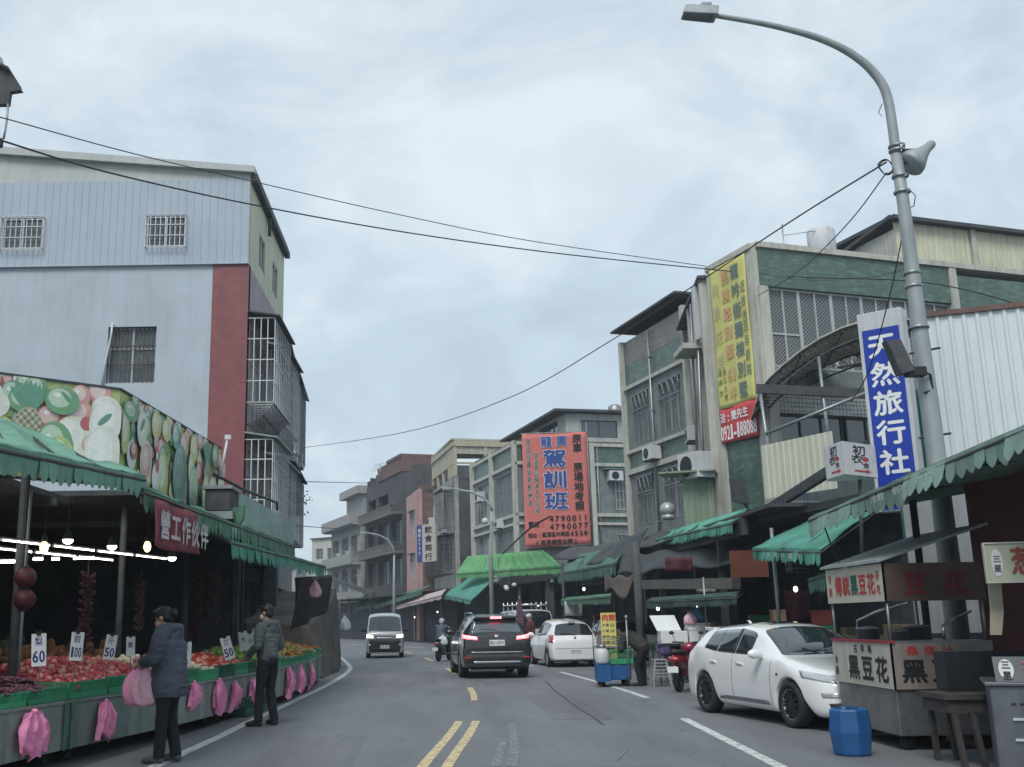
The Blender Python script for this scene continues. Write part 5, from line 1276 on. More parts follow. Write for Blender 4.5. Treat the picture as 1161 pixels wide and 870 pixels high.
# lights -----------------------------------------------------------------
M_TUBE = emis('fluorescent_tube', (1., .95, .82), 9.); M_BULB = emis('white_lamp', (.95, .98, 1.), 6.); M_BULBY = emis('yellow_lamp', (1., .72, .25), 3.2)
TL = []
a0 = AX(0, 612, -4.7); a1 = AX(190, 634, -3.95)
ax_ = AX(-70, 606, -4.9)
pl_ = [lerp(a0, a1, k/4.) for k in range(-1, 5)]
desc = ['cut off at the left edge', 'left of the yellow lamp', 'between the yellow lamp and the first white lamp', 'between the white lamps', 'ending by the rightmost white lamp']
for k in range(5):
    for r_i, (dz, dx) in enumerate(((0, 0), (-.02, -.7))):
        a = lerp(pl_[k], pl_[k+1], .03)+V((dx, dx*.3, dz)); b = lerp(pl_[k], pl_[k+1], .95)+V((dx, dx*.3, dz))
        t = T('tube_light', 'market roof tube light, %s row, %s' % (['front', 'back'][r_i], desc[k]), 'light', lerp(a, b, .5)+V((0, 0, .04)), 0, 'fluorescent tubes over the fruit')
        mb = MB(); mb.tube([a, b], .008, 8); mb.obj('tube', M_TUBE, t)
        mb = MB(); mb.bar(a+V((0, 0, .028)), b+V((0, 0, .028)), .028, .014); mb.obj('fixture', M_DARKM, t)
        for e in (a, b): mb = MB(); mb.bar(e-(b-a).normalized()*.015, e+(b-a).normalized()*.0, .022, .03); mb.obj('end_cap', M_WHITEP, t)
for k, (px, py, Y, wd) in enumerate(((10, 637, 12.5, 30), (43, 634, 13.5, 10), (63, 634, 13.5, 8), (95, 633, 14, 22))):
    c = AY(px, py, Y+4); L2 = wd/1189*(Y+4)*1.03
    t = T('tube_light', 'small tube light deeper in the hall, %s' % ['far left one', 'second from the left', 'third from the left', 'rightmost one'][k], 'light', c+V((0, 0, .04)), 0, 'fluorescent tubes over the fruit')
    mb = MB(); mb.tube([c-V((L2/2, 0, 0)), c+V((L2/2, 0, 0))], .02, 8); mb.obj('tube', M_TUBE, t)
    mb = MB(); mb.box(c.x-L2/2, c.y-.03, c.z+.025, c.x+L2/2, c.y+.03, c.z+.05); mb.obj('fixture', M_WHITEP, t)
for k, (px, py, Y, m, lab) in enumerate(((77, 613, 11.5, M_BULB, 'white spot lamp hanging above the apples, left one'), (127, 620, 12.3, M_BULB, 'white spot lamp hanging above the apples, middle one'), (195, 633, 14., M_BULB, 'white spot lamp at the right end of the tube lights'), (50, 621, 11., M_BULBY, 'yellow lamp above the price card reading 60'), (167, 620, 12.5, M_BULBY, 'yellow lamp left of the red cloth banner'))):
    c = AY(px, py, Y); t = T('hanging_lamp', lab, 'lamp', c+V((0, 0, .1)), 0, 'lamps hanging over the fruit')
    mb = MB()
    if m is M_BULB: mb.sph(c, (.055, .055, .04), 14, 8)
    else: mb.sph(c, (.042, .042, .065), 14, 10)
    mb.obj('bulb', m, t)
    mb = MB(); mb.lathe(c, [(.058, .01), (.05, .05), (.03, .08), (.02, .12), (0, .12)] if m is M_BULB else [(.035, .06), (.03, .1), (.02, .13), (0, .13)], 14); mb.tube([c+V((0, 0, .1)), c+V((0, 0, .5))], .005, 5); mb.obj('lamp_holder', M_BLK, t)
# things hanging in the dark ------------------------------------------------
M_DRED = mat('dark_red_goods', (.07, .018, .024), .7, .5, 9); M_GARL = mat('dried_garlic', (.13, .09, .075), .8, .3, 9)
for k, (px, py, Y, L_, n, m, lab) in enumerate(((100, 650, 14, 1.0, 60, M_DRED, 'string of dark red dried peppers hanging above the apples'), (160, 660, 18, .8, 40, M_GARL, 'string of dried garlic hanging behind the woman'), (224, 640, 20.5, 1.5, 70, M_DRED, 'long string of red packets hanging right of the woman'), (235, 625, 21, 1.3, 50, M_DRED, 'second string of red packets left of the man'), (246, 650, 23, 1.1, 50, M_GARL, 'string of brown dried goods left of the man'))):
    c = AY(px, py, Y); mb = MB()
    mb.tube([c+V((0, 0, .25)), c-V((0, 0, L_))], .008, 5)
    n *= 3
    for q in range(n):
        z = -L_*q/n; a = random.uniform(0, 6.28); r = .02+.05*random.random()+.02*math.sin(q*.3)
        M_ = Matrix.Rotation(a, 3, 'Z') @ Matrix.Rotation(.9, 3, 'Y'); mb.sph(c+V((r*math.cos(a), r*math.sin(a), z)), (.018, .018, .04), 6, 5, M_)
    solo(mb, 'dried_goods_string', m, lab, 'dried food', 'strings of dried goods')
M_LANT = mat('dark_red_lantern_cloth', (.07, .014, .02), .6, .2, 5)
for k, (px, py) in enumerate(((29, 655), (28, 680))):
    c = AY(px, py, 12.5); t = T('paper_lantern', 'round dark red lantern hanging by the far left post, %s one' % ['upper', 'lower'][k], 'lantern', c-V((0, 0, .12)), 0, 'red lanterns by the post')
    mb = MB(); mb.smooth = True
    pr = [(.03, -.115)]+[(.125*math.sin(PI*(i+.6)/12)+.004*(i % 2), -.12*math.cos(PI*(i+.6)/12)) for i in range(11)]+[(.03, .115)]; mb.lathe(c, pr, 20); mb.obj('lantern_shell', M_LANT, t)
    mb = MB(); mb.lathe(c, [(0, .11), (.04, .11), (.04, .135), (0, .135)], 12); mb.lathe(c, [(0, -.135), (.04, -.135), (.04, -.11), (0, -.11)], 12); mb.tube([c+V((0, 0, .13)), c+V((0, 0, .25))], .004, 5); mb.obj('cap', M_BLK, t)
# canopies -------------------------------------------------------------------
c1a, c1b = AX(-70, 490, -3.45), AX(165, 541, -3.3)
awning('market_awning', 'large faded green awning nearest the camera on the left over the fruit', c1a, c1b, AY(-60, 452, 11.0), AY(100, 512, 14.2), mat('faded_green_tarpaulin', (.14, .30, .22), .75, .25, 1.3, bump=.5, bscale=3, streak=.4), .23, .19, ribs=4)
awning('market_awning', 'long green awning with a scalloped edge behind the red cloth banner', AX(163, 555, -3.25), AX(334, 619, -2.95), V((-4.3, 13.8, 3.52)), V((-4.2, 23.0, 3.35)), M_GREENC, .27, .2, ribs=5, text=('水果', M_WHITEP, 4.2, .18))
awning('market_awning', 'turquoise awning at the far end of the fruit stalls', AX(262, 613, -3.05), AX(369, 642, -2.85), V((-4.6, 17.5, 3.35)), V((-4.4, 28, 3.35)), M_TEAL, .27, .2, ribs=5)
mb = MB(); pts = [AX(263, 553, -3.75), AX(333, 593, -3.45), AX(333, 621, -3.3), AX(268, 596, -3.5)]; mb.slab(pts, (-.06, .02, 0)); 
solo(mb, 'tarpaulin_panel', M_GREYG, 'grey green sheet panel above the long green awning on the left', 'panel')
mb = MB(); mb.tube([AX(243, 538, -3.8), AX(278, 556, -3.78), AX(314, 570, -3.6), AX(314, 579, -3.6)], .03, 6); solo(mb, 'bent_rail', M_DARKM, 'black bent pipe along the top of the grey green panel', 'pipe')
# metal hood box on canopy
t = T('vent_box', 'dark metal box with a flared hood standing on the awning below the fruit mural', 'vent', AY(252, 592, 16.5))
mb = MB(); a = AY(234, 556, 16.5); b = AY(262, 590, 16.5); mb.box(a.x, 16.4, b.z+.14, b.x, 17.1, a.z); mb.obj('casing', M_DARKM, t, bevel=.02)
mb = MB(); mb.box(a.x-.08, 16.35, b.z+.01, b.x+.05, 17.15, b.z+.13); mb.box(a.x-.04, 16.36, a.z+.005, b.x+.03, 17.13, a.z+.06); mb.obj('rim', M_STEEL, t)
mb = MB(); c = AY(268, 585, 16.5); mb.slab([c+V((-.1, 0, .12)), c+V((.12, 0, .16)), c+V((.1, 0, -.05)), c+V((.0, 0, -.2))], (0, .12, 0)); mb.obj('flared_hood', M_GREENC, t)
mb = MB(); mb.tube([AY(250, 540, 17.5), AY(258, 497, 17.5)], .022, 8); mb.cbox(AY(258.5, 496, 17.5), .1, .06, .08); solo(mb, 'short_pole', M_WHITEP, 'short white pole with a small box right of the fruit mural', 'pole')
# fruit mural -------------------------------------------------------------------
mur = T('fruit_sign', 'large printed fruit picture board above the left awning, bent round a corner', 'sign board', (-4.2, 13.5, 3.4))
S1 = Fr((-7.2, 10.98, 3.3), (-4.2, 13.5, 3.3)); S2 = Fr((-4.2, 13.5, 3.3), (-3.88, 18.4, 3.3))
def fdir(F): return F if F.n.y < 0 or F.n.x > 0 else F
S1.n = S1.ex.cross(S1.ez); S2.n = S2.ex.cross(S2.ez)
pr = [flat('print_'+n, c, .45, var=.12, scale=9) for n, c in (('pale_green', (.42, .54, .34)), ('white', (.68, .68, .62)), ('pink', (.62, .33, .32)), ('red', (.45, .13, .14)), ('green', (.17, .34, .19)), ('lime', (.44, .52, .22)), ('yellow', (.62, .57, .26)), ('teal', (.17, .38, .33)), ('dark_green', (.08, .18, .14)), ('tan', (.42, .38, .28)), ('cream', (.66, .64, .52)), ('leaf', (.14, .31, .22)))]
NP_ = len(pr); pr += [flat('print_light_%d' % i_, [min(.8, c_*.62+.30) for c_ in p_], .45, var=.1, scale=9) for i_, p_ in enumerate(((.42, .54, .34), (.75, .75, .72), (.68, .42, .40), (.55, .25, .22), (.27, .45, .26), (.52, .60, .30), (.68, .64, .36), (.28, .48, .44), (.14, .26, .2), (.5, .46, .36), (.7, .69, .6), (.2, .4, .3)))]
PW, WH, PK, RD, GR, LM, YL, TE, DG, TN, CR, LF = range(12)
def ell(mb, F, u, z, a, b, lay, rot=0., n=22, clip=None):
    vs = []
    for k in range(n):
        t_ = 2*PI*k/n; x, y = a*math.cos(t_), b*math.sin(t_)
        uu = u+x*math.cos(rot)-y*math.sin(rot); zz = z+x*math.sin(rot)+y*math.cos(rot)
        if clip: uu = min(max(uu, clip[0]), clip[1]); zz = min(max(zz, clip[2]), clip[3])
        vs.append(F.P(uu, zz, .004+lay*.0004))
    mb.poly(vs)
def ell2(mb, F, u, z, a, b, lay, rot=0., clip=None):
    m0 = mb.m; ell(mb, F, u, z, a, b, lay, rot, clip=clip)
    if a > .06 and b > .06:
        mb.m = m0+NP_; ell(mb, F, u-a*.16, z+b*.18, a*.66, b*.68, lay+.3, rot, clip=clip)
        if a > .12: mb.m = NP_+1; ell(mb, F, u-a*.3, z+b*.38, a*.2, b*.16, lay+.6, rot, clip=clip)
    mb.m = m0
H_ = 1.23
for F, seed, big in ((S1, 5, 0), (S2, 9, 1)):
    L_ = F.L; mb = MB(); mb.fbox(F, 0, L_, 0, H_, -.06, 0); bd = mb.obj('board', pr[LM], mur)
    mb = MB(); mb.fbox(F, 0, L_, H_, H_+.03, -.07, .02); mb.fbox(F, 0, L_, -.03, 0, -.07, .02); mb.obj('edge_frame', M_DARKM, mur)
    rr = random.Random(seed); q = MB(); q.recalc = False; clip = (.0, L_, .0, H_); lay = 0
    for i in range(130):
        q.m = rr.choice([RD, PK, WH, GR, LM, YL, GR, PK, LM, TE, GR, LF]); lay += 1
        r = rr.uniform(.08, .2); ell2(q, F, rr.uniform(0, L_), rr.uniform(0, H_), r*.9, r, lay, 0, clip=clip)
    def E(m, u, z, a, b, rot=0.):
        global lay
        lay += 1; q.m = m; (ell2 if m in (WH, RD, PK, GR, LM, YL, TE, CR) and max(a, b) > .1 and min(a, b) > .09 else lambda *A, **K: ell(*A, **K))(q, F, u, z, a, b, lay, rot, clip=clip)
    def pine(u, z):
        for k in range(9): E(LF, u+.05*(k-4)*.7, z+.34+.02*(4-abs(k-4)), .035, .16, -(k-4)*.16)
        E(TN, u, z, .17, .24)
        for i in range(-3, 4):
            for j in range(-4, 5):
                if (i/3.4)**2+(j/4.6)**2 < 1: E(DG if (i+j) % 2 else CR, u+i*.045, z+j*.048, .014, .014)
    def citrus(u, z, r, m=PK):
        E(CR, u, z, r*.8, r); E(m, u, z, r*.66, r*.86)
        for k in range(8): E(CR, u+r*.36*math.cos(k*PI/4), z+r*.46*math.sin(k*PI/4), r*.02, r*.3, k*PI/4-PI/2)
    def melon(u, z, a, b):
        E(TE, u, z, a, b)
        for k in range(-3, 4): E(DG, u+k*a*.26, z, a*.05, b*math.sqrt(max(0, 1-(k*.27)**2))*.93)
        for k in range(-3, 3): E(LF, u+(k+.5)*a*.26, z, a*.022, b*.8)
    if not big:
        for k in range(7): E([WH, PK, RD, GR][k % 4], L_-.2-k*.35, .95-.1*(k % 3), .19, .17)
        E(WH, L_-1.75, .95, .26, .22); E(PK, L_-1.75, .92, .1, .07); pine(L_-1.18, .62); E(GR, L_-.78, .98, .22, .18); E(LF, L_-.7, 1.0, .03, .14, .8)
        E(CR, L_-.62, .5, .27, .30); E(GR, L_-.85, .35, .25, .36); E(LM, L_-.78, .25, .19, .28); E(PK, L_-.38, .45, .12, .13); E(RD, L_-.45, .72, .09, .09)
        E(WH, L_-.20, .78, .22, .32, -.2); E(WH, L_-.22, .34, .25, .38); E(LF, L_-.22, .8, .04, .12, -.8); E(LM, .5, .4, .3, .3); E(YL, .9, .6, .25, .2); E(LF, 1.4, .3, .2, .08, .4); E(LM, L_-2.2, .35, .3, .16, .3); E(CR, L_-2.5, .9, .2, .2)
    else:
        E(LM, .12, .7, .16, .3); E(GR, .3, 1.0, .28, .14); E(CR, .75, .85, .2, .26); E(LF, .75, .9, .05, .12, -.7); citrus(.95, .42, .30); E(RD, 1.35, .75, .13, .13); E(PK, 1.55, .7, .13, .14); E(RD, .45, .5, .12, .12)
        E(YL, 1.3, 1.0, .2, .2); E(YL, 1.75, 1.0, .2, .16); E(GR, 1.65, .5, .2, .26); E(LM, 1.65, .32, .24, .36); E(TE, 2.2, 1.0, .18, .2); E(WH, 1.35, .25, .16, .2); E(RD, 1.4, .42, .08, .1)
        E(PK, 2.6, .92, .2, .2); melon(2.45, .45, .34, .46); E(YL, 3.1, .95, .2, .22); E(LM, 3.0, .6, .16, .3); E(TE, 3.15, .3, .25, .38); E(PW, 3.2, .34, .16, .3); pine(3.85, .62); E(GR, 4.25, 1.0, .2, .18); E(LM, 3.75, .25, .22, .36)
        E(CR, 4.15, .35, .25, .3); E(CR, 4.65, .5, .2, .3); E(RD, 4.55, .95, .14, .16); E(PK, 4.8, .85, .12, .14); E(RD, 4.5, .2, .13, .16)
    for p in pr: pass
    qq = q.obj('fruit_print', pr, bd)
# red cloth banner ------------------------------------------------------------------
a = AX(165, 566, -3.27); b = AX(218, 586, -3.2); F = Fr(a, b); F.o = a+V((.10, -.02, 0))
ban = T('cloth_banner', 'faded red cloth banner with white characters hanging from the green awning', 'banner', a-V((0, 0, .6)))
L_ = F.L; H_ = .50; mb = MB(); mb.surf(lambda u, v: F.P(u*L_, -v*H_*(1.02+.03*math.sin(u*5)), .03*math.sin(u*11+v*2)), 30, 6, .005); mb.recalc = False
bc = mb.obj('cloth', mat('faded_red_cloth', (.22, .055, .065), .8, .25, 4, streak=.3), ban)
mb = MB(); mb.text('營工作伙伴', F, .12, -.43, .40, .34, .045, step=.43, bold=0.018); mb.obj('banner_lettering', flat('faded_white_ink', (.5, .46, .47), .7, var=.2), ban)
# tubes
mb = MB(); mb.tube([F.P(-.1, .03, 0), F.P(L_+.1, .03, 0)], .012, 6); mb.obj('hanging_rod', M_DARKM, ban)
# far end of fruit row: black tarp, brown stack ------------------------------------
mb = MB()
def tar(u, v):
    a = lerp(AX(334, 655, -3.6), AX(372, 652, -3.0), u); b = lerp(AX(328, 716, -3.9), AX(374, 690, -3.0), u); p = a*(1-v)+b*v
    return p+V((.08*math.sin(u*14+v*3), 0, 0))
mb.surf(tar, 20, 10, .03); mb.recalc = False; solo(mb, 'hanging_tarpaulin', M_DKTARP, 'black tarpaulin drooping from the end of the turquoise awning', 'tarpaulin')
mb = MB()
mb.hexa([(-5.6, 30.0, 0), (-3.25, 30.0, 0), (-3.35, 36.0, 0), (-5.6, 36, 0), (-5.6, 30.3, 1.55), (-3.75, 30.2, 1.35), (-3.5, 35.9, 2.55), (-5.6, 35.9, 2.6)])
r = baked(mb, [('SUBSURF', dict(levels=5, render_levels=5, subdivision_type='SIMPLE'))]);
for v in r.vertices:
    n_ = noise.noise_vector(V(v.co)*.9)*.10+noise.noise_vector(V((v.co.x*2, v.co.y*2, v.co.z*.7)))*.05; v.co += n_
r.materials.append(mat('brown_canvas', (.115, .10, .09), .9, .35, 1.6, bump=.4, bscale=7, streak=.5)); o = D.objects.new('canvas_stack', r); COL.objects.link(o)
o.location = (-4.5, 33, 0); r.transform(Matrix.Translation((4.5, -33, 0))); tag(o, 'big lumpy stack under brown canvas beyond the fruit row', 'covered stack')
for k, (px0, px1, py, lab) in enumerate(((340, 352, 653, 'upper'),)): pass
# pink bag hanging under the awning, pink goods beyond
def bagbundle(F, u, ztop, w, h, label, seed, out=.03):
    """flat bundle of T-shirt bags hung from a hook: ragged folded sheet fan"""
    rr = random.Random(seed); mb = MB()
    for k in range(3):
        off = rr.uniform(-.12, .12)*w; wd = w*rr.uniform(.75, 1.); hh = h*rr.uniform(.75, 1.); ph = rr.uniform(0, 6); sk = rr.uniform(-.25, .3)*w
        def fn(a, b):
            hw = wd*(.42+.58*min(1, b*2.2)**.8)/2*(1-.15*b)
            uu = u+off*b+sk*b*b+(a*2-1)*hw; z = ztop-hh*b*(1+.12*math.sin(a*5+ph))-.05*h*(1-abs(a*2-1))*0
            z += .05*h*b*math.sin(a*17+ph*3)*(1 if b > .9 else 0)
            d = out+.02*k+.030*math.sin(a*19+ph+b*3)*min(1, b*3)+.035*math.sin(b*PI)*(.5+a*.6)+.02*noise.noise(V((a*7, b*6, ph)))
            return F.P(uu, z, d)
        mb.surf(fn, 34, 12, .004, False)
    # knot at the hook
    mb.sph(F.P(u, ztop+.01, out+.03), (w*.07, .02, .03), 8, 6)
    return solo(mb, 'bag_bundle', M_PINK, label, 'plastic bags', 'bundles of pink bags hung on the counters')
bl = ['pink bag bundle on the counter of grapes at the lower left corner', 'pink bag bundle on the counter left of the woman', 'pink bag bundle hung just right of the woman', 'large pink bag bundle between woman and man, left half', 'pink bag bundle between woman and man, right half', 'pink bag bundle partly hidden just left of the man', 'pink bag bundle just right of the man', 'second pink bag bundle right of the man', 'third pink bag bundle right of the man', 'last pink bag bundle at the far end of the row']
for k, (ci, px, py, w, h) in enumerate(((0, 33, 810, .40, .42), (1, 115, 798, .27, .36), (2, 216, 776, .20, .34), (3, 245, 773, .28, .42), (3, 263, 776, .22, .33), (4, 284, 772, .2, .36), (5, 325, 759, .3, .42), (6, 338, 757, .28, .42), (6, 350, 755, .26, .42), (7, 373, 748, .24, .4))):
    t, F, L_ = counters[ci]
    # meet the counter's front plane with the pixel ray
    d = V(ray(px, py)); o_ = V((0, 0, HC)); tt = (F.o-o_).dot(F.n)/d.dot(F.n); p = o_+d*tt; u = (p-F.o).dot(F.ex)
    bagbundle(F, u, p.z+.02, w*1.6, h*1.22, bl[k], 40+k)
tbag(AX(357, 657, -3.0)+V((0, 0, 0)), .42, .30, M_PINKL, 'pale pink bag hanging under the end of the turquoise awning', seed=4)
# display stand at the end
t = T('goods_stand', 'narrow stand hung with small goods past the end of the fruit row', 'stand', (-3.95, 38.5, 0))
mb = MB(); mb.tube([(-4.2, 38.5, 0), (-4.2, 38.5, 2.3)], .03, 8); mb.tube([(-3.7, 38.6, 0), (-3.7, 38.6, 2.3)], .03, 8); mb.tube([(-4.2, 38.5, 2.28), (-3.7, 38.6, 2.28)], .02, 8); mb.obj('stand_frame', M_STEEL, t)
mb = MB(); mb.box(-4.2, 38.2, .05, -3.65, 38.9, .45); mb.obj('base_box', M_BOARD, t)
gm = [M_PINK, M_BOARD, M_PALE, M_DRED, M_CARD, M_BLK, M_GARL]
for k in range(9):
    mb = MB(); x = -4.1+.4*((k*.37) % 1); z = .65+k*.17; mb.sph((x, 38.45, z), (.12, .08, .1), 10, 6); mb.tube([(x, 38.45, z+.08), (x, 38.5, z+.3)], .006, 4)
    o = mb.obj('hanging_item', gm[k % 7], t); 
tbag((-3.55, 39.2, 1.75), .55, .4, M_CARD, 'white bag hanging beside the goods stand at the end of the row', seed=9)
# left pipes / long far beam
t = solo(MB().bar(AY(372, 655, 104), AY(424, 674, 84), .35, .35), 'gutter_beam', M_DARKM, 'long dark beam slanting above the distant van', 'beam')
t = T('climbing_plant', 'small yellow green plant hanging from the end of the left balconies', 'plant', AY(335, 575, 38.8))
mb = MB(); rr = random.Random(8); c = AY(334, 562, 38.8)
for i in range(420):
    p = c+V((rr.gauss(.05, .16), rr.gauss(0, .25), rr.uniform(-.75, .5))); n_ = V((rr.gauss(0, 1), rr.gauss(0, 1), rr.gauss(0, 1))).normalized()*.07; m_ = n_.orthogonal().normalized()*.04
    mb.quad(p-n_, p+m_, p+n_, p-m_)
mb.obj('leaves', mat('yellow_green_leaf', (.12, .17, .045), .6, .4, 6), t)
mb = MB(); mb.tube([c+V((-.3, .2, .3)), c, c-V((0, 0, .7))], .012, 5); mb.obj('stem', M_CONCD, t)
# ================================================================== RIGHT: shared
GT1, GT2 = (.055, .12, .095), (.075, .15, .12)
M_CRM = mat('cream_trim_paint', (.47, .47, .42), .8, .12, 2, streak=.55); M_GRW = mat('grey_green_render', (.18, .21, .205), .88, .2, 1.5, streak=.5)
M_BRICKP = mat('pink_render', (.46, .29, .28), .85, .15, 1.5, streak=.45); M_BRICKB = mat('brown_brick_side', (.16, .10, .09), .9, .25, 2, streak=.4)
M_WTILE = tile_mat('small_white_tile', (.44, .46, .46), (.38, .40, .40), (.12, .12, .12), .31, .12, .12, .014, streak=.3, off=0)
M_REDL = flat('red_sign_letter', (.42, .04, .04), .6); M_BLUEL = flat('blue_sign_letter', (.03, .07, .27), .6); M_WHL = flat('white_sign_letter', (.78, .79, .78), .5); M_DGL = flat('dark_green_letter', (.02, .10, .06), .6)
def tiles(F, n, rough=.4): return tile_mat('green_tile_%s' % n, GT1, GT2, (.12, .13, .12), F.ang, .24, .065, .008, rough, .45)
# ------------------------------------------------------------------ green tiled corner building
FA = Fr((8.2, 30.2), (8.97, 28.0)); FB = Fr((8.97, 28.0), (20.5, 31.75))
ga = T('corner_building', 'green tiled corner building with the long yellow banner on its narrow side', 'building', (13, 32, 0))
MTA, MTB = tiles(FA, 'narrow_side'), tiles(FB, 'long_side')
mb = MB(); mb.fbox(FA, .28, FA.L-.42, 3.9, 11.3, -.3, 0); mb.obj('narrow_wall', MTA, ga)
mb = MB(); mb.fbox(FA, 0, .279, 3.9, 11.62, -.35, .07); mb.obj('pillar', M_CRM, ga)
mb = MB(); mb.fbox(FA, FA.L-.419, FA.L, 3.9, 11.62, -.35, .07); mb.obj('pillar', M_CRM, ga)
mb = MB(); mb.fbox(FA, .28, FA.L-.42, 11.3, 11.62, -.3, .05); mb.fbox(FB, .0, FB.L, 11.62, 11.78, -.5, .12); mb.fbox(FA, 0, FA.L-.1, 11.621, 11.779, -.4, .12); mb.obj('parapet', M_CRM, ga)
ub = lambda px, py=300: None
mb = MB(); mb.fbox(FB, .06, 6.7, 10.5, 11.6, -.3, .04); mb.obj('tile_band', MTB, ga); mb = MB(); mb.fbox(FB, 6.95, FB.L, 10.3, 11.4, -.3, .04); mb.obj('tile_band', MTB, ga)
mb = MB(); mb.fbox(FB, 6.7, 6.95, 9.6, 11.61, -.3, .1); mb.obj('pillar', M_CRM, ga); mb = MB(); mb.fbox(FB, -.02, .28, 3.9, 10.5, -.3, .05); mb.obj('pillar', M_CRM, ga)
mb = MB(); mb.fbox(FB, 6.96, FB.L, 9.5, 10.28, -.3, .02); mb.fbox(FB, .3, FB.L, 6.9, 7.4, -.3, .02); mb.fbox(FB, .3, FB.L, 2.6, 4.5, -.3, .0); mb.obj('white_tile_wall', M_WTILE, ga)
mb = MB(); mb.fbox(FB, .3, FB.L, 7.401, 8.2, -.3, 0); mb.fbox(FB, .3, FB.L, 4.5, 5.3, -.3, 0); mb.fbox(FB, FB.L-.3, FB.L, 0, 11.6, -6, -.31); mb.obj('plain_wall', M_GRW, ga)
mb = MB(); mb.fbox(FB, 1.2, FB.L-.3, 5.2, 5.3, -2.8, -.31); mb.fbox(FB, 1.2, FB.L-.3, 8.0, 8.2, -2.8, -.31); mb.fbox(FB, 1.2, FB.L-.3, 11.3, 11.5, -2.8, -.31); mb.fbox(FB, 1.2, FB.L-.3, 0, 11.6, -3.0, -2.82); mb.obj('floor_slab', M_DARK, ga)
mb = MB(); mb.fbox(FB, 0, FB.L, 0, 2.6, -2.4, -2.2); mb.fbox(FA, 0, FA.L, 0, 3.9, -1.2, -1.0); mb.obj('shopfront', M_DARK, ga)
# lattice window band
fb_ = MB(); us_ = [.3, 1.35, 2.45, 3.5, 4.55, 5.6, 6.68]
for k in range(6): w_ = window(ga, FB, us_[k], us_[k+1], 8.21, 10.49, .1, 1, .42 if k == 0 else None, M_ALU, M_LATT)
for k, u in enumerate((.4, 2.6, 4.8, 7.0, 9.2)): window(ga, FB, u, u+2.1, 5.31, 6.89, .2, 2, None, M_DARKM, M_GLASS)
# yellow banner on the narrow side
yb = T('hanging_banner', 'tall yellow property banner with a red phone strip on the narrow tiled wall', 'banner', FA.P(FA.L/2, 6.3, .12))
M_YBAN = mat('yellow_banner_cloth', (.60, .58, .20), .7, .12, 2, streak=.15); M_RBAN = mat('red_banner_cloth', (.55, .075, .085), .7, .1, 2)
BU0, BU1 = .2, FA.L-.36; bw = BU1-BU0
mb = MB(); mb.surf(lambda u, v: FA.P(BU0+bw*u, 7.35+4.25*v-.02*math.sin(u*PI), .11+.012*math.sin(u*8+v*9)), 16, 30, .005); mb.recalc = False; yc = mb.obj('yellow_cloth', M_YBAN, yb)
mb = MB(); mb.surf(lambda u, v: FA.P(BU0+bw*u, 6.3+1.05*v+.12*(u-1)*(1-v)*-1*.5, .111+.012*math.sin(u*8+v*9)), 16, 8, .005); mb.recalc = False; rc = mb.obj('red_cloth', M_RBAN, yb)
mb = MB()
mb.text('近診所', FA, BU0+bw*.84, 10.75-.3, .22, .36, .135, vert=True, step=.42); mb.text('百年庭院', FA, BU0+bw*.84, 9.3, .22, .36, .135, vert=True, step=.42)
mb.text('龍吟街獨棟別墅', FA, BU0+bw*.60, 10.95, .40, .48, .135, vert=True, step=.58, bold=0.018); mb.obj('dark_lettering', flat('grey_green_ink', (.14, .20, .18), .7), yc)
mb = MB(); mb.text('民族路別墅', FA, BU0+bw*.33, 10.95, .40, .44, .135, vert=True, step=.56, bold=0.018); mb.text('61', FA, BU0+bw*.32, 8.05, .22, .42, .135); mb.text('坪', FA, BU0+bw*.34, 7.5, .34, .4, .135)
mb.obj('orange_lettering', flat('orange_ink', (.62, .36, .20), .7), yc)
mb = MB(); mb.text('美景花園', FA, BU0+bw*.06, 10.7, .36, .44, .135, vert=True, step=.72); mb.obj('faded_lettering', flat('faded_pink_ink', (.58, .50, .30), .7), yc)
mb = MB(); mb.text('建坪大', FA, BU0+bw*.06, 8.3, .2, .22, .135, vert=True, step=.3); mb.text('車位方便', FA, BU0+bw*.19, 8.3, .18, .2, .135, vert=True, step=.25); mb.obj('small_lettering', flat('olive_ink', (.13, .16, .07), .7), yc)
mb = MB(); mb.text('洽:簡先生', FA, BU0+bw*.03, 6.93, .27, .3, .137, bold=0.018); mb.text('0921-188088', FA, BU0+.03, 6.4, bw/11.4, .46, .137, bold=0.018); mb.obj('white_lettering', M_WHL, rc)
# penthouse of cream corrugated metal
ph = T('rooftop_room', 'cream corrugated metal room on the roof of the green tiled building', 'rooftop room', (17, 35, 11.8))
F1 = Fr((14.3, 36.5), (15.3, 33.2)); F2_ = Fr((15.3, 33.2), (24, 36)); zt = AY(1008, 251, 33.2).z
mb = MB(); mb.corr(F2_, .05, F2_.L, 11.0, zt, .22, .03, .0); mb.obj('front_cladding', M_CREAM, ph)
mb = MB(); mb.fbox(F1, 0, F1.L, 11.0, zt-.3, -.1, .0); mb.obj('side_wall', M_CRM, ph)
mb = MB(); mb.fbox(F2_, -.15, F2_.L, zt, zt+.13, -3.5, .3); mb.hexa([F1.P(0, zt-.55, .25), F1.P(F1.L+.2, zt+.0, .25), F1.P(F1.L+.2, zt+.0, -.3), F1.P(0, zt-.55, -.3), F1.P(0, zt-.42, .25), F1.P(F1.L+.2, zt+.13, .25), F1.P(F1.L+.2, zt+.13, -.3), F1.P(0, zt-.42, -.3)]); mb.obj('roof', M_CONCD, ph)
mb = MB(); mb.fbox(F2_, 3.2, 3.4, 11, zt, .04, .12); mb.obj('corner_post', M_CRM, ph)
window(ph, F2_, 5.4, 8.2, 12.05, 12.8, .0, 3, None, M_ALU, M_GLASS, d0=.1)
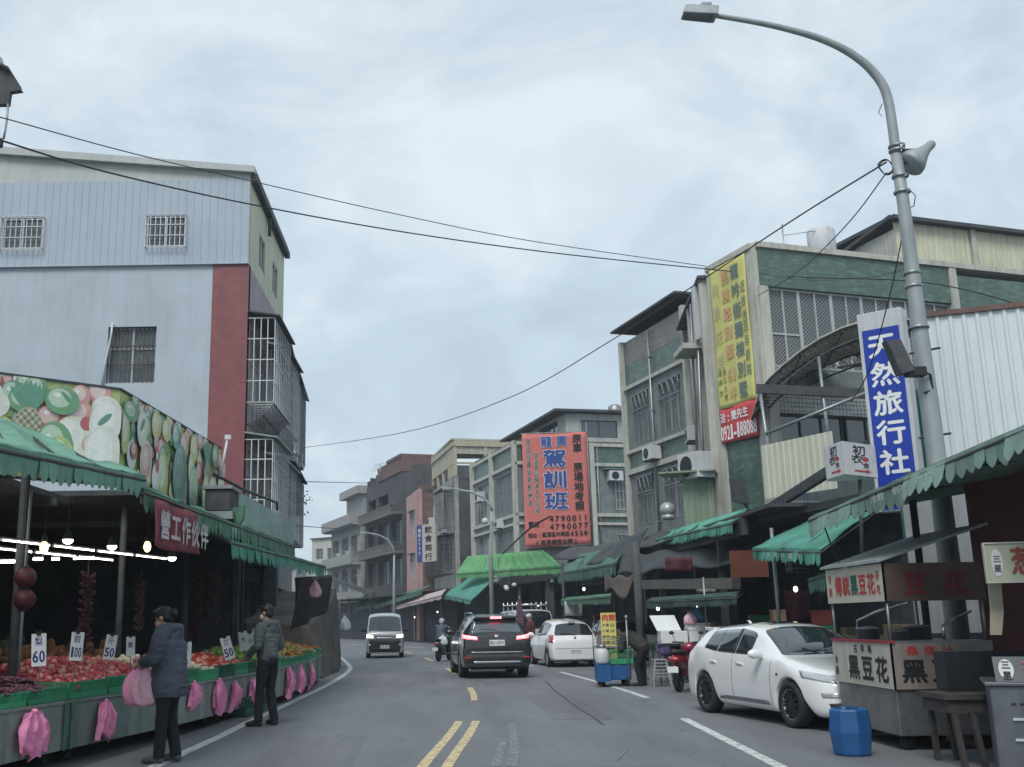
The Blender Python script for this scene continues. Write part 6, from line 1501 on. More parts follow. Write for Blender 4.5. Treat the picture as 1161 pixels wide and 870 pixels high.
mb = MB(); P = F2_.P; mb.hexa([P(6.5, 13.0, .05), P(8.6, 13.0, .05), P(8.6, 12.8, .8), P(6.5, 12.8, .8), P(6.5, 13.06, .05), P(8.6, 13.06, .05), P(8.6, 12.86, .8), P(6.5, 12.86, .8)]); mb.obj('window_hood', M_DARKM, ph)
c = AY(932, 280, 31); c.z = 11.6; zt2 = AY(932, 259, 31).z
mb = MB(); mb.smooth = True; mb.lathe(c, [(0, 0), (.42, 0), (.42, zt2-c.z-.12), (.38, zt2-c.z-.05), (.15, zt2-c.z), (0, zt2-c.z)], 20); solo(mb, 'water_tank', M_WHITEP, 'white cylindrical water tank on the roof of the green tiled building', 'water tank')
mb = MB(); c = AY(889, 280, 30.5); mb.tube([(c.x, c.y, 11.5), (c.x, c.y, AY(889, 254, 30.5).z)], .02, 6); mb.tube([AY(889, 267, 30.5), AY(925, 262, 30.7)], .012, 5); solo(mb, 'antenna', M_STEEL, 'thin antenna mast left of the white rooftop tank', 'antenna')
# arched terrace canopy with trusses
ar = T('arched_canopy', 'arched truss roof of pale sheet projecting over the terrace of the green building', 'canopy', (11, 25, 6.5))
arc = [(862, 441), (872, 429), (888, 414), (908, 398), (930, 384), (955, 372), (985, 363), (1015, 361), (1045, 365)]
A0 = [AY(x, y, 24.6) for x, y in arc]; dv_ = V((.9, 3.9, 0)); A1 = [p+dv_*(.88 if k > 5 else 1) for k, p in enumerate(A0)]
M_POLY = mat('weathered_roof_sheet', (.40, .39, .32), .7, .2, 2, streak=.3)
mb = MB(); w = len(A0)
for k in range(w-1):
    a, b, c, d = A0[k], A0[k+1], A1[k+1], A1[k]; z = V((0, 0, .04)); mb.hexa([a, b, c, d, a+z, b+z, c+z, d+z])
mb.obj('roof_sheet', M_POLY, ar)
for s_, nm in ((0.02, 'truss'), (.5, 'truss'), (.98, 'truss')):
    mb = MB(); top = [a*(1-s_)+b*s_-V((0, 0, .05)) for a, b in zip(A0, A1)]; cen = V((top[-1].x, top[-1].y, top[0].z))
    bot = [p+(V((cen.x, cen.y, top[0].z-.6))-p).normalized()*.34 for p in top]
    mb.tube(top, .03, 6); mb.tube(bot, .028, 6)
    for k in range(w-1):
        for q in range(3):
            t0_, t1_ = q/3, (q+1)/3; a = lerp(top[k], top[k+1], t0_); b = lerp(bot[k], bot[k+1], (t0_+t1_)/2); c = lerp(top[k], top[k+1], t1_); mb.tube([a, b, c], .012, 5)
    mb.obj(nm, M_DARKM, ar)
mb = MB()
for k in range(1, w-1, 2): mb.tube([A0[k]-V((0, 0, .09)), A1[k]-V((0, 0, .09))], .022, 6)
mb.obj('purlin', M_DARKM, ar)
mb = MB(); mb.tube([AY(928, 405, 24.6), AY(944, 540, 24.4)], .045, 8); mb.tube([AY(862, 445, 24.6), AY(878, 560, 24.5)], .045, 8); mb.obj('support_post', M_STEEL, ar)
mb = MB(); mb.tube([AY(868, 492, 24.5), AY(985, 444, 23.5)], .04, 8); mb.obj('rail', M_STEEL, ar)
mb = MB(); mb.bar(AY(858, 441, 24.6), AY(1000, 447, 24.4), .1, .22); mb.obj('eave_beam', M_DARKM, ar)
# corrugated parapet and sloping girder
a, b = AY(868, 566, 24.4), AY(950, 560, 22.5); F = Fr(a, b); z0 = -.0; Fp = Fr((a.x, a.y, a.z), (b.x, b.y)); M_YCOR = mat('pale_yellow_corrugated', (.54, .56, .46), .6, .08, 1.2, streak=.3)
mb = MB(); mb.corr(Fp, 0, Fp.L, 0, 1.25, .17, .025, 0); solo(mb, 'corrugated_parapet', M_YCOR, 'pale yellow corrugated sheet along the terrace below the arched roof', 'parapet')
mb = MB(); mb.bar(AY(852, 590, 24.5), AY(990, 503, 19.), .12, .2); mb.bar(AY(852, 590, 24.5), AY(1000, 560, 19.5), .1, .16); solo(mb, 'steel_girder', M_DARKM, 'dark steel girder slanting down in front of the yellow corrugated sheet', 'girder')
mb = MB(); c = AY(843, 557, 24.6); mb.hexa([c+V(p) for p in ((-.22, 0, -.25), (.12, 0, -.3), (.12, .15, -.3), (-.22, .15, -.25), (-.3, -.05, .3), (.03, -.05, .26), (.03, .1, .26), (-.3, .1, .3))]); mb.tube([c+V((0, .1, -.25)), c+V((.25, .3, -.5))], .03, 6); solo(mb, 'floodlight', M_DARKM, 'square dark floodlight below the red phone strip of the yellow banner', 'floodlight')
# ------------------------------------------------------------------ narrow infill house
FI = Fr((8.9, 36.2), (8.25, 30.3)); FI = FI if FI.n.x < 0 else Fr((8.25, 30.3), (8.9, 36.2))
gi = T('infill_house', 'narrow dark house squeezed between the banner wall and the grilled windows', 'building', (9.5, 33, 0))
mb = MB(); mb.wall(FI, 0, FI.L, 3.8, 11.5, [(.6, 2.4, 5.0, 7.0), (3.0, 5.2, 5.0, 7.0), (.6, 2.4, 8.0, 10.2), (3.0, 5.2, 8.0, 10.2)], .25); mb.obj('front_wall', M_CONCW, gi)
for z in (5.0, 8.0):
    window(gi, FI, .6, 2.4, z, z+2.0+.2*(z > 6), .12, 1, .6, M_ALU, M_CURT, bars=(8, 5, .04), barm=M_STEEL); window(gi, FI, 3.0, 5.2, z, z+2.0+.2*(z > 6), .12, 1, .6, M_DARKM, M_CURT)
for u in (2.6, 4.0, 5.6):
    mb = MB(); mb.fbox(FI, u, u+.22, 3.8, 11.5+.0, .005, .3); mb.obj('fin', M_CRM, gi)
mb = MB(); mb.fbox(FI, 0, FI.L, 0, 3.8, -1.5, -1.3); mb.fbox(FI, 0, FI.L, 11.5, 11.6, -4, .35); mb.obj('ground_floor', M_DARK, gi)
a = AY(768, 398, 32); mb = MB(); mb.box(a.x, 31.2, a.z-.12, a.x+1.3, 32.6, a.z+.05); mb.obj('concrete_canopy', M_CRM, gi)
mb = MB(); mb.tube([AY(789, 330, 31.3), AY(795, 480, 31.3), AY(800, 570, 31.0)], .05, 8); mb.tube([AY(783, 345, 32.3), AY(786, 420, 32.2), AY(793, 560, 32.0)], .04, 8); mb.obj('drain_pipe', M_STEEL, gi)
mb = MB(); mb.slab([AY(785, 325, 31), AY(799, 310, 31), AY(803, 380, 31), AY(790, 385, 31)], (0, .2, 0)); mb.obj('roof_end_panel', M_WHITEP, gi)
Fq = Fr((0, 31.0), ex=(1, -.2, 0)); c = AY(796, 545, 30.6); 
acF = Fr((c.x, c.y), ex=(.35, -.94, 0)); ac_unit(acF, -.3, c.z, 'boxy air conditioner beside the lower end of the yellow banner wall', 1.0, .75, .6)
mb = MB(); a = AY(777, 600, 30.4); b = AY(803, 538, 30.4); Fk = Fr((a.x, 30.4, a.z), (b.x+.05, 30.1)); mb.corr(Fk, 0, Fk.L, 0, b.z-a.z, .16, .02, 0); mb.fbox(Fk, -.6, Fk.L+.1, b.z-a.z, b.z-a.z+.05, -.5, .5); solo(mb, 'corrugated_hut', mat('green_corrugated', (.20, .27, .20), .6, .1, 1.5, streak=.3), 'small green corrugated hut under the boxy air conditioner', 'hut')
# ------------------------------------------------------------------ house with scrolled window grilles
FR = Fr((7.53, 41.5), (8.9, 36.3)); gb = T('grille_house', 'grey green house with scrolled iron window grilles left of the yellow banner', 'building', (10, 39, 0))
MTR = tiles(FR, 'grille_house'); L_ = FR.L
M_GREYT = tile_mat('grey_brown_tile', (.20, .19, .17), (.16, .155, .14), (.1, .1, .1), FR.ang, .24, .07, .008)
w1, w2 = (.7, 2.1), (3.0, 4.7)
mb = MB(); mb.wall(FR, .15, L_, 7.95, 10.4, [(w1[0], w1[1], 8.15, 10.1), (w2[0], w2[1], 8.15, 10.1)], .25); mb.wall(FR, .15, L_, 4.2, 7.0, [(w1[0], w1[1], 5.0, 6.85), (w2[0], w2[1], 5.0, 6.85)], .25); mb.obj('front_wall', M_GRW, gb)
mb = MB(); mb.fbox(FR, .15, L_, 7.22, 7.82, -.25, -.02); mb.fbox(FR, .15, L_, 10.55, 11.4, -.25, .0); mb.obj('tile_band', MTR, gb)
mb = MB(); mb.fbox(FR, .15, L_, 11.41, 12.4, -.25, .0); mb.obj('grey_tile_band', M_GREYT, gb)
mb = MB()
for z0, z1 in ((7.0, 7.2), (7.82, 7.95), (10.4, 10.54)): mb.fbox(FR, .15, L_, z0, z1, -.25, .12)
mb.obj('sill_band', M_CRM, gb)
for u in (-.05, L_-.12): mb = MB(); mb.fbox(FR, u, u+.2, 3.8, 12.45, -.35, .16); mb.obj('pillar', M_CRM, gb)
mb = MB(); mb.fbox(FR, -.2, L_+.1, 12.88, 12.96, -3, .4); mb.fbox(FR, .2, L_-.2, 12.42, 12.87, -2.8, -.6); mb.obj('roof', M_CONCD, gb)
mb = MB(); mb.fbox(FR, -.05, .1, 0, 12.4, -6, -.36); mb.fbox(FR, 0, L_, 3.6, 3.8, -6, -.1); mb.fbox(FR, 0, L_, 0, 3.6, -3, -2.8); mb.obj('side_wall', M_CONCW, gb)
for (a, b) in (w1, w2):
    for z0, z1 in ((8.15, 10.1), (5.0, 6.85)):
        w_ = window(gb, FR, a, b, z0, z1, .18, 2, .62, M_ALU, M_CURT, bars=(9, 1, -.03), barm=M_STEEL)
        g = MB(); n = 4; pw = (b-a)/n; zc = z1-.32
        for k in range(n):
            cu = a+pw*(k+.5)
            g.tube([FR.P(cu+pw*.42*math.cos(t), zc+.26*math.sin(t), .05) for t in [2*PI*q/14 for q in range(15)]], .016, 5, caps=False)
            g.tube([FR.P(cu-pw*.35+pw*.7*t, zc-.25+.5*t+.08*math.sin(t*6.28), .05) for t in [q/8 for q in range(9)]], .014, 5)
        g.fbox(FR, a, b, zc-.33, zc-.30, .03, .06); g.fbox(FR, a, b, zc+.28, zc+.31, .03, .06); g.obj('scroll_grille', M_STEEL, w_)
mb = MB(); c = AY(757, 578, 33.5); mb.sph(c, (.25, .25, .24), 16, 10); mb.lathe(c-V((0, 0, .32)), [(0, 0), (.18, 0), (.2, .15), (0, .15)], 14); solo(mb, 'round_ventilator', M_ALU, 'round white rooftop ventilator in front of the lower scrolled grilles', 'ventilator')
# ------------------------------------------------------------------ driving-school banner house
FC = Fr((2.3, 71.7), (4.6, 62.0)); FCs = Fr((4.6, 62.0), (13.2, 64.2)); gc = T('banner_house', 'grey green house carrying the big red driving school banner', 'building', (8, 68, 0))
MTC, MTCs = tiles(FC, 'street_side'), tiles(FCs, 'banner_side'); L_ = FC.L
opsC = [(1.2, 4.2, 7.8, 10.2), (5.6, 8.9, 7.8, 10.2), (1.2, 4.2, 4.6, 6.8), (5.6, 8.9, 4.6, 6.8)]
mb = MB(); mb.wall(FC, 0, L_, 3.6, 10.5, opsC, .3); mb.obj('street_wall', M_GRW, gc)
mb = MB(); mb.fbox(FC, .3, L_, 10.7, 11.7, -.3, -.02); mb.obj('street_tile_band', MTC, gc)
mb = MB()
for z0, z1 in ((7.45, 7.65), (10.5, 10.7), (11.7, 11.9), (6.95, 7.1)): mb.fbox(FC, -.05, L_, z0, z1, .001, .15); mb.fbox(FCs, 0.01, FCs.L, z0, z1, .001, .15)
mb.obj('sill_band', M_CRM, gc)
for u in (-.05, 4.7, L_-.3): mb = MB(); mb.fbox(FC, u, u+.3, 3.6, 11.95, .002, .25); mb.obj('pillar', M_CRM, gc)
for i, (a, b, z0, z1) in enumerate(opsC): window(gc, FC, a, b, z0, z1, .15, 2, .65, M_ALU, M_CURT, bars=(12, 3, .04) if i % 2 else None, barm=M_STEEL)
ac_unit(FC, 2.0, 9.1, 'white air conditioner high on the wall left of the driving school banner', .9, .65, .5)
opsS = [(6.2, 8.4, 7.9, 10.1), (6.2, 8.4, 4.6, 6.4)]
mb = MB(); mb.wall(FCs, 0, FCs.L, 3.6, 10.5, opsS, .3); mb.obj('banner_side_wall', M_GRW, gc)
mb = MB(); mb.fbox(FCs, 4.9, FCs.L, 10.71, 11.69, -.3, .02); mb.fbox(FCs, 4.9, FCs.L, 7.11, 7.44, -.0+.002, .02); mb.obj('banner_side_tiles', MTCs, gc)
mb = MB(); mb.fbox(FCs, 0, 4.9, 10.5, 11.9, -.3, 0); mb.fbox(FCs, 0, FCs.L, 11.9, 12.0, -9, .1); mb.fbox(FCs, 0, FCs.L, 3.4, 3.6, -9, -.31); mb.fbox(FC, 0, L_, 0, 3.4, -3, -2.8); mb.fbox(FCs, 0, FCs.L, 0, 3.4, -.6, -.4); mb.obj('back_wall', M_CONCD, gc)
mb = MB(); mb.fbox(FCs, 4.55, 4.85, 3.6, 11.9, .003, .3); mb.obj('pillar', M_CRM, gc)
for (a, b, z0, z1) in opsS: window(gc, FCs, a, b, z0, z1, .15, 1, None, M_ALU, M_CURT, bars=(9, 4, .12), barm=M_WHITEP)
ac_unit(FCs, 5.7, 9.6, 'white air conditioner under a small hood right of the driving school banner', .9, .6, .5)
mb = MB(); mb.fbox(FCs, 5.4, 8.9, 10.28, 10.34, 0.001, .5); mb.obj('window_hood', M_GREYG, gc)
# rooftop room with a pitched roof
pt = T('rooftop_room', 'white rooftop room with a dark overhanging roof above the driving school banner', 'rooftop room', (9, 69, 11.95))
F1 = Fr((5.3, 73.0), (7.9, 64.2)); F2_ = Fr((7.9, 64.2), (13.5, 65.5)); zt = 14.0
mb = MB(); mb.wall(F1, 0, F1.L, 12.0, zt, [(4.6, 7.8, 12.5, 13.8)], .2); mb.wall(F2_, 0, F2_.L, 12.0, zt, [(1.0, 3.4, 12.5, 13.6)], .2); mb.obj('wall', mat('stained_white_render', (.42, .43, .42), .85, .15, 1.6, streak=.65, dirt=(.12, .12, .11)), pt)
window(pt, F1, 4.6, 7.8, 12.5, 13.8, .1, 3, None, M_DARKM, M_GLASS); window(pt, F2_, 1.0, 3.4, 12.5, 13.6, .1, 1, None, M_DARKM, M_GLASS)
mb = MB(); mb.hexa([F1.P(-.6, zt-.25, .9), F1.P(F1.L+.4, zt+.05, .9), F2_.P(F2_.L, zt+.05, .6), F2_.P(F2_.L, zt+.05, -8), F1.P(-.6, zt-.1, .9), F1.P(F1.L+.4, zt+.2, .9), F2_.P(F2_.L, zt+.2, .6), F2_.P(F2_.L, zt+.2, -8)]); mb.obj('roof', M_CONCD, pt)
c = AY(697, 462, 68); mb = MB(); mb.lathe(c-V((0, 0, .9)), [(0, 0), (.45, 0), (.45, .9), (.3, 1.05), (0, 1.1)], 16); solo(mb, 'water_tank', M_STEEL, 'steel water tank on the roof above the driving school house', 'water tank')
# the red banner (own thing, hangs on the house)
rb = T('hanging_banner', 'huge red driving school banner with blue and black characters', 'banner', FCs.P(2.2, 5.6, .4))
RU0, RU1, RZ0, RZ1 = .22, 4.35, 5.55, 12.3
M_RED2 = mat('salmon_red_banner', (.58, .17, .145), .7, .06, 2)
FBn = Fr3(FCs.P(RU0, RZ0, .42), FCs.ex+V((0, 0, .055)), (0, 0, 1)); FBn.n = FCs.n; FBn.ez = V((0, 0, 1))
BW, BH = RU1-RU0, RZ1-RZ0
mb = MB(); mb.surf(lambda u, v: FBn.P(BW*u, BH*v, .02*math.sin(u*5+v*3)), 16, 20, .01); mb.recalc = False; rbc = mb.obj('banner_cloth', M_RED2, rb)
z_ = lambda f: BH*(1-f)
mb = MB()
mb.text('龍', FBn, BW*.28, z_(.13), .72, .70, .035, bold=0.022); mb.text('興', FBn, BW*.52, z_(.13), .72, .70, .035, bold=0.022)
mb.text('駕訓班', FBn, BW*.30, z_(.31), 1.55, 1.1, .035, vert=True, step=1.27, bold=0.027); mb.obj('blue_lettering', M_BLUEL, rbc)
mb = MB()   # white outline plates behind the big blue characters
mb.text('龍', FBn, BW*.28, z_(.13), .72, .70, .030, bold=0.038); mb.text('興', FBn, BW*.52, z_(.13), .72, .70, .030, bold=0.038); mb.text('駕訓班', FBn, BW*.30, z_(.31), 1.55, 1.1, .030, vert=True, step=1.27, bold=0.041)
mb.text('本班採購全新教練車', FBn, BW*.055, z_(.10), .30, .40, .030, vert=True, step=.46, bold=0.039); mb.text('快速駕訓輔導考照服務', FBn, BW*.17, z_(.22), .26, .34, .030, vert=True, step=.37, bold=0.036); mb.obj('white_outline', M_WHL, rbc)
mb = MB()
mb.text('原車 原場地考照', FBn, BW*.77, z_(.10), .62, .58, .035, vert=True, step=.58, bold=0.018)
mb.text('本班採購全新教練車', FBn, BW*.055, z_(.10), .30, .40, .034, vert=True, step=.46, bold=0.013); mb.text('快速駕訓輔導考照服務', FBn, BW*.17, z_(.22), .26, .34, .034, vert=True, step=.37, bold=0.010)
mb.text('電話:', FBn, BW*.05, z_(.83), .36, .38, .035, bold=0.018); mb.text('4790011', FBn, BW*.36, z_(.79), .36, .38, .035, bold=0.018); mb.text('4790077', FBn, BW*.36, z_(.86), .36, .38, .035, bold=0.018)
mb.text('地址:龍潭區中興路455巷', FBn, BW*.04, z_(.92), .29, .32, .035, bold=0.018); mb.text('(渡溝橋旁左轉)', FBn, BW*.14, z_(.985), .34, .32, .035, bold=0.018); mb.obj('black_lettering', M_LETB, rbc)
mb = MB(); 
for v in (0, BH): mb.tube([FBn.P(-.1, v, -.02), FBn.P(BW+.1, v, -.02)], .035, 6)
mb.tube([FBn.P(BW+.15, -.5, -.1), FBn.P(BW+.05, BH+.6, -.1)], .04, 6); mb.obj('banner_frame', M_STEEL, rb)
# ------------------------------------------------------------------ dark house with a cream roof shelter
FD = Fr((-.6, 85), (1.05, 76)); FDs = Fr((1.05, 76), (9.5, 78)); gd = T('bay_house', 'dark concrete house with barred balconies and a cream glazed shelter on its roof', 'building', (4, 81, 0)); zt = AY(513, 540, 76).z
mb = MB(); mb.wall(FD, 0, FD.L, 3.6, zt, [(1, 4, 8.4, 10.6), (5, 8.3, 8.4, 10.6), (1, 4, 5, 7.2), (5, 8.3, 5, 7.2)], .3); mb.obj('street_wall', M_CONCW, gd)
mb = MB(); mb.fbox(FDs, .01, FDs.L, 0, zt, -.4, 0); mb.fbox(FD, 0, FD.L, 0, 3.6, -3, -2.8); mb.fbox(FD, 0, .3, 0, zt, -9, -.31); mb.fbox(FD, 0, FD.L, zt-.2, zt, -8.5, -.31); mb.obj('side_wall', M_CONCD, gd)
for a, b, z in ((1, 4, 8.4), (5, 8.3, 8.4), (1, 4, 5), (5, 8.3, 5)):
    window(gd, FD, a, b, z, z+2.2, .15, 2, None, M_ALU, M_CURT)
cage(gd, FD, .8, 4.3, 4.8, 7.5, .8, 14, 8, M_DARKM, M_DARKM); cage(gd, FD, 4.8, 8.6, 4.8, 7.5, .9, 14, 8, M_DARKM, M_DARKM); cage(gd, FD, 4.8, 8.6, 8.2, 10.9, .7, 14, 7, M_STEEL, M_DARKM)
ac_unit(FD, .2, 8.9, 'air conditioner on the wall of the dark house with the cream shelter', .9, .65, .5)
sh = T('roof_shelter', 'cream framed glazed shelter on the roof of the dark house', 'roof shelter', (4, 80, zt)); zs = AY(517, 499, 76).z
mb = MB(); 
for F, L_ in ((FD, FD.L), (FDs, FDs.L)):
    mb.fbox(F, 0.0, L_, zs-.45, zs-.02, -.15, .1)
    k = 0
    while k < L_:
        mb.fbox(F, k, k+.22, zt, zs-.451, -.12, .05); k += 2.3
    mb.fbox(F, 0.23, L_, zt+.9, zt+1.05, -.1, .04)
    mb.fbox(F, L_-2.2, L_-.1, zt, zs-.5, -.1, .02)
mb.obj('frame', mat('cream_roof_frame', (.42, .38, .28), .7, .1, 2, streak=.3), sh)
mb = MB(); mb.fbox(FDs, .22, FDs.L, zs-1.0, zs-.46, -.06, -.03); mb.fbox(FD, .22, FD.L, zt+1.1, zs-.46, -.06, -.03); mb.obj('glazing', M_POLY, sh)
mb = MB(); P = [FD.P(0, zs, .1), FD.P(FD.L+.1, zs, .2), FDs.P(FDs.L, zs, .1), FDs.P(FDs.L, zs, -8)]; mb.slab(P, (0, 0, .12)); mb.obj('roof', M_CRM, sh)
mb = MB()
for k in range(8): u = 1.0+k*.9; mb.tube([FDs.P(u+.5*math.sin(t), zs-1.2+.9*math.cos(t)*.6, -1) for t in [q*.2 for q in range(8)]], .03, 5)
mb.obj('curved_rib', M_DARKM, sh)
# pink narrow house
FE = Fr((-2.95, 91), (-1.75, 84.5)); ge = T('narrow_house', 'narrow pink house with white framed windows in the distance', 'building', (0, 88, 0)); zt = AY(465, 557, 86).z
mb = MB(); mb.wall(FE, 0, FE.L, 0, zt, [(2.2, 4.6, 8.5, 10.4), (2.2, 4.6, 5, 6.9)], .3); mb.obj('front_wall', M_BRICKP, ge)
for z in (8.5, 5.0): window(ge, FE, 2.2, 4.6, z, z+1.9, .1, 1, .6, M_WHITEP, M_CURT, hood=.3)
FEs = Fr((-1.75, 84.5), (5, 86)); mb = MB(); mb.fbox(FEs, 0.01, FEs.L, 0, zt+.3, -.4, 0); mb.obj('side_wall', M_BRICKB, ge)
mb = MB(); mb.fbox(FE, 0, FE.L, zt-.2, zt, -7, -.31); mb.obj('roof', M_CONCD, ge)
ac_unit(FEs, 1.2, 9.6, 'air conditioner on the brown side wall of the narrow pink house', 1.0, .8, .6)
# dark stepped concrete house
FFf = Fr((-7.3, 104), (-3.3, 92)); gf = T('concrete_house', 'soot dark concrete house with deep balconies left of the pink house', 'building', (-2, 100, 0)); zt = AY(425, 548, 100).z; L_ = FFf.L
o = [(.6, 3.6, 8.2, 10.4), (4.4, 8, 8.2, 10.4), (8.8, L_-.4, 8.2, 10.4), (.6, 3.6, 4.8, 7.0), (4.4, 8, 4.8, 7.0), (8.8, L_-.4, 4.8, 7.0), (.6, 3.6, 11.3, 13), (4.4, 8, 11.3, 13)]
mb = MB(); mb.wall(FFf, 0, L_, 3.6, zt, o, .5); mb.obj('street_wall', M_CONCD, gf)
for (a, b, z0, z1) in o[:6]: window(gf, FFf, a, b, z0, z1, .45, 2, None, M_DARKM, M_CURT)
for z in (7.3, 10.7):
    mb = MB(); mb.fbox(FFf, 0, L_, z, z+.2, .001, .9); mb.obj('balcony_slab', mat('grimy_balcony', (.15, .155, .158), .9, .25, 1.5, streak=.6), gf)
    mb = MB()
    for q in range(int(L_/.55)): mb.fbox(FFf, q*.55, q*.55+.3, z+.2, z+.85, .75, .88)
    mb.fbox(FFf, 0, L_, z+.85, z+.95, .72, .9); mb.obj('balustrade', MATS['grimy_balcony'], gf)
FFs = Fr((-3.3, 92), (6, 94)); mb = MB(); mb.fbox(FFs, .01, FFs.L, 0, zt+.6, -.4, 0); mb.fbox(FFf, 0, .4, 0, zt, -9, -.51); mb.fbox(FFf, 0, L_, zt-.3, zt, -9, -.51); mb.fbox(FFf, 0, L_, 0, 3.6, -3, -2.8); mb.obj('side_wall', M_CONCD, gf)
mb = MB(); mb.fbox(FFf, 4.6, L_+.1, zt, zt+1.3, -5, .1); mb.fbox(FFf, 8, L_+.12, zt+1.3, zt+1.55, -5, .2); mb.obj('roof_room', M_BRICKB, gf)
mb = MB()
for k in range(4): mb.fbox(FFf, .3+k*1.1, .8+k*1.1, zt, zt+.6+.2*(k % 2), -.4, 0)
mb.obj('parapet_stub', M_CONCD, gf)
mb = MB(); c = AY(431, 540, 98); mb.tube([c-V((0, 0, .5)), c+V((0, 0, 1.2))], .04, 5)
for k in range(4): mb.tube([c+V((-.8+.1*k, 0, .5+k*.2)), c+V((.8-.1*k, 0, .6+k*.2))], .02, 4)
solo(mb, 'antenna', M_STEEL, 'television antenna on the soot dark concrete house', 'antenna')
# balcony house further on
FG = Fr((-12.2, 118), (-8.0, 106)); gg = T('balcony_house', 'grey house with jutting white balconies at the far bend', 'building', (-8, 116, 0)); zt = AY(400, 607, 112).z; L_ = FG.L
o = [(.8, 3.6, 8.0, 10.2), (4.8, 7.6, 8.0, 10.2), (8.8, 11.8, 8.0, 10.2), (.8, 3.6, 4.6, 6.8), (4.8, 7.6, 4.6, 6.8), (8.8, 11.8, 4.6, 6.8)]
mb = MB(); mb.wall(FG, 0, L_, 3.2, 11.2, o, .4); mb.obj('street_wall', M_CONCW, gg)
for (a, b, z0, z1) in o: window(gg, FG, a, b, z0, z1, .3, 3, .7, M_ALU, M_GLASS)
for z in (7.2, 11.2):
    mb = MB(); mb.fbox(FG, -.3, L_, z, z+1.0, .9, 1.1); mb.fbox(FG, -.3, L_, z-.1, z+.1, -.0+.001, .899); mb.obj('balcony', mat('grey_white_render', (.30, .31, .31), .85, .12, 1.5, streak=.4), gg)
mb = MB(); mb.fbox(FG, 6, L_, 11.3, 14.2, -5, -.2); mb.fbox(FG, 5.6, L_+.3, 14.2, 15.0, -5.3, .5); mb.obj('roof_room', MATS['grey_white_render'], gg)
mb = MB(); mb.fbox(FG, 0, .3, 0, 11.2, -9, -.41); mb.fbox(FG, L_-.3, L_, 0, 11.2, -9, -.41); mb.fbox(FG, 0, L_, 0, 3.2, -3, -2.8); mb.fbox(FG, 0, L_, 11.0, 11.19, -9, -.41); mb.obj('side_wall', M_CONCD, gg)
# remote houses closing the street
for k, (x0, x1, Y, py, lab, m) in enumerate(((354, 384, 160, 612, 'small pale house at the end of the street', M_CRM), (378, 398, 140, 640, 'low grey house beside the balcony house at the bend', M_CONCW), (330, 372, 190, 640, 'remote pale block behind the black tarpaulin', M_CONCW))):
    a, b = AY(x0, 600, Y), AY(x1, 600, Y-3); F = Fr((a.x, a.y), (b.x, b.y)); h = AY((x0+x1)/2, py, Y).z; t = T('distant_house', lab, 'building', (lerp(a, b, .5).x, Y+3, 0)); o = [(F.L*.15, F.L*.42, h-3, h-1.4), (F.L*.58, F.L*.85, h-3, h-1.4), (F.L*.15, F.L*.42, h-6.3, h-4.7), (F.L*.58, F.L*.85, h-6.3, h-4.7)]
    mb = MB(); mb.wall(F, 0, F.L, 0, h, o, .3); mb.fbox(F, 0, F.L, h-.3, h, -8, -.31); mb.fbox(F, 0, .3, 0, h-.31, -8, -.31); mb.fbox(F, F.L-.3, F.L, 0, h-.31, -8, -.31); mb.obj('wall', m, t)
    for q in o: window(t, F, *q, .2, 1, None, M_ALU, M_GLASS)
    mb = MB(); mb.fbox(F, -.2, F.L+.2, h, h+.2, -8, .3); mb.obj('roof', M_CONCD, t)
# more houses along the right beyond the bend, to close gaps
# ------------------------------------------------------------------ covered market strip under the houses on the right
ms = T('market_arcade', 'dark covered market strip below the houses along the right side', 'market hall', (8, 40, 0))
def offstrip(y0, y1, o0, o1, z0, z1, m_, step=2.):
    n = max(1, int((y1-y0)/step))
    for i in range(n):
        a = y0+(y1-y0)*i/n; b = y0+(y1-y0)*(i+1)/n
        m_.hexa([(crv(a)+o0, a, z0), (crv(a)+o1, a, z0), (crv(b)+o1, b, z0), (crv(b)+o0, b, z0), (crv(a)+o0, a, z1), (crv(a)+o1, a, z1), (crv(b)+o1, b, z1), (crv(b)+o0, b, z1)])
mb = MB(); offstrip(22, 60, 6.3, 9.6, 3.72, 3.8, mb); mb.obj('roof', M_DARKM, ms); mb = MB(); offstrip(60, 110, 6.0, 9, 3.5, 3.6, mb); mb.obj('roof', M_DARKM, ms)
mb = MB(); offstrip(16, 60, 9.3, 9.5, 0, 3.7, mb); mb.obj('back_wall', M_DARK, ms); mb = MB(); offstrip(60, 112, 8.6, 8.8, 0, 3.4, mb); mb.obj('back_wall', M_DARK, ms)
for y in range(26, 100, 6): mb = MB(); mb.box(crv(y)+6.25, y, .1, crv(y)+6.4, y+.15, 3.7); mb.obj('column', M_DARKM, ms)
mb = MB(); offstrip(24, 60, 6.25, 6.4, 3.3, 3.7, mb); mb.obj('fascia_beam', M_DARKM, ms)
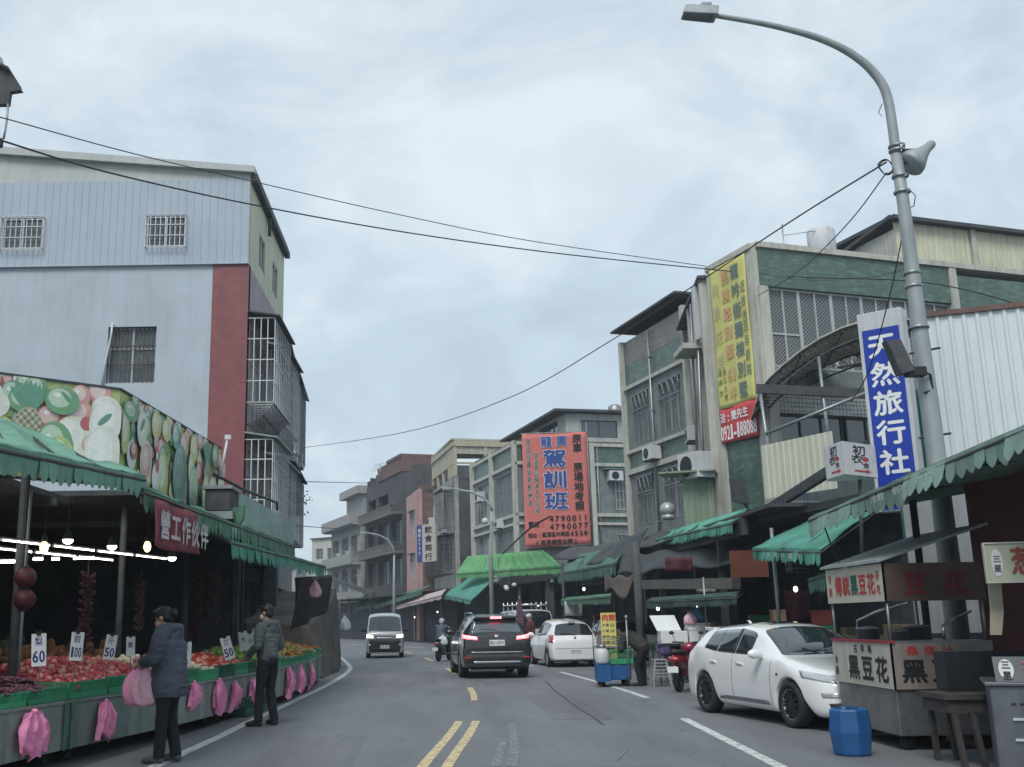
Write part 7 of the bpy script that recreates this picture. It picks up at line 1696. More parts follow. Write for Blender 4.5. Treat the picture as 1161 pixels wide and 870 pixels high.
# awnings on the right row (left end first, as seen from the road)
AW = [
 ('bright green awning behind the black SUV', (517, 651, 62), (636, 643, 42), (530, 631, 64), (616, 624, 45), M_BGREEN, .28, .22, 6),
 ('turquoise awning left of and below the bright green one', (502, 675, 66), (534, 681, 52), (534, 654, 68), (562, 655, 54), M_TEAL, .2, .25, 3),
 ('pinkish white awning edge over the dark shops at the bend', (446, 689, 86), (501, 675, 64), (452, 683, 88), (506, 668, 66), mat('pinkish_canvas', (.46, .36, .36), .7, .1, 2), .22, .3, 3),
 ('long mid green awning in the distance left of the pinkish one', (424, 687, 94), (478, 669, 74), (436, 680, 96), (492, 662, 76), M_GREENC, .35, .3, 3),
 ('small green awning above the oncoming van', (403, 689, 100), (428, 685, 94), (408, 682, 102), (436, 677, 96), M_GREENC, .3, .3, 2),
 ('tiny turquoise awning far left of the oncoming van', (395, 684, 110), (412, 677, 104), (398, 679, 112), (416, 673, 106), M_TEAL, .2, .3, 2),
 ('ragged dark green awning right of the bright green one', (632, 651, 41), (698, 639, 33), (648, 631, 43), (712, 618, 35), mat('dull_green_tarpaulin', (.07, .16, .125), .8, .3, 1.5, bump=.3, bscale=4, streak=.4), .38, .3, 3),
 ('narrow green awning low behind the white hatchback', (636, 681, 39), (692, 676, 32), (640, 678, 40), (694, 673, 33), M_GREENC, .22, .2, 2),
 ('green awning with scalloped edge under the grille windows', (740, 612, 32), (830, 592, 24), (752, 604, 33.2), (850, 576, 24.8), mat('sea_green_tarpaulin', (.10, .34, .25), .7, .15, 1.4, bump=.25, bscale=4, streak=.25), .26, .18, 4),
 ('large turquoise awning behind the white sports hatchback', (853, 622, 20.5), (930, 624, 16.8), (918, 590, 22.), (1005, 570, 18.2), M_TEAL, .26, .2, 3),
 ('small green awning just left of the food cart roof', (916, 657, 18.5), (957, 645, 16.2), (930, 650, 19.2), (975, 638, 16.8), M_GREENC, .26, .18, 2),
 ('dirty green awning low over the stalls behind the elderly woman', (733, 682, 27.), (835, 676, 22.5), (738, 678, 28), (842, 671, 23.2), mat('dirty_green_canvas', (.045, .085, .07), .8, .3, 2, streak=.4), .2, .15, 3)]
for lab, a, b, c, d, m, vl, sc_, rb_ in AW:
    tx = None
    if 'turquoise awning behind the white' in lab: tx = ('鮮 果 行 電 話', M_WHITEP, 1.0, .2)
    awning('shop_awning', lab, AY(*a), AY(*b), AY(*c), AY(*d), m, vl, sc_, ribs=rb_, text=tx)
# black sheet roofs piled above the awnings
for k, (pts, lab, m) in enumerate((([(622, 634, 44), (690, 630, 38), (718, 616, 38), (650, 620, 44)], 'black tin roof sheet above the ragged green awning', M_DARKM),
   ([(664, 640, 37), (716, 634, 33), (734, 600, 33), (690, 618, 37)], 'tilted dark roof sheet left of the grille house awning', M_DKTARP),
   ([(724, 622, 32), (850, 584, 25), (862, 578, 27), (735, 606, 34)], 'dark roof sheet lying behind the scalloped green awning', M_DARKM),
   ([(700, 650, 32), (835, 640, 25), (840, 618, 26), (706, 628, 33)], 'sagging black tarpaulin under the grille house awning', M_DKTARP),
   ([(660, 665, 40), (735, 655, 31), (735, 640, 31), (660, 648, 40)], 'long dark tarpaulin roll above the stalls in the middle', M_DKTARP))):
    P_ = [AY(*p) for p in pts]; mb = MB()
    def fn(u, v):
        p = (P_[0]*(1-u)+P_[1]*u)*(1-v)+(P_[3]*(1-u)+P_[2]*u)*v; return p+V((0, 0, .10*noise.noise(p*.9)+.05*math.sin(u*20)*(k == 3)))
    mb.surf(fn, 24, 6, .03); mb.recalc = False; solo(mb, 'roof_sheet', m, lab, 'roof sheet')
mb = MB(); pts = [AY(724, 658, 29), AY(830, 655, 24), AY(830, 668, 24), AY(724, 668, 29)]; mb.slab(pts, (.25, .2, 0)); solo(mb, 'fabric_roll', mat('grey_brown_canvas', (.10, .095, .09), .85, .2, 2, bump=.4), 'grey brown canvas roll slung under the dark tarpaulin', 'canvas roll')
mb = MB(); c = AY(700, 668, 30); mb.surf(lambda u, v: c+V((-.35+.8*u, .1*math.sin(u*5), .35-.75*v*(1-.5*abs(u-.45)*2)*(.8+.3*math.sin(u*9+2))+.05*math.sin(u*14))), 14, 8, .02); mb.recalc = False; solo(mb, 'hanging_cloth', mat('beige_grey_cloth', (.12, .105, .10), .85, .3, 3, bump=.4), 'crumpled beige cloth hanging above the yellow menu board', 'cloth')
post((AY(725, 700, 27).x, 27), 3.4, .10, 'stout grey post between the menu cart and the stall of white boxes', M_CONCD)
post((AY(883, 700, 21).x, 21.), 3.2, .035, 'thin bent steel post behind the white sports hatchback', M_STEEL)
post((AY(640, 700, 39).x, 39), 3.5, .05, 'dark post behind the rounded white car', M_DARKM)
mb = MB(); F = Fr((AY(828, 640, 22.5).x, 22.5, AY(828, 655, 22.5).z), ex=(1, -.1, 0)); mb.fbox(F, 0, .78, 0, .56, -.05, 0); t = solo(mb, 'sign_board', mat('rusty_orange_board', (.11, .035, .018), .8, .3, 3), 'rusty orange square board hanging in the dark behind the white car', 'sign board')
# string of lamp / cable junk
t = T('ceiling_fan_lamp', 'small white lamp cluster hanging under the bright green awning', 'lamp', AY(577, 664, 45))
mb = MB(); c = AY(577, 662, 45); mb.tube([c+V((0, 0, .9)), c], .02, 5); mb.obj('stem', M_STEEL, t)
for k in range(3): mb = MB(); mb.sph(c+V((.22*math.cos(k*2.1), .22*math.sin(k*2.1), -.05-.08*k)), (.11, .11, .09), 10, 6); mb.obj('lamp_shade', M_WHITEP, t)
# ------------------------------------------------------------------ near right: street lamp
lx, ly = 6.92, 14.5
sl_ = T('street_lamp', 'tall grey street lamp with a curved arm over the road', 'street lamp', (lx, ly, 0)); M_POLE = mat('grey_pole_paint', (.30, .33, .34), .55, .12, 2.5, metal=.2, streak=.3)
arm = [AY(1016, 175, ly), AY(1006, 110, ly), AY(990, 82, ly), AY(965, 61, ly), AY(935, 46, ly), AY(900, 35, ly), AY(860, 26, ly), AY(812, 18, ly)]
mb = MB(); zt = arm[0].z
mb.tube([(lx, ly, 0), (lx, ly, 2), (lx, ly, 4), (lx-.02, ly, 6), (lx-.03, ly, zt-.8), tuple(arm[0])], [.155, .145, .125, .105, .088, .08], 18)
mb.obj('pole', M_POLE, sl_)
mb = MB(); 
dense = []
for i in range(len(arm)-1):
    p0, p1, p2, p3 = arm[max(i-1, 0)], arm[i], arm[i+1], arm[min(i+2, len(arm)-1)]
    for q in range(5):
        t_ = q/5; dense.append(.5*((2*p1)+(p2-p0)*t_+(2*p0-5*p1+4*p2-p3)*t_**2+(3*p1-p0-3*p2+p3)*t_**3))
dense.append(arm[-1]); dense[0] = dense[0]+V((0, 0, .01))
mb.tube(dense, [.076-.040*i/len(dense) for i in range(len(dense))], 14); mb.obj('arm', M_POLE, sl_)
hd = AY(792, 14, ly); mb = MB(); dx = V((-1, 0, .10)).normalized(); 
F = Fr3(hd-V((-.30, .16, .06)), (-1, 0, .07), (0, 0, 1)); F.n = V((0, 1, 0))
mb.hexa([F.P(0.04, -.06, .02), F.P(.56, -.04, .04), F.P(.56, -.04, .28), F.P(0.04, -.06, .30), F.P(.0, .12, .06), F.P(.50, .14, .10), F.P(.50, .14, .22), F.P(.0, .12, .26)]); mb.cbox(F.P(.18, .16, .16), .16, .12, .07); mb.obj('lamp_head', M_POLE, sl_, bevel=.02)
mb = MB(); mb.hexa([F.P(.1, -.075, .06), F.P(.52, -.055, .07), F.P(.52, -.055, .25), F.P(.1, -.075, .26), F.P(.1, -.061, .06), F.P(.52, -.041, .07), F.P(.52, -.041, .25), F.P(.1, -.061, .26)]); mb.obj('lamp_glass', M_CURT, sl_)
for k, py in enumerate((166, 171, 200, 218, 310, 325, 372)):
    p = AY(1026, py, ly); z = p.z; mb = MB(); mb.lathe((lx-.03 if z > 5 else lx, ly, z), [(.115 if z > 6 else .14, -.02), (.12 if z > 6 else .145, -.015), (.12 if z > 6 else .145, .015), (.1, .02)], 18); mb.obj('pole_band', M_STEEL, sl_)
fl = T('pole_floodlight', 'large grey conical floodlight on the back of the street lamp pole', 'floodlight', AY(1042, 175, ly)); c = AY(1041, 178, ly)
mb = MB(); M_ = Matrix.Rotation(math.radians(48), 3, 'Y'); mb.smooth = True
mb.lathe(c, [(0, -.21), (.19, -.20), (.21, -.17), (.20, -.10), (.10, .10), (.07, .2), (.065, .30), (.05, .33), (0, .34)], 22, M=M_); mb.obj('reflector_housing', M_POLE, fl)
mb = MB(); mb.tube([V((lx+.05, ly, c.z+.12)), c+V((.02, 0, .12)), c+V((.14, 0, .13))], .014, 6); mb.tube([V((lx+.05, ly, c.z-.1)), c+V((-.05, 0, -.1))], .014, 6); mb.obj('bracket', M_DARKM, fl)
f2 = T('pole_floodlight', 'dark rectangular floodlight facing the blue sign from the lamp pole', 'floodlight', AY(1018, 405, 14.2)); c = AY(1018, 405, 14.3)
mb = MB(); mb.hexa([c+V(p) for p in ((-.02, -.12, -.27), (.17, -.12, -.22), (.17, .1, -.22), (-.02, .1, -.27), (-.16, -.06, .24), (.05, -.06, .24), (.05, .12, .24), (-.16, .12, .24))]); mb.obj('housing', M_DARKM, f2, bevel=.01)
mb = MB(); mb.cbox(c+V((.22, 0, -.22)), .26, .16, .13); mb.tube([c+V((.3, 0, -.2)), c+V((.45, .05, -.25)), c+V((.48, .1, -.45)), c+V((.36, .1, -.5))], .02, 6); mb.obj('mount', M_BLK, f2, bevel=.01)
mb = MB()
for k in range(3):
    cc = AY(1004, 189, ly)+V((.02*k, .02*k, 0)); mb.tube([cc+V((.11*math.cos(t), .02*math.sin(3*t), .11*math.sin(t))) for t in [2*PI*q/18 for q in range(19)]], .007, 5, caps=False)
mb.tube([AY(1000, 118, ly), AY(996, 128, ly), AY(1000, 132, ly)], .006, 4); mb.tube([AY(1031, 215, ly), AY(1038, 222, ly), AY(1036, 234, ly), AY(1030, 236, ly)], .008, 4)
solo(mb, 'cable_coil', M_BLK, 'small coils of black cable tied to the street lamp pole', 'cable')
# distant street lamps
for k, (px, Y, ya, pts, lab) in enumerate(((558, 53, 562, [(558, 580), (556, 573), (548, 564), (534, 558), (512, 554)], 'smaller street lamp standing before the driving school house'), (447, 78, 612, [(447, 630), (446, 621), (440, 612), (430, 607), (416, 604)], 'distant street lamp in front of the concrete houses'))):
    b = AY(px, 700, Y); t = T('street_lamp', lab, 'street lamp', (b.x, Y, 0)); mb = MB(); P_ = [AY(*p, Y) for p in pts]
    mb.tube([(b.x, Y, 0), (b.x, Y, P_[0].z-2), tuple(P_[0])], [.13, .11, .08], 10); mb.obj('pole', M_POLE, t)
    mb = MB(); mb.tube(P_, [.08, .07, .06, .055, .05], 8); mb.obj('arm', M_POLE, t)
    mb = MB(); mb.cbox(P_[-1]-V((.2, 0, .02)), .55, .25, .14); mb.obj('lamp_head', M_POLE, t, bevel=.03)
c = AY(550, 591, 52.5); mb = MB(); mb.sph(c, (.17, .17, .17), 14, 10); mb.tube([c, c+V((.4, .4, 0))], .03, 5); solo(mb, 'globe_lamp', M_WHITEP, 'white globe on the smaller street lamp pole', 'lamp')
# ------------------------------------------------------------------ signs near the pole
bs = T('vertical_sign', 'tall blue sign with five white characters on a white lightbox beside the lamp pole', 'sign', AY(1005, 560, 17))
a = AY(979, 357, 17.0); b = AY(1020, 357, 16.6); Fs = Fr((a.x-.10, a.y, 0), (b.x-.06, b.y)); zt = a.z; zb = 3.1; wd = Fs.L+.06
mb = MB(); mb.fbox(Fs, -.02, wd+.02, zb, zt+.0, -.28, 0); bx = mb.obj('sign_box', M_WHITEP, bs, bevel=.01)
mb = MB(); mb.fbox(Fs, .04, wd-.04, zb+.02, zt-.30, .001, .006); mb.obj('blue_panel', flat('sign_blue', (.012, .045, .36), .35, var=.1), bs)
mb = MB(); mb.text('天然旅行社', Fs, .10, zt-.30-.50, wd-.20, .42, .010, vert=True, step=.485, bold=0.020); mb.text('電話', Fs, .14, zt-3.12, .18, .2, .010); mb.obj('sign_lettering', M_WHL, bs)
mb = MB(); 
for z in (zt-.8, zt-2.2): mb.tube([Fs.P(-.5, z, -.2), Fs.P(wd+.5, z+.05, -.2)], .02, 6)
mb.obj('sign_bracket', M_DARKM, bs)
ws_ = T('lightbox_sign', 'small white corner lightbox with a red arrow left of the blue sign', 'sign', AY(967, 545, 16)); a, b, c = AY(938, 545, 16.4), AY(959, 545, 15.8), AY(996, 545, 16.3)
zb_, zt_ = a.z+.02, AY(959, 500, 15.8).z; Fl, Fr_ = Fr((a.x, a.y, zb_), (b.x, b.y)), Fr((b.x, b.y, zb_), (c.x, c.y)); Hs = zt_-zb_
mb = MB(); mb.slab([V((a.x, a.y, zb_)), V((b.x, b.y, zb_)), V((c.x, c.y, zb_)), V((c.x, c.y+.25, zb_)), V((a.x+.1, a.y+.3, zb_))], (0, 0, Hs)); mb.obj('sign_box', flat('dirty_white_acrylic', (.56, .56, .58), .4, var=.1), ws_)
mb = MB()
for F, k in ((Fl, .8), (Fr_, 1)):
    L_ = F.L; mb.text('初', F, L_*.28, Hs*.60, L_*.42, Hs*.34, .004, bold=0.015); mb.text('衣', F, L_*.22, Hs*.36, L_*.36, Hs*.28, .004, bold=0.015); mb.text('食', F, L_*.55, Hs*.24, L_*.22, Hs*.18, .004)
mb.obj('sign_lettering', M_LETB, ws_)
mb = MB()
for F in (Fl, Fr_):
    L_ = F.L; mb.fbox(F, L_*.3, L_*.66, Hs*.12, Hs*.17, .001, .005); mb.slab([F.P(L_*.66, Hs*.08, .001), F.P(L_*.8, Hs*.145, .001), F.P(L_*.66, Hs*.21, .001)], F.n*.004); ell(mb, F, L_*.66, Hs*.52, L_*.10, Hs*.07, 1)
mb.obj('red_arrow', M_REDL, ws_)
mb = MB(); mb.tube([AY(975, 544, 16.2), AY(978, 640, 16.2)], .03, 6); mb.obj('sign_post', M_DARKM, ws_)
# white corrugated screen on the stall roof
a, b = AY(1053, 505, 17.2), AY(1175, 505, 16.4); Fw = Fr((a.x, a.y, a.z-.6), (b.x+1.5, b.y-.3)); hh = AY(1053, 362, 17.2).z-a.z+.6
wcs = T('corrugated_screen', 'white corrugated metal screen right of the street lamp', 'screen', Fw.P(1.5, 0, 0))
mb = MB(); mb.corr(Fw, 0, Fw.L, 0, hh, .20, .03, 0); mb.obj('cladding', mat('white_corrugated_metal', (.62, .68, .70), .5, .05, 1.2, streak=.2, dirt=(.3, .35, .36)), wcs)
mb = MB(); mb.fbox(Fw, -.05, Fw.L, hh+.005, hh+.09, -.08, .06); mb.obj('cap_rail', M_BRICKB, wcs)
mb = MB(); mb.fbox(Fw, -.06, 0.0-.003, 0, hh, -.1, .05); mb.obj('side_trim', M_WHITEP, wcs)
mb = MB(); a = AY(1008, 560, 17.5); mb.box(a.x+.2, 17.4, 2.5, a.x+1.6, 17.6, 5.2); solo(mb, 'green_sheet', M_TEAL, 'turquoise sheet showing between the blue sign and the lamp pole', 'sheet')
# ------------------------------------------------------------------ near right canopy and stall
nf, nn = AX(917, 588, 5.0), V((5.02, 4.2, 3.28))
awning('stall_awning', 'big grey green awning with scalloped edge over the nearest right stalls', nf, nn, V((8.4, 14.6, 3.35)), V((8.4, 4.2, 3.6)), mat('grey_green_canvas', (.20, .30, .255), .75, .2, 1.5, bump=.3, bscale=5, streak=.3), .26, .19, ribs=6, text=('冷飲 剉冰 豆花', M_WHITEP, 2.2, .2))
post((AY(1043, 640, 13.6).x, 13.6), 3.3, .045, 'dark square post just left of the lamp pole')
post((AY(1112, 640, 13.2).x, 13.2), 3.4, .06, 'dark leaning post just right of the lamp pole')
mb = MB(); mb.bar(AY(1040, 650, 13.6), AY(1112, 652, 13.2), .05, .06); solo(mb, 'cross_bar', M_DARKM, 'dark horizontal bar joining the posts behind the lamp pole', 'bar')
mb = MB(); a = AY(1040, 655, 16.6); b = AY(1105, 580, 16.2); Fz = Fr((a.x-.1, 16.6, 1.2), (b.x+.1, 16.4)); mb.fbox(Fz, 0, Fz.L, 0, 2.2, -.05, 0); solo(mb, 'pale_partition', mat('pale_grey_sheet', (.28, .30, .31), .6, .15, 1.5, streak=.4), 'pale grey sheet wall behind the lamp pole', 'partition')
M_RBW = mat('red_brown_board', (.10, .032, .026), .6, .2, 2, streak=.2)
a = AY(1100, 560, 12.6); Fv = Fr((a.x, 12.7), (12.5, 11.5)); mb = MB(); mb.fbox(Fv, 0, Fv.L, 0, 3.25, -.05, 0); mb.fbox(Fv, .0, .06, 0, 3.25, .001, .05); solo(mb, 'red_brown_wall', M_RBW, 'red brown board wall of the stall at the right edge', 'wall')
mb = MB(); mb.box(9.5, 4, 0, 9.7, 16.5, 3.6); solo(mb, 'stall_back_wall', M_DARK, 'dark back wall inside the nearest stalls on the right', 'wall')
hs = T('hanging_sign', 'pale green sign with a red character hanging at the right edge', 'sign', AY(1140, 660, 9.6)); a = AY(1121, 660, 9.8); Fh = Fr((a.x, 9.8, a.z), (a.x+1.4, 9.45)); hh = AY(1121, 617, 9.8).z-a.z
mb = MB(); mb.fbox(Fh, 0, 1.4, 0, hh, -.05, 0); mb.obj('board', mat('pale_green_board', (.34, .37, .28), .6, .12, 5), hs)
mb = MB(); mb.fbox(Fh, -.012, 1.41, -.012, 0, -.055, .012); mb.fbox(Fh, -.012, 1.41, hh, hh+.012, -.055, .012); mb.fbox(Fh, -.012, 0-.001, 0, hh, -.055, .012); mb.obj('frame', M_CRM, hs)
mb = MB(); ell(mb, Fh, .09, hh*.5, .05, hh*.36, 1); mb.obj('oval_badge', M_WHITEP, hs)
mb = MB(); mb.text('三星', Fh, .055, hh*.5, .07, .07, .009, vert=True, step=.085); mb.obj('badge_lettering', M_LETB, hs)
mb = MB(); mb.text('葱油餅', Fh, .20, hh*.16, .24, .26, .008, bold=0.018, step=.30); mb.obj('sign_lettering', flat('brown_red_letter', (.22, .05, .03), .6), hs)
mb = MB(); mb.slab([AY(1120, 660, 10.0), AY(1135, 659, 10.0), AY(1138, 695, 10.0), AY(1136, 720, 10.0), AY(1123, 720, 10.0), AY(1123, 690, 10.0)], (0, .01, 0)); solo(mb, 'paper_strip', mat('yellowed_paper', (.36, .34, .26), .8, .15, 6), 'long yellowed paper strip hanging below the pale green sign', 'paper')
# steel counter at the right edge
ct = T('steel_counter', 'grey steel stall counter with vents cut off at the right edge', 'counter', (5.7, 9.4, 0)); a = AY(1122, 780, 10.1); Fc = Fr((a.x, 10.1), (a.x+1.8, 9.3))
M_CSTEEL = mat('dull_counter_steel', (.15, .16, .18), .45, .2, 3, metal=.5, streak=.2)
zc = AY(1122, 778, 10.1).z; mb = MB(); mb.fbox(Fc, 0, 1.8, .08, zc, -.9, 0); mb.fbox(Fc, -.04, 1.84, zc+.001, zc+.035, -.92, .03); mb.obj('cabinet', M_CSTEEL, ct, bevel=.008)
mb = MB()
for u in (.05, 1.7):
    for d in (-.1, -.85): mb.fbox(Fc, u, u+.05, 0, .08, d-.05, d)
mb.obj('foot', M_BLK, ct)
mb = MB()
for z in (zc-.30, zc-.48): mb.fbox(Fc, .16, .75, z, z+.022, .001, .02)
mb.obj('drawer_rail', M_WHITEP, ct)
mb = MB()
for k in range(6): mb.fbox(Fc, .16+k*.07, .20+k*.07, zc-.17, zc-.15, .001, .004)
mb.obj('vent_slot', M_BLK, ct)
sb = T('counter_sign', 'grey board with a white oval and a red character standing on the steel counter', 'sign', Fc.P(.6, zc, 0)); Fd = Fr3(Fc.P(.06, zc+.04, .02), Fc.ex, (0, .12, 1)); Fd.n = Fc.n
hh = AY(1128, 750, 10.).z-zc; mb = MB(); mb.fbox(Fd, 0, 1.6, 0, hh, -.02, 0); mb.obj('board', flat('mid_grey_board', (.17, .18, .19), .5), sb)
mb = MB(); ell(mb, Fd, .10, hh*.5, .062, hh*.4, 1, n=28); mb.obj('oval_badge', M_WHL, sb)
mb = MB(); mb.text('三星', Fd, .06, hh*.5, .08, .08, .008, vert=True, step=.095, bold=0.015); mb.obj('badge_lettering', M_LETB, sb)
mb = MB(); mb.text('葱油餅', Fd, .22, hh*.14, .22, hh*.7, .005, bold=0.027, step=.24); mb.obj('letter_outline', flat('pale_pink_outline', (.6, .45, .48), .6), sb)
mb = MB(); mb.text('葱油餅', Fd, .22, hh*.14, .22, hh*.7, .008, bold=0.010, step=.24); mb.obj('sign_lettering', flat('crimson_letter', (.36, .03, .07), .6), sb)
# ------------------------------------------------------------------ black bean pudding cart
fc = T('food_cart', 'black bean pudding cart with painted panels above and below', 'food cart', (5.65, 13.2, 0)); X0, X1, Y0, Y1 = 5.08, 6.25, 12.3, 14.1
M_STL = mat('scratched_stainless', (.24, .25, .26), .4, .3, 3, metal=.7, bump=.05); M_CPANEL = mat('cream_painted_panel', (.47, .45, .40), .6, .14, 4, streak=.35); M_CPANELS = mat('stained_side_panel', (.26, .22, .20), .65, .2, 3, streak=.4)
mb = MB(); mb.box(X0+.03, Y0+.03, .16, X1-.03, Y1-.03, .66); mb.obj('cabinet', M_STL, fc, bevel=.01)
for x in (X0+.15, X1-.15):
    for y in (Y0+.15, Y1-.15): mb = MB(); mb.lathe((x, y, .085), [(0, -.025), (.08, -.025), (.085, .0), (.08, .025), (0, .025)], 16, 'y'); mb.bar((x, y, .1), (x, y, .17), .05); mb.obj('castor', M_TYRE, fc)
Fcl = Fr((X0, Y1, 0), (X0, Y0)); Fcr = Fr((X0, Y0, 0), (X1, Y0)); LL_ = Fcl.L; LR = Fcr.L
mb = MB(); mb.fbox(Fcl, 0, LL_, .665, 1.17, -.03, .0); p1 = mb.obj('front_panel', M_CPANEL, fc)
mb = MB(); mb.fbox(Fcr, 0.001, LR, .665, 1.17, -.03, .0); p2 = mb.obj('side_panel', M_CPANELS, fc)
mb = MB(); mb.box(X0+.03, Y0+.03, .665, X1-.01, Y1-.01, 1.10); mb.obj('counter_body', M_STL, fc)
mb = MB(); mb.fbox(Fcl, -.02, LL_+.02, 1.171, 1.20, -.06, .015); mb.obj('red_edge', flat('faded_red_trim', (.25, .03, .04), .6), fc)
mb = MB(); mb.box(X0+.05, Y0+.0, 1.171, X1, Y1, 1.19); mb.obj('counter_top', M_STL, fc)
mb = MB(); mb.text('黑豆花', Fcl, .50, .72, .36, .30, .004, bold=0.024, step=.42); mb.text('古早味', Fcl, .72, 1.04, .12, .11, .004, bold=0.015, step=.22); mb.text('冷熱', Fcl, .06, .88, .1, .11, .004, vert=True, step=.13, bold=0.015); mb.obj('black_lettering', M_LETB, p1)
mb = MB(); mb.text('黑豆花', Fcr, .10, .73, .30, .27, .004, bold=0.022, step=.34); mb.obj('black_lettering', M_LETB, p2)
mb = MB(); mb.text('桑椹汁', Fcr, .18, 1.03, .14, .11, .004, bold=0.015, step=.2); mb.obj('red_lettering', M_REDL, p2)
for x in (X0+.04, X1-.04):
    for y in (Y0+.04, Y1-.04): mb = MB(); mb.tube([(x, y, 1.19), (x, y, 1.66)], .018, 8); mb.obj('post', M_STEEL, fc)
zu0, zu1 = 1.64, 2.07
mb = MB(); mb.fbox(Fcl, 0, LL_, zu0, zu1, -.03, .0); p3 = mb.obj('upper_front_panel', mat('cream_upper_panel', (.52, .48, .40), .6, .1, 4, streak=.2), fc)
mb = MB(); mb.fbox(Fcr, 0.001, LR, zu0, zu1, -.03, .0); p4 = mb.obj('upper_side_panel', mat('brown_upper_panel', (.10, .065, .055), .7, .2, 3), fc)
mb = MB(); cs = '傳統豆花'
for k, ch in enumerate('傳統黑豆花'):
    if ch != '黑': mb.text(ch, Fcl, .30+k*.26, zu0+.08, .24, .26, .004, bold=0.022)
mb.text('冷熱', Fcl, .08, zu0+.24, .11, .12, .004, vert=True, step=.16, bold=0.015); mb.text('好吃', Fcl, 1.62, zu0+.24, .10, .12, .004, vert=True, step=.16, bold=0.015); mb.obj('red_lettering', M_REDL, p3)
mb = MB(); mb.text('黑', Fcl, .30+2*.26, zu0+.08, .24, .26, .004, bold=0.025); mb.obj('green_lettering', M_DGL, p3)
mb = MB(); mb.text('豆花', Fcr, .22, zu0+.06, .30, .28, .004, bold=0.022, step=.46); mb.obj('red_lettering', flat('dark_red_letter', (.16, .02, .03), .7), p4)
mb = MB(); mb.slab([V((X0-.05, Y0-.05, zu1+.01)), V((X0-.05, Y1+.05, zu1+.01)), V((X1+.1, Y1+.1, zu1+.42)), V((X1+.1, Y0-.05, zu1+.42))], (0, 0, .03)); _m = mat('pale_cart_roof', (.46, .50, .50), .5, .12, 2, streak=.3); translucent(_m, .35); mb.obj('roof_sheet', _m, fc)
mb = MB(); mb.tube([(X0+.3, Y1-.1, 1.2), (X0+.3, Y1-.15, 1.42), (X0+.36, Y1-.6, 1.52), (X0+.4, Y0+.3, 1.64)], .016, 8); mb.tube([(X0+.75, Y0+.25, 1.2), (X0+.75, Y0+.25, 1.36), (X0+.85, Y0+.3, 1.4), (X1, Y0+.4, 1.52)], .016, 8); mb.obj('handrail', M_CHR, fc)
for k, (x, y, r, h) in enumerate(((5.4, 13.7, .14, .12), (5.45, 12.9, .12, .10), (5.85, 13.3, .16, .14))):
    mb = MB(); mb.smooth = True; mb.lathe((x, y, 1.192), [(0, 0), (r, 0), (r, h), (r*1.08, h), (r*.9, h+.02), (0, h+.04)], 18); solo(mb, 'steel_pot', M_STL, 'round lidded steel pot on the food cart counter, %s' % ['farthest one', 'nearest the camera', 'inner one'][k], 'pot', 'pots on the food cart')
mb = MB(); a = AY(1062, 778, 11.6); mb.box(a.x, 11.35, .62, a.x+.95, 11.6, 1.10); solo(mb, 'black_cabinet', mat('black_painted_board', (.018, .02, .026), .5, .2, 3), 'plain black box leaning beside the cart above the wooden table', 'box')
# wooden trestle table
tt = T('trestle_table', 'dark wooden table with splayed legs right of the blue barrel', 'table', (5.6, 11.2, 0)); M_WOOD = mat('dark_wood', (.06, .052, .05), .8, .3, 6, bump=.2)
zt = AY(1032, 788, 11.3).z; mb = MB(); mb.box(5.02, 10.95, zt-.03, 6.2, 11.6, zt+.02); mb.box(5.06, 10.99, zt-.16, 6.16, 11.56, zt-.031); mb.obj('table_top', M_WOOD, tt)
for x, dx in ((5.12, .04), (5.30, .06), (6.1, .08)):
    for y, dy in ((11.02, -.04), (11.52, .05)): mb = MB(); mb.bar((x, y, zt-.161), (x+dx, y+dy, 0), .055, .05); mb.obj('leg', M_WOOD, tt)
# blue barrel
br = T('plastic_barrel', 'blue eight sided plastic barrel standing before the food cart', 'barrel', (4.47, 12.1, 0)); M_BLUE = mat('blue_plastic', (.018, .095, .26), .4, .15, 3, streak=.2)
mb = MB(); mb.lathe((4.47, 12.1, 0), [(0, 0), (.19, 0), (.205, .03), (.235, .25), (.215, .47), (.20, .49), (.17, .49), (.165, .46), (0, .46)], 8, smooth=False); mb.obj('body', M_BLUE, br, bevel=.012)
mb = MB(); mb.cbox((4.52, 12.1, .485), .09, .07, .05); mb.lathe((4.42, 12.1, .46), [(0, .05), (.04, .05), (.04, 0)], 12); mb.obj('cap', M_BLUE, br)
# ------------------------------------------------------------------ menu cart, stools, scooter, stall
mc = T('menu_cart', 'small street cart with a green crate, blue base and a yellow menu board', 'cart', (3.95, 24.7, 0)); cx, cy = 3.95, 24.8
mb = MB(); mb.box(cx-.42, cy-.3, .14, cx+.30, cy+.5, .48); mb.obj('blue_base', M_BLUE, mc, bevel=.02)
for sx_ in (-.33, .22):
    for sy in (-.2, .4): mb = MB(); mb.lathe((cx+sx_, cy+sy, .13), [(0, -.04), (.11, -.04), (.13, -.02), (.13, .02), (.11, .04), (0, .04)], 16, 'x'); mb.obj('wheel', M_TYRE, mc)
Fm = Fr((cx-.45, cy-.32, 0), (cx+.4, cy-.32))
crate(Fm, .25, .80, .49, .32, .5, 'bright green crate loaded on the blue based menu cart', None, 'crates on the menu cart')
mb = MB(); mb.fbox(Fm, -.02, .82, .85, .88, -.65, 0); 
for u in (0, .8):
    for d in (-.02, -.62): mb.fbox(Fm, u-.012, u+.012, .48, 1.12, d-.012, d+.012)
for z in (.95, 1.02, 1.09): mb.fbox(Fm, -.01, .81, z, z+.012, -.01, .0); mb.fbox(Fm, -.01, .81, z, z+.012, -.64, -.63)
for k in range(14): mb.fbox(Fm, k*.062, k*.062+.006, .88, 1.10, -.008, -.002)
mb.obj('wire_basket', M_CHR, mc)
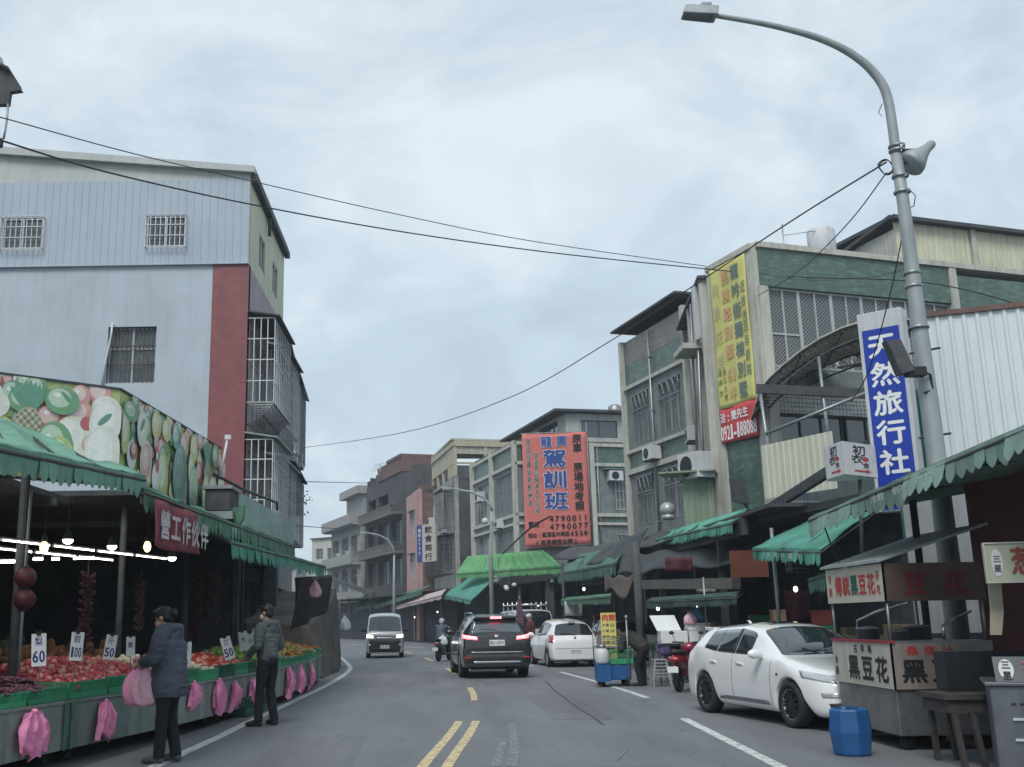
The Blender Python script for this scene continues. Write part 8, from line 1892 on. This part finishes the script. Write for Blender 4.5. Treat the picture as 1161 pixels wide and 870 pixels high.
gt = T('gas_bottle', 'small grey gas bottle standing on the left of the menu cart', 'gas bottle', (cx-.38, cy-.42, .0)); mb = MB(); mb.smooth = True; gx, gy = cx-.36, cy-.40
mb.lathe((gx, gy, .50), [(0, -.0), (.14, 0), (.16, .05), (.16, .24), (.12, .32), (.05, .35), (.05, .38), (0, .38)], 18); mb.obj('tank', M_WHITEP, gt)
mb = MB(); mb.lathe((gx, gy, .84), [(.08, 0), (.085, .0), (.085, .08), (.08, .08)], 14); mb.obj('collar', M_STEEL, gt)
mb = MB(); mb.box(gx-.16, gy-.16, .12, gx+.16, gy+.1, .49); mb.obj('stand', M_BLUE, gt)
ms_ = T('menu_board', 'yellow menu board with two red characters on the street cart', 'menu board', (3.85, 24.6, 1.1)); a = AY(683, 745, 24.6); Fy = Fr((a.x, 24.6, a.z-.2), (AY(700, 745, 24.5).x, 24.5)); hh = AY(683, 695, 24.6).z-a.z+.2; wy = Fy.L
mb = MB(); mb.fbox(Fy, 0, wy, 0, hh, -.03, 0); mb.obj('board', flat('yellow_board', (.62, .52, .16), .5), ms_)
mb = MB(); mb.text('肉粽', Fy, .02, hh-.19, wy*.46, .16, .004, bold=0.022, step=wy*.47); mb.obj('red_lettering', M_REDL, ms_)
mb = MB(); rows_ = ['大粽', '小粽', '素粽', '飯糰', '油飯']
for k, r in enumerate(rows_): mb.text(r, Fy, .03, hh-.31-.13*k, .07, .075, .004, bold=0.015, step=.085); mb.text('%d' % (25+5*k), Fy, wy-.13, hh-.31-.13*k, .05, .07, .004, bold=0.015)
mb.obj('green_lettering', M_DGL, ms_)
st = T('plastic_stool', 'stack of grey plastic stools beside the elderly woman', 'stool', (4.85, 24.3, 0)); M_STOOL = mat('grey_plastic', (.26, .28, .30), .45, .12, 4)
for lv in range(3):
    zz = .42+lv*.07; mb = MB(); mb.box(4.70, 24.15, zz, 5.0, 24.45, zz+.03); mb.obj('seat', M_STOOL, st, bevel=.01)
    for sx_, sy in ((-1, -1), (1, -1), (1, 1), (-1, 1)):
        mb = MB(); mb.bar((4.85+sx_*.125, 24.3+sy*.125, zz), (4.85+sx_*.20, 24.3+sy*.20, lv*.07), .05, .03); mb.obj('leg', M_STOOL, st)
    mb = MB(); mb.bar((4.70, 24.13, zz-.2), (5.0, 24.13, zz-.2), .03); mb.obj('stretcher', M_STOOL, st)
# stall with white foam boxes
sg_ = T('foam_box_table', 'stall table holding white foam boxes behind the red scooter', 'table', (5.6, 25.3, 0))
mb = MB(); mb.box(4.95, 24.9, .86, 6.3, 25.8, .90); mb.obj('table_top', M_DARKM, sg_)
for x in (5.0, 6.25):
    for y in (24.95, 25.75): mb = MB(); mb.box(x-.02, y-.02, 0, x+.02, y+.02, .86); mb.obj('leg', M_DARKM, sg_)
mb = MB(); mb.tube([(6.1, 24.85, .9), (6.1, 24.85, 2.4)], .025, 8); mb.obj('pole', M_STEEL, sg_)
M_FOAM = flat('white_foam', (.68, .70, .71), .7)
for k, (x, y, z, sx_, sy, sz, tl, lab) in enumerate(((5.35, 25.1, .905, .62, .45, .28, 0, 'open white foam box at the left of the stall table'), (5.98, 25.15, .905, .55, .45, .30, 0, 'closed white foam box at the right of the stall table'), (5.95, 25.15, 1.21, .5, .4, .12, 0, 'flat white foam box stacked on the closed one'))):
    mb = MB(); mb.box(x-sx_/2, y-sy/2, z, x+sx_/2, y+sy/2, z+sz)
    t = T('foam_box', lab, 'foam box', (x, y, z), 0, 'white foam boxes on the stall'); mb.obj('box', M_FOAM, t, bevel=.015)
    if k == 0: l_ = MB(); l_.slab([V((x-.36, y-.05, z+sz+.01)), V((x+.2, y-.05, z+sz+.01)), V((x+.12, y+.2, z+sz+.33)), V((x-.46, y+.2, z+sz+.33))], (0, .03, .03)); l_.obj('open_lid', M_FOAM, t)
    else: l_ = MB(); l_.box(x-sx_/2-.01, y-sy/2-.01, z+sz+.001, x+sx_/2+.01, y+sy/2+.01, z+sz+.03); l_.obj('lid', M_FOAM, t)
tbag((5.75, 24.95, 1.62), .3, .3, M_PINKL, 'pale pink bag lying on the stacked foam boxes', seed=21); tbag((5.98, 25.2, 1.72), .3, .3, mat('blue_plastic_film', (.10, .33, .46), .4, .15, 5), 'light blue bag on top of the foam boxes', seed=22)
# scooters
def scooter(loc, rz, label, m, front=True, scale=1.):
    t = T('motor_scooter', label, 'scooter', loc, rz, 'parked motor scooters'); t.scale = (scale,)*3
    # local: +x forward, wheels at x=+-.62
    for x, nm in ((.62, 'front_wheel'), (-.60, 'rear_wheel')):
        w_ = T('wheel', None, None); w_.parent = t; w_.location = (x, 0, .24)
        mb = MB(); mb.lathe((0, 0, 0), [(.16, -.045), (.22, -.05), (.24, -.02), (.24, .02), (.22, .05), (.16, .045), (.16, -.045)], 24, 'y'); mb.obj('tyre', M_TYRE, w_, world=False)
        mb = MB(); mb.lathe((0, 0, 0), [(.165, -.03), (.15, -.02), (.14, .0), (.15, .02), (.165, .03)], 24, 'y'); mb.lathe((0, 0, 0), [(0, -.04), (.04, -.04), (.04, .04), (0, .04)], 12, 'y')
        for k in range(5): a = 2*PI*k/5; mb.bar((.03*math.cos(a), 0, .03*math.sin(a)), (.15*math.cos(a), 0, .15*math.sin(a)), .025, .02)
        mb.obj('rim', M_RIMD, w_, world=False)
    mb = MB(); mb.sph((-.45, 0, .60), (.42, .14, .17), 14, 10, Matrix.Rotation(.18, 3, 'Y')); mb.sph((-.15, 0, .42), (.28, .13, .2), 12, 8); mb.box(-.1, -.13, .24, .42, .13, .31); mb.sph((.43, 0, .55), (.10, .17, .33), 12, 10, Matrix.Rotation(-.25, 3, 'Y')); mb.sph((.33, 0, .86), (.14, .17, .12), 12, 8); mb.sph((.63, 0, .44), (.24, .06, .08), 12, 8)
    blob(mb, 'body', m, t, voxel=.018, it=5)
    mb = MB(); mb.sph((-.42, 0, .77), (.42, .135, .07), 16, 8, Matrix.Rotation(.06, 3, 'Y')); blob(mb, 'seat', M_BLK, t, voxel=.015, it=4)
    mb = MB(); mb.tube([(.62, .07, .24), (.50, .07, .55)], .025, 8); mb.tube([(.62, -.07, .24), (.50, -.07, .55)], .025, 8); mb.obj('fork', M_STEEL, t, world=False)
    mb = MB(); mb.tube([(.22, .32, .98), (.30, .12, .97), (.34, 0, .93), (.30, -.12, .97), (.22, -.32, .98)], .016, 8); mb.obj('handlebar', M_BLK, t, world=False)
    for s_ in (1, -1):
        mb = MB(); mb.tube([(.25, s_*.25, .98), (.22, s_*.30, 1.13)], .007, 6); mb.sph((.21, s_*.32, 1.17), (.02, .06, .04), 10, 6); mb.obj('mirror', M_BLK, t, world=False)
    mb = MB(); mb.sph((-.86, 0, .66), (.05, .12, .05), 12, 8); mb.obj('tail_light', M_TAIL, t, world=False)
    mb = MB(); mb.sph((.47, 0, .84), (.05, .09, .06), 12, 8); mb.obj('headlight', M_LAMP, t, world=False)
    mb = MB(); mb.box(-.97, -.11, .40, -.955, .11, .52); mb.bar((-.82, 0, .5), (-.96, 0, .47), .05); mb.obj('number_plate', M_PLATE, t, world=False)
    mb = MB(); mb.tube([(-.25, -.14, .25), (-.7, -.16, .3)], [.03, .05], 10); mb.obj('exhaust', M_RIMD, t, world=False)
    return t
scooter((5.12, 22.9, 0), math.radians(62), 'red and black scooter parked left of the white sports hatchback', mat('dark_red_scooter_paint', (.20, .012, .03), .3, .1, coat=.6))
scooter((.05, 41.5, 0), math.radians(70), 'green scooter carrying bags, left of the black SUV', mat('dark_green_scooter_paint', (.03, .10, .07), .3, .1, coat=.5))
scooter((6.2, 28.6, 0), math.radians(70), 'dark scooter in the shade behind the elderly woman', M_BLK)
# umbrella (closed) with a pole beyond the SUV
um = T('closed_umbrella', 'tall closed purple grey parasol standing between the SUV and the small white car', 'parasol', (3.0, 38.5, 0)); c = AY(590, 720, 38.5)
mb = MB(); mb.smooth = True; z1 = AY(590, 678, 38.5).z; z0 = AY(590, 710, 38.5).z
mb.surf(lambda u, v: V((c.x, 38.5, z0+(z1-z0)*v))+V((math.cos(2*PI*u), math.sin(2*PI*u), 0))*(.17*(1-v)**.6*(.75+.25*math.sin(u*2*PI*8))*(1 if v > .04 else .8)+.012), 48, 12, 0); mb.obj('canopy', mat('purple_grey_cloth', (.12, .07, .10), .8, .2, 4), um)
mb = MB(); mb.tube([(c.x, 38.5, .05), (c.x, 38.5, z1+.08)], .02, 8); mb.obj('pole', M_STEEL, um)
mb = MB(); mb.lathe((c.x, 38.5, 0), [(0, 0), (.25, 0), (.25, .05), (.06, .1), (0, .1)], 16); mb.obj('foot', M_CONCD, um)
# wires --------------------------------------------------------------------------
def wire(name, label, pts, r, m=None):
    P_ = [AY(*p) for p in pts]; dn = []
    for i in range(len(P_)-1):
        p0, p1, p2, p3 = P_[max(i-1, 0)], P_[i], P_[i+1], P_[min(i+2, len(P_)-1)]
        for q in range(8):
            t_ = q/8; dn.append(.5*((2*p1)+(p2-p0)*t_+(2*p0-5*p1+4*p2-p3)*t_**2+(3*p1-p0-3*p2+p3)*t_**3))
    dn.append(P_[-1]); mb = MB(); mb.tube(dn, r, 6); solo(mb, name, m or M_BLK, label, 'overhead cable')
M_WIRE = flat('grey_cable_sheath', (.06, .065, .07), .7)
wire('overhead_cable', 'thin upper cable crossing the sky from the top left to the tiled corner', [(-60, 118, 15), (0, 133, 16), (150, 174, 19), (300, 209, 22), (450, 243, 24.5), (600, 273, 26.5), (800, 302, 28.8)], .011, M_WIRE)
wire('overhead_cable', 'thick lower cable crossing the sky above the road', [(-60, 140, 14), (0, 159, 15), (120, 195, 17.5), (280, 231, 21), (450, 262, 24.5), (620, 286, 27), (790, 304, 28.9), (900, 314, 28.2), (1020, 318, 26), (1100, 330, 24), (1200, 360, 22)], .016)
wire('overhead_cable', 'cable running from the street lamp down to the left', [(1005, 184, 14.5), (900, 249, 17.5), (785, 325, 21.5), (690, 388, 26), (580, 450, 33), (460, 490, 42), (335, 509, 53)], .013)
wire('overhead_cable', 'short cable from the street lamp to the tiled parapet', [(1005, 196, 14.5), (960, 255, 17), (905, 308, 22), (860, 335, 28)], .010)
wire('overhead_cable', 'cable looping down from the lamp pole over the blue sign', [(1024, 262, 14.5), (1010, 330, 15), (985, 420, 16), (965, 455, 18)], .010)
wire('overhead_cable', 'faint far cable left of the concrete houses', [(330, 546, 60), (380, 547, 80), (420, 548, 100)], .03, M_WIRE)
wire('overhead_cable', 'second faint cable low over the far bend', [(335, 596, 60), (360, 598, 80), (388, 600, 110)], .03, M_WIRE)
wire('overhead_cable', 'dark cable slanting over the bright green awning', [(570, 628, 52), (600, 600, 45), (625, 585, 44)], .04)
wire('overhead_cable', 'slack cable hanging in front of the lattice windows', [(860, 310, 27.8), (920, 318, 27.9), (990, 314, 28), (1040, 300, 20)], .01, M_WIRE)
wire('overhead_cable', 'black cable dropping from the near awning to the food cart', [(935, 598, 14), (945, 625, 14), (955, 645, 13.9)], .01)
# ================================================================== clutter of the covered market, haze
rc_ = random.Random(77)
M_CB = mat('brown_cardboard', (.26, .18, .11), .85, .2, 4); M_CB2 = mat('white_carton', (.45, .46, .46), .8, .15, 4); M_FCR = [M_CRATE, M_BLUE, M_CB, M_CB2, M_CB, mat('faded_red_crate', (.22, .05, .04), .6, .2, 4)]
def stack(x, y, n, z0=.12, w=.5):
    for k in range(n):
        m = rc_.choice(M_FCR); mb = MB(); a = rc_.uniform(-.12, .12); h = rc_.uniform(.24, .34)
        F = Fr((x-w/2, y-.2), ex=(math.cos(a), math.sin(a), 0)); mb.fbox(F, 0, w, z0, z0+h-.01, -.38, 0); mb.fbox(F, -.01, w+.01, z0+h-.05, z0+h-.02, -.39, .01)
        if m in (M_CB, M_CB2): mb.fbox(F, w/2-.03, w/2+.03, z0+.02, z0+h-.008, .0005, .003)
        solo(mb, 'storage_box', m, 'box or crate stacked in the dark covered market on the right', 'box', 'boxes stacked in the dark market'); z0 += h
for y in (19.5, 21.2, 23.6, 26.5, 28, 30.5, 32.5, 35, 41, 45, 49, 53, 58, 64, 70):
    for q in range(2): stack(crv(y)+rc_.uniform(6.8, 8.6), y+rc_.uniform(-.5, .5), rc_.randint(2, 5))
# stall tables with goods
for k, (y, o) in enumerate(((20.0, 7.0), (27.6, 6.9), (31.5, 6.8), (47, 6.6), (51, 6.6), (55.5, 6.6), (62, 6.3), (67, 6.3), (73, 6.2))):
    x = crv(y)+o; t = T('market_table', 'dark market table %s' % ['behind the white sports hatchback', 'behind the foam box stall', 'beyond the foam box stall', 'behind the work van', 'beyond the work van under the green awning', 'at the far end of the bright green awning', 'under the pinkish awning, near part', 'under the pinkish awning, middle part', 'under the pinkish awning, far part'][k], 'table', (x, y, 0), 0, 'tables in the covered market')
    mb = MB(); mb.box(x-.5, y-1.2, .85, x+.5, y+1.2, .9); mb.obj('table_top', M_CNT if 'M_CNT' in globals() else M_DARKM, t)
    for a in (-.45, .45):
        for b in (-1.15, 1.15): mb = MB(); mb.box(x+a-.02, y+b-.02, .1, x+a+.02, y+b+.02, .85); mb.obj('leg', M_DARKM, t)
    mb = MB()
    for q in range(60):
        r = rc_.uniform(.05, .09); mb.sph((x+rc_.uniform(-.42, .42), y+rc_.uniform(-1.1, 1.1), .9+r*.8+rc_.uniform(0, .1)), r, 8, 6)
    tag(solo(mb, 'produce_heap', [mat('cabbage_leaf', (.16, .22, .10), .7, .3, 8), M_POTATO, M_TOM, M_ORNG][k % 4], 'heap of produce on the dark table, %s' % ['hatchback side', 'foam box side', 'next one on', 'van side', 'past the van', 'far green awning', 'bend, near', 'bend, middle', 'bend, far'][k], 'produce'), kind='stuff')
# dim bulbs added to the dark arcade, and hanging things
for k, (px, py, Y) in enumerate(((610, 686, 44), (662, 668, 36), (746, 690, 28), (790, 686, 26), (902, 668, 21), (470, 700, 78), (496, 694, 68))):
    c = AY(px, py, Y); t = T('added_bulb', 'dim bare bulb in the dark market %s' % ['above the work van', 'behind the small white car', 'behind the stooping person', 'behind the foam boxes', 'behind the turquoise awning', 'at the bend, far one', 'at the bend, near one'][k], 'lamp', c, 0, 'bare bulbs in the dark market')
    mb = MB(); mb.sph(c, (.045, .045, .06), 10, 8); mb.obj('bulb', emis('added_bulb_glow', (1., .85, .6), 2.5), t)
    mb = MB(); mb.tube([c+V((0, 0, .05)), c+V((0, 0, .12))], .025, 8); mb.tube([c+V((0, 0, .1)), c+V((0, 0, .9))], .006, 5); mb.obj('holder', M_BLK, t)
for k, (px, py, Y, w, h, m, lab) in enumerate(((770, 640, 27, .7, .35, M_DRED, 'dark red cloth hanging under the grille house awning'), (650, 690, 38, .6, .5, M_CB2, 'pale notice board in the dark behind the small white car'), (905, 690, 21.5, .5, .7, M_DRED, 'dark red sheet hanging behind the turquoise awning'), (800, 665, 26.5, .5, .3, M_CB2, 'small pale sign over the foam box stall'))):
    c = AY(px, py, Y); mb = MB(); mb.surf(lambda u, v: c+V(((u-.5)*w, .03*math.sin(u*9), (v-.5)*h)), 12, 4, .01); mb.recalc = False; solo(mb, 'hanging_sheet', m, lab, 'hanging sheet')
# vertical shop sign in the distance (blue strip and beige board)
vs_ = T('vertical_sign', 'distant beige and blue vertical sign on the dark house with barred balconies', 'sign', AY(483, 638, 72)); a = AY(473, 638, 72); b = AY(494, 637, 70.5); F = Fr((a.x, a.y, a.z), (b.x, b.y)); hh = AY(473, 596, 72).z-a.z; L_ = F.L
mb = MB(); mb.fbox(F, 0, L_*.28, 0, hh, -.15, 0); mb.obj('blue_board', flat('dull_sign_blue', (.03, .06, .22), .5), vs_)
mb = MB(); mb.fbox(F, L_*.29, L_, 0, hh, -.15, 0); mb.obj('beige_board', flat('beige_board', (.42, .40, .36), .6), vs_)
mb = MB(); mb.text('飲食商行', F, L_*.42, hh-.62, L_*.42, .5, .01, vert=True, step=.6, bold=.02); mb.obj('dark_lettering', M_LETB, vs_)
mb = MB(); mb.text('電話', F, L_*.06, hh-.5, L_*.17, .24, .01, vert=True, step=.3); mb.text('4790', F, L_*.07, hh-1.1, L_*.15, .22, .01, vert=True, step=.3); mb.obj('white_lettering', M_WHL, vs_)
# roof clutter
for k, (px, py, Y, lab) in enumerate(((905, 560, 25, 'water pipe bundle running along the terrace foot'),)):
    mb = MB(); 
    for q in range(3): mb.tube([AY(880, 570+q*4, 24.2), AY(925, 574+q*4, 23.2), AY(990, 566+q*5, 21.5)], .02, 6)
    solo(mb, 'pipe_bundle', M_STEEL, lab, 'pipes')
for k, (F, u, z, lab) in enumerate(((FB, 7.6, 5.6, 'air conditioner on the terrace wall of the green tiled building'), (FI, 1.2, 7.2, 'air conditioner high on the narrow infill house'), (FR, 2.2, 7.25, 'small air conditioner between the scrolled grilles'), (FC, 6.4, 7.0, 'air conditioner under the street windows of the banner house'), (FD, 5.6, 7.9, 'air conditioner between the cages of the dark house'), (FG, 3.8, 8.2, 'left air conditioner on the balcony house'), (FG, 7.8, 8.2, 'right air conditioner on the balcony house'), (F2, 4.3, 7.0, 'air conditioner low on the narrow left house'))):
    ac_unit(F, u, z, lab)
for k, (F, u, z0, z1, lab) in enumerate(((FR, 2.55, 3.9, 12.3, 'grey drain pipe between the scrolled grilles'), (FC, 4.9, 3.7, 11.8, 'drain pipe on the street side of the banner house'), (FCs, 5.1, 3.7, 11.8, 'grey pipe right of the red driving school banner'))):
    mb = MB(); mb.tube([F.P(u, z0, .10), F.P(u, z1, .10)], .045, 8)
    for q in range(4): z = z0+(z1-z0)*(q+.5)/4; mb.fbox(F, u-.07, u+.07, z-.02, z+.02, .0, .15)
    solo(mb, 'drain_pipe', M_WHITEP if F is FS else M_STEEL, lab, 'pipe')
# haze
mb = MB(); mb.box(-170, -60, -1.02, 130, 260, 24)
hz = mb.obj('haze', None or mat('haze_tmp', (.5, .5, .5))); tag(hz, kind='stuff')
m = D.materials.new('haze_air'); m.use_nodes = True; n_ = m.node_tree.nodes; n_.remove(n_['Principled BSDF']); pv = n_.new('ShaderNodeVolumePrincipled'); m.node_tree.links.new(pv.outputs[0], n_['Material Output'].inputs['Volume'])
pv.inputs['Density'].default_value = .0011; pv.inputs['Color'].default_value = (.85, .92, 1, 1); pv.inputs['Anisotropy'].default_value = .3
hz.data.materials.clear(); hz.data.materials.append(m)
SC.cycles.volume_bounces = 0; SC.cycles.volume_step_rate = 10
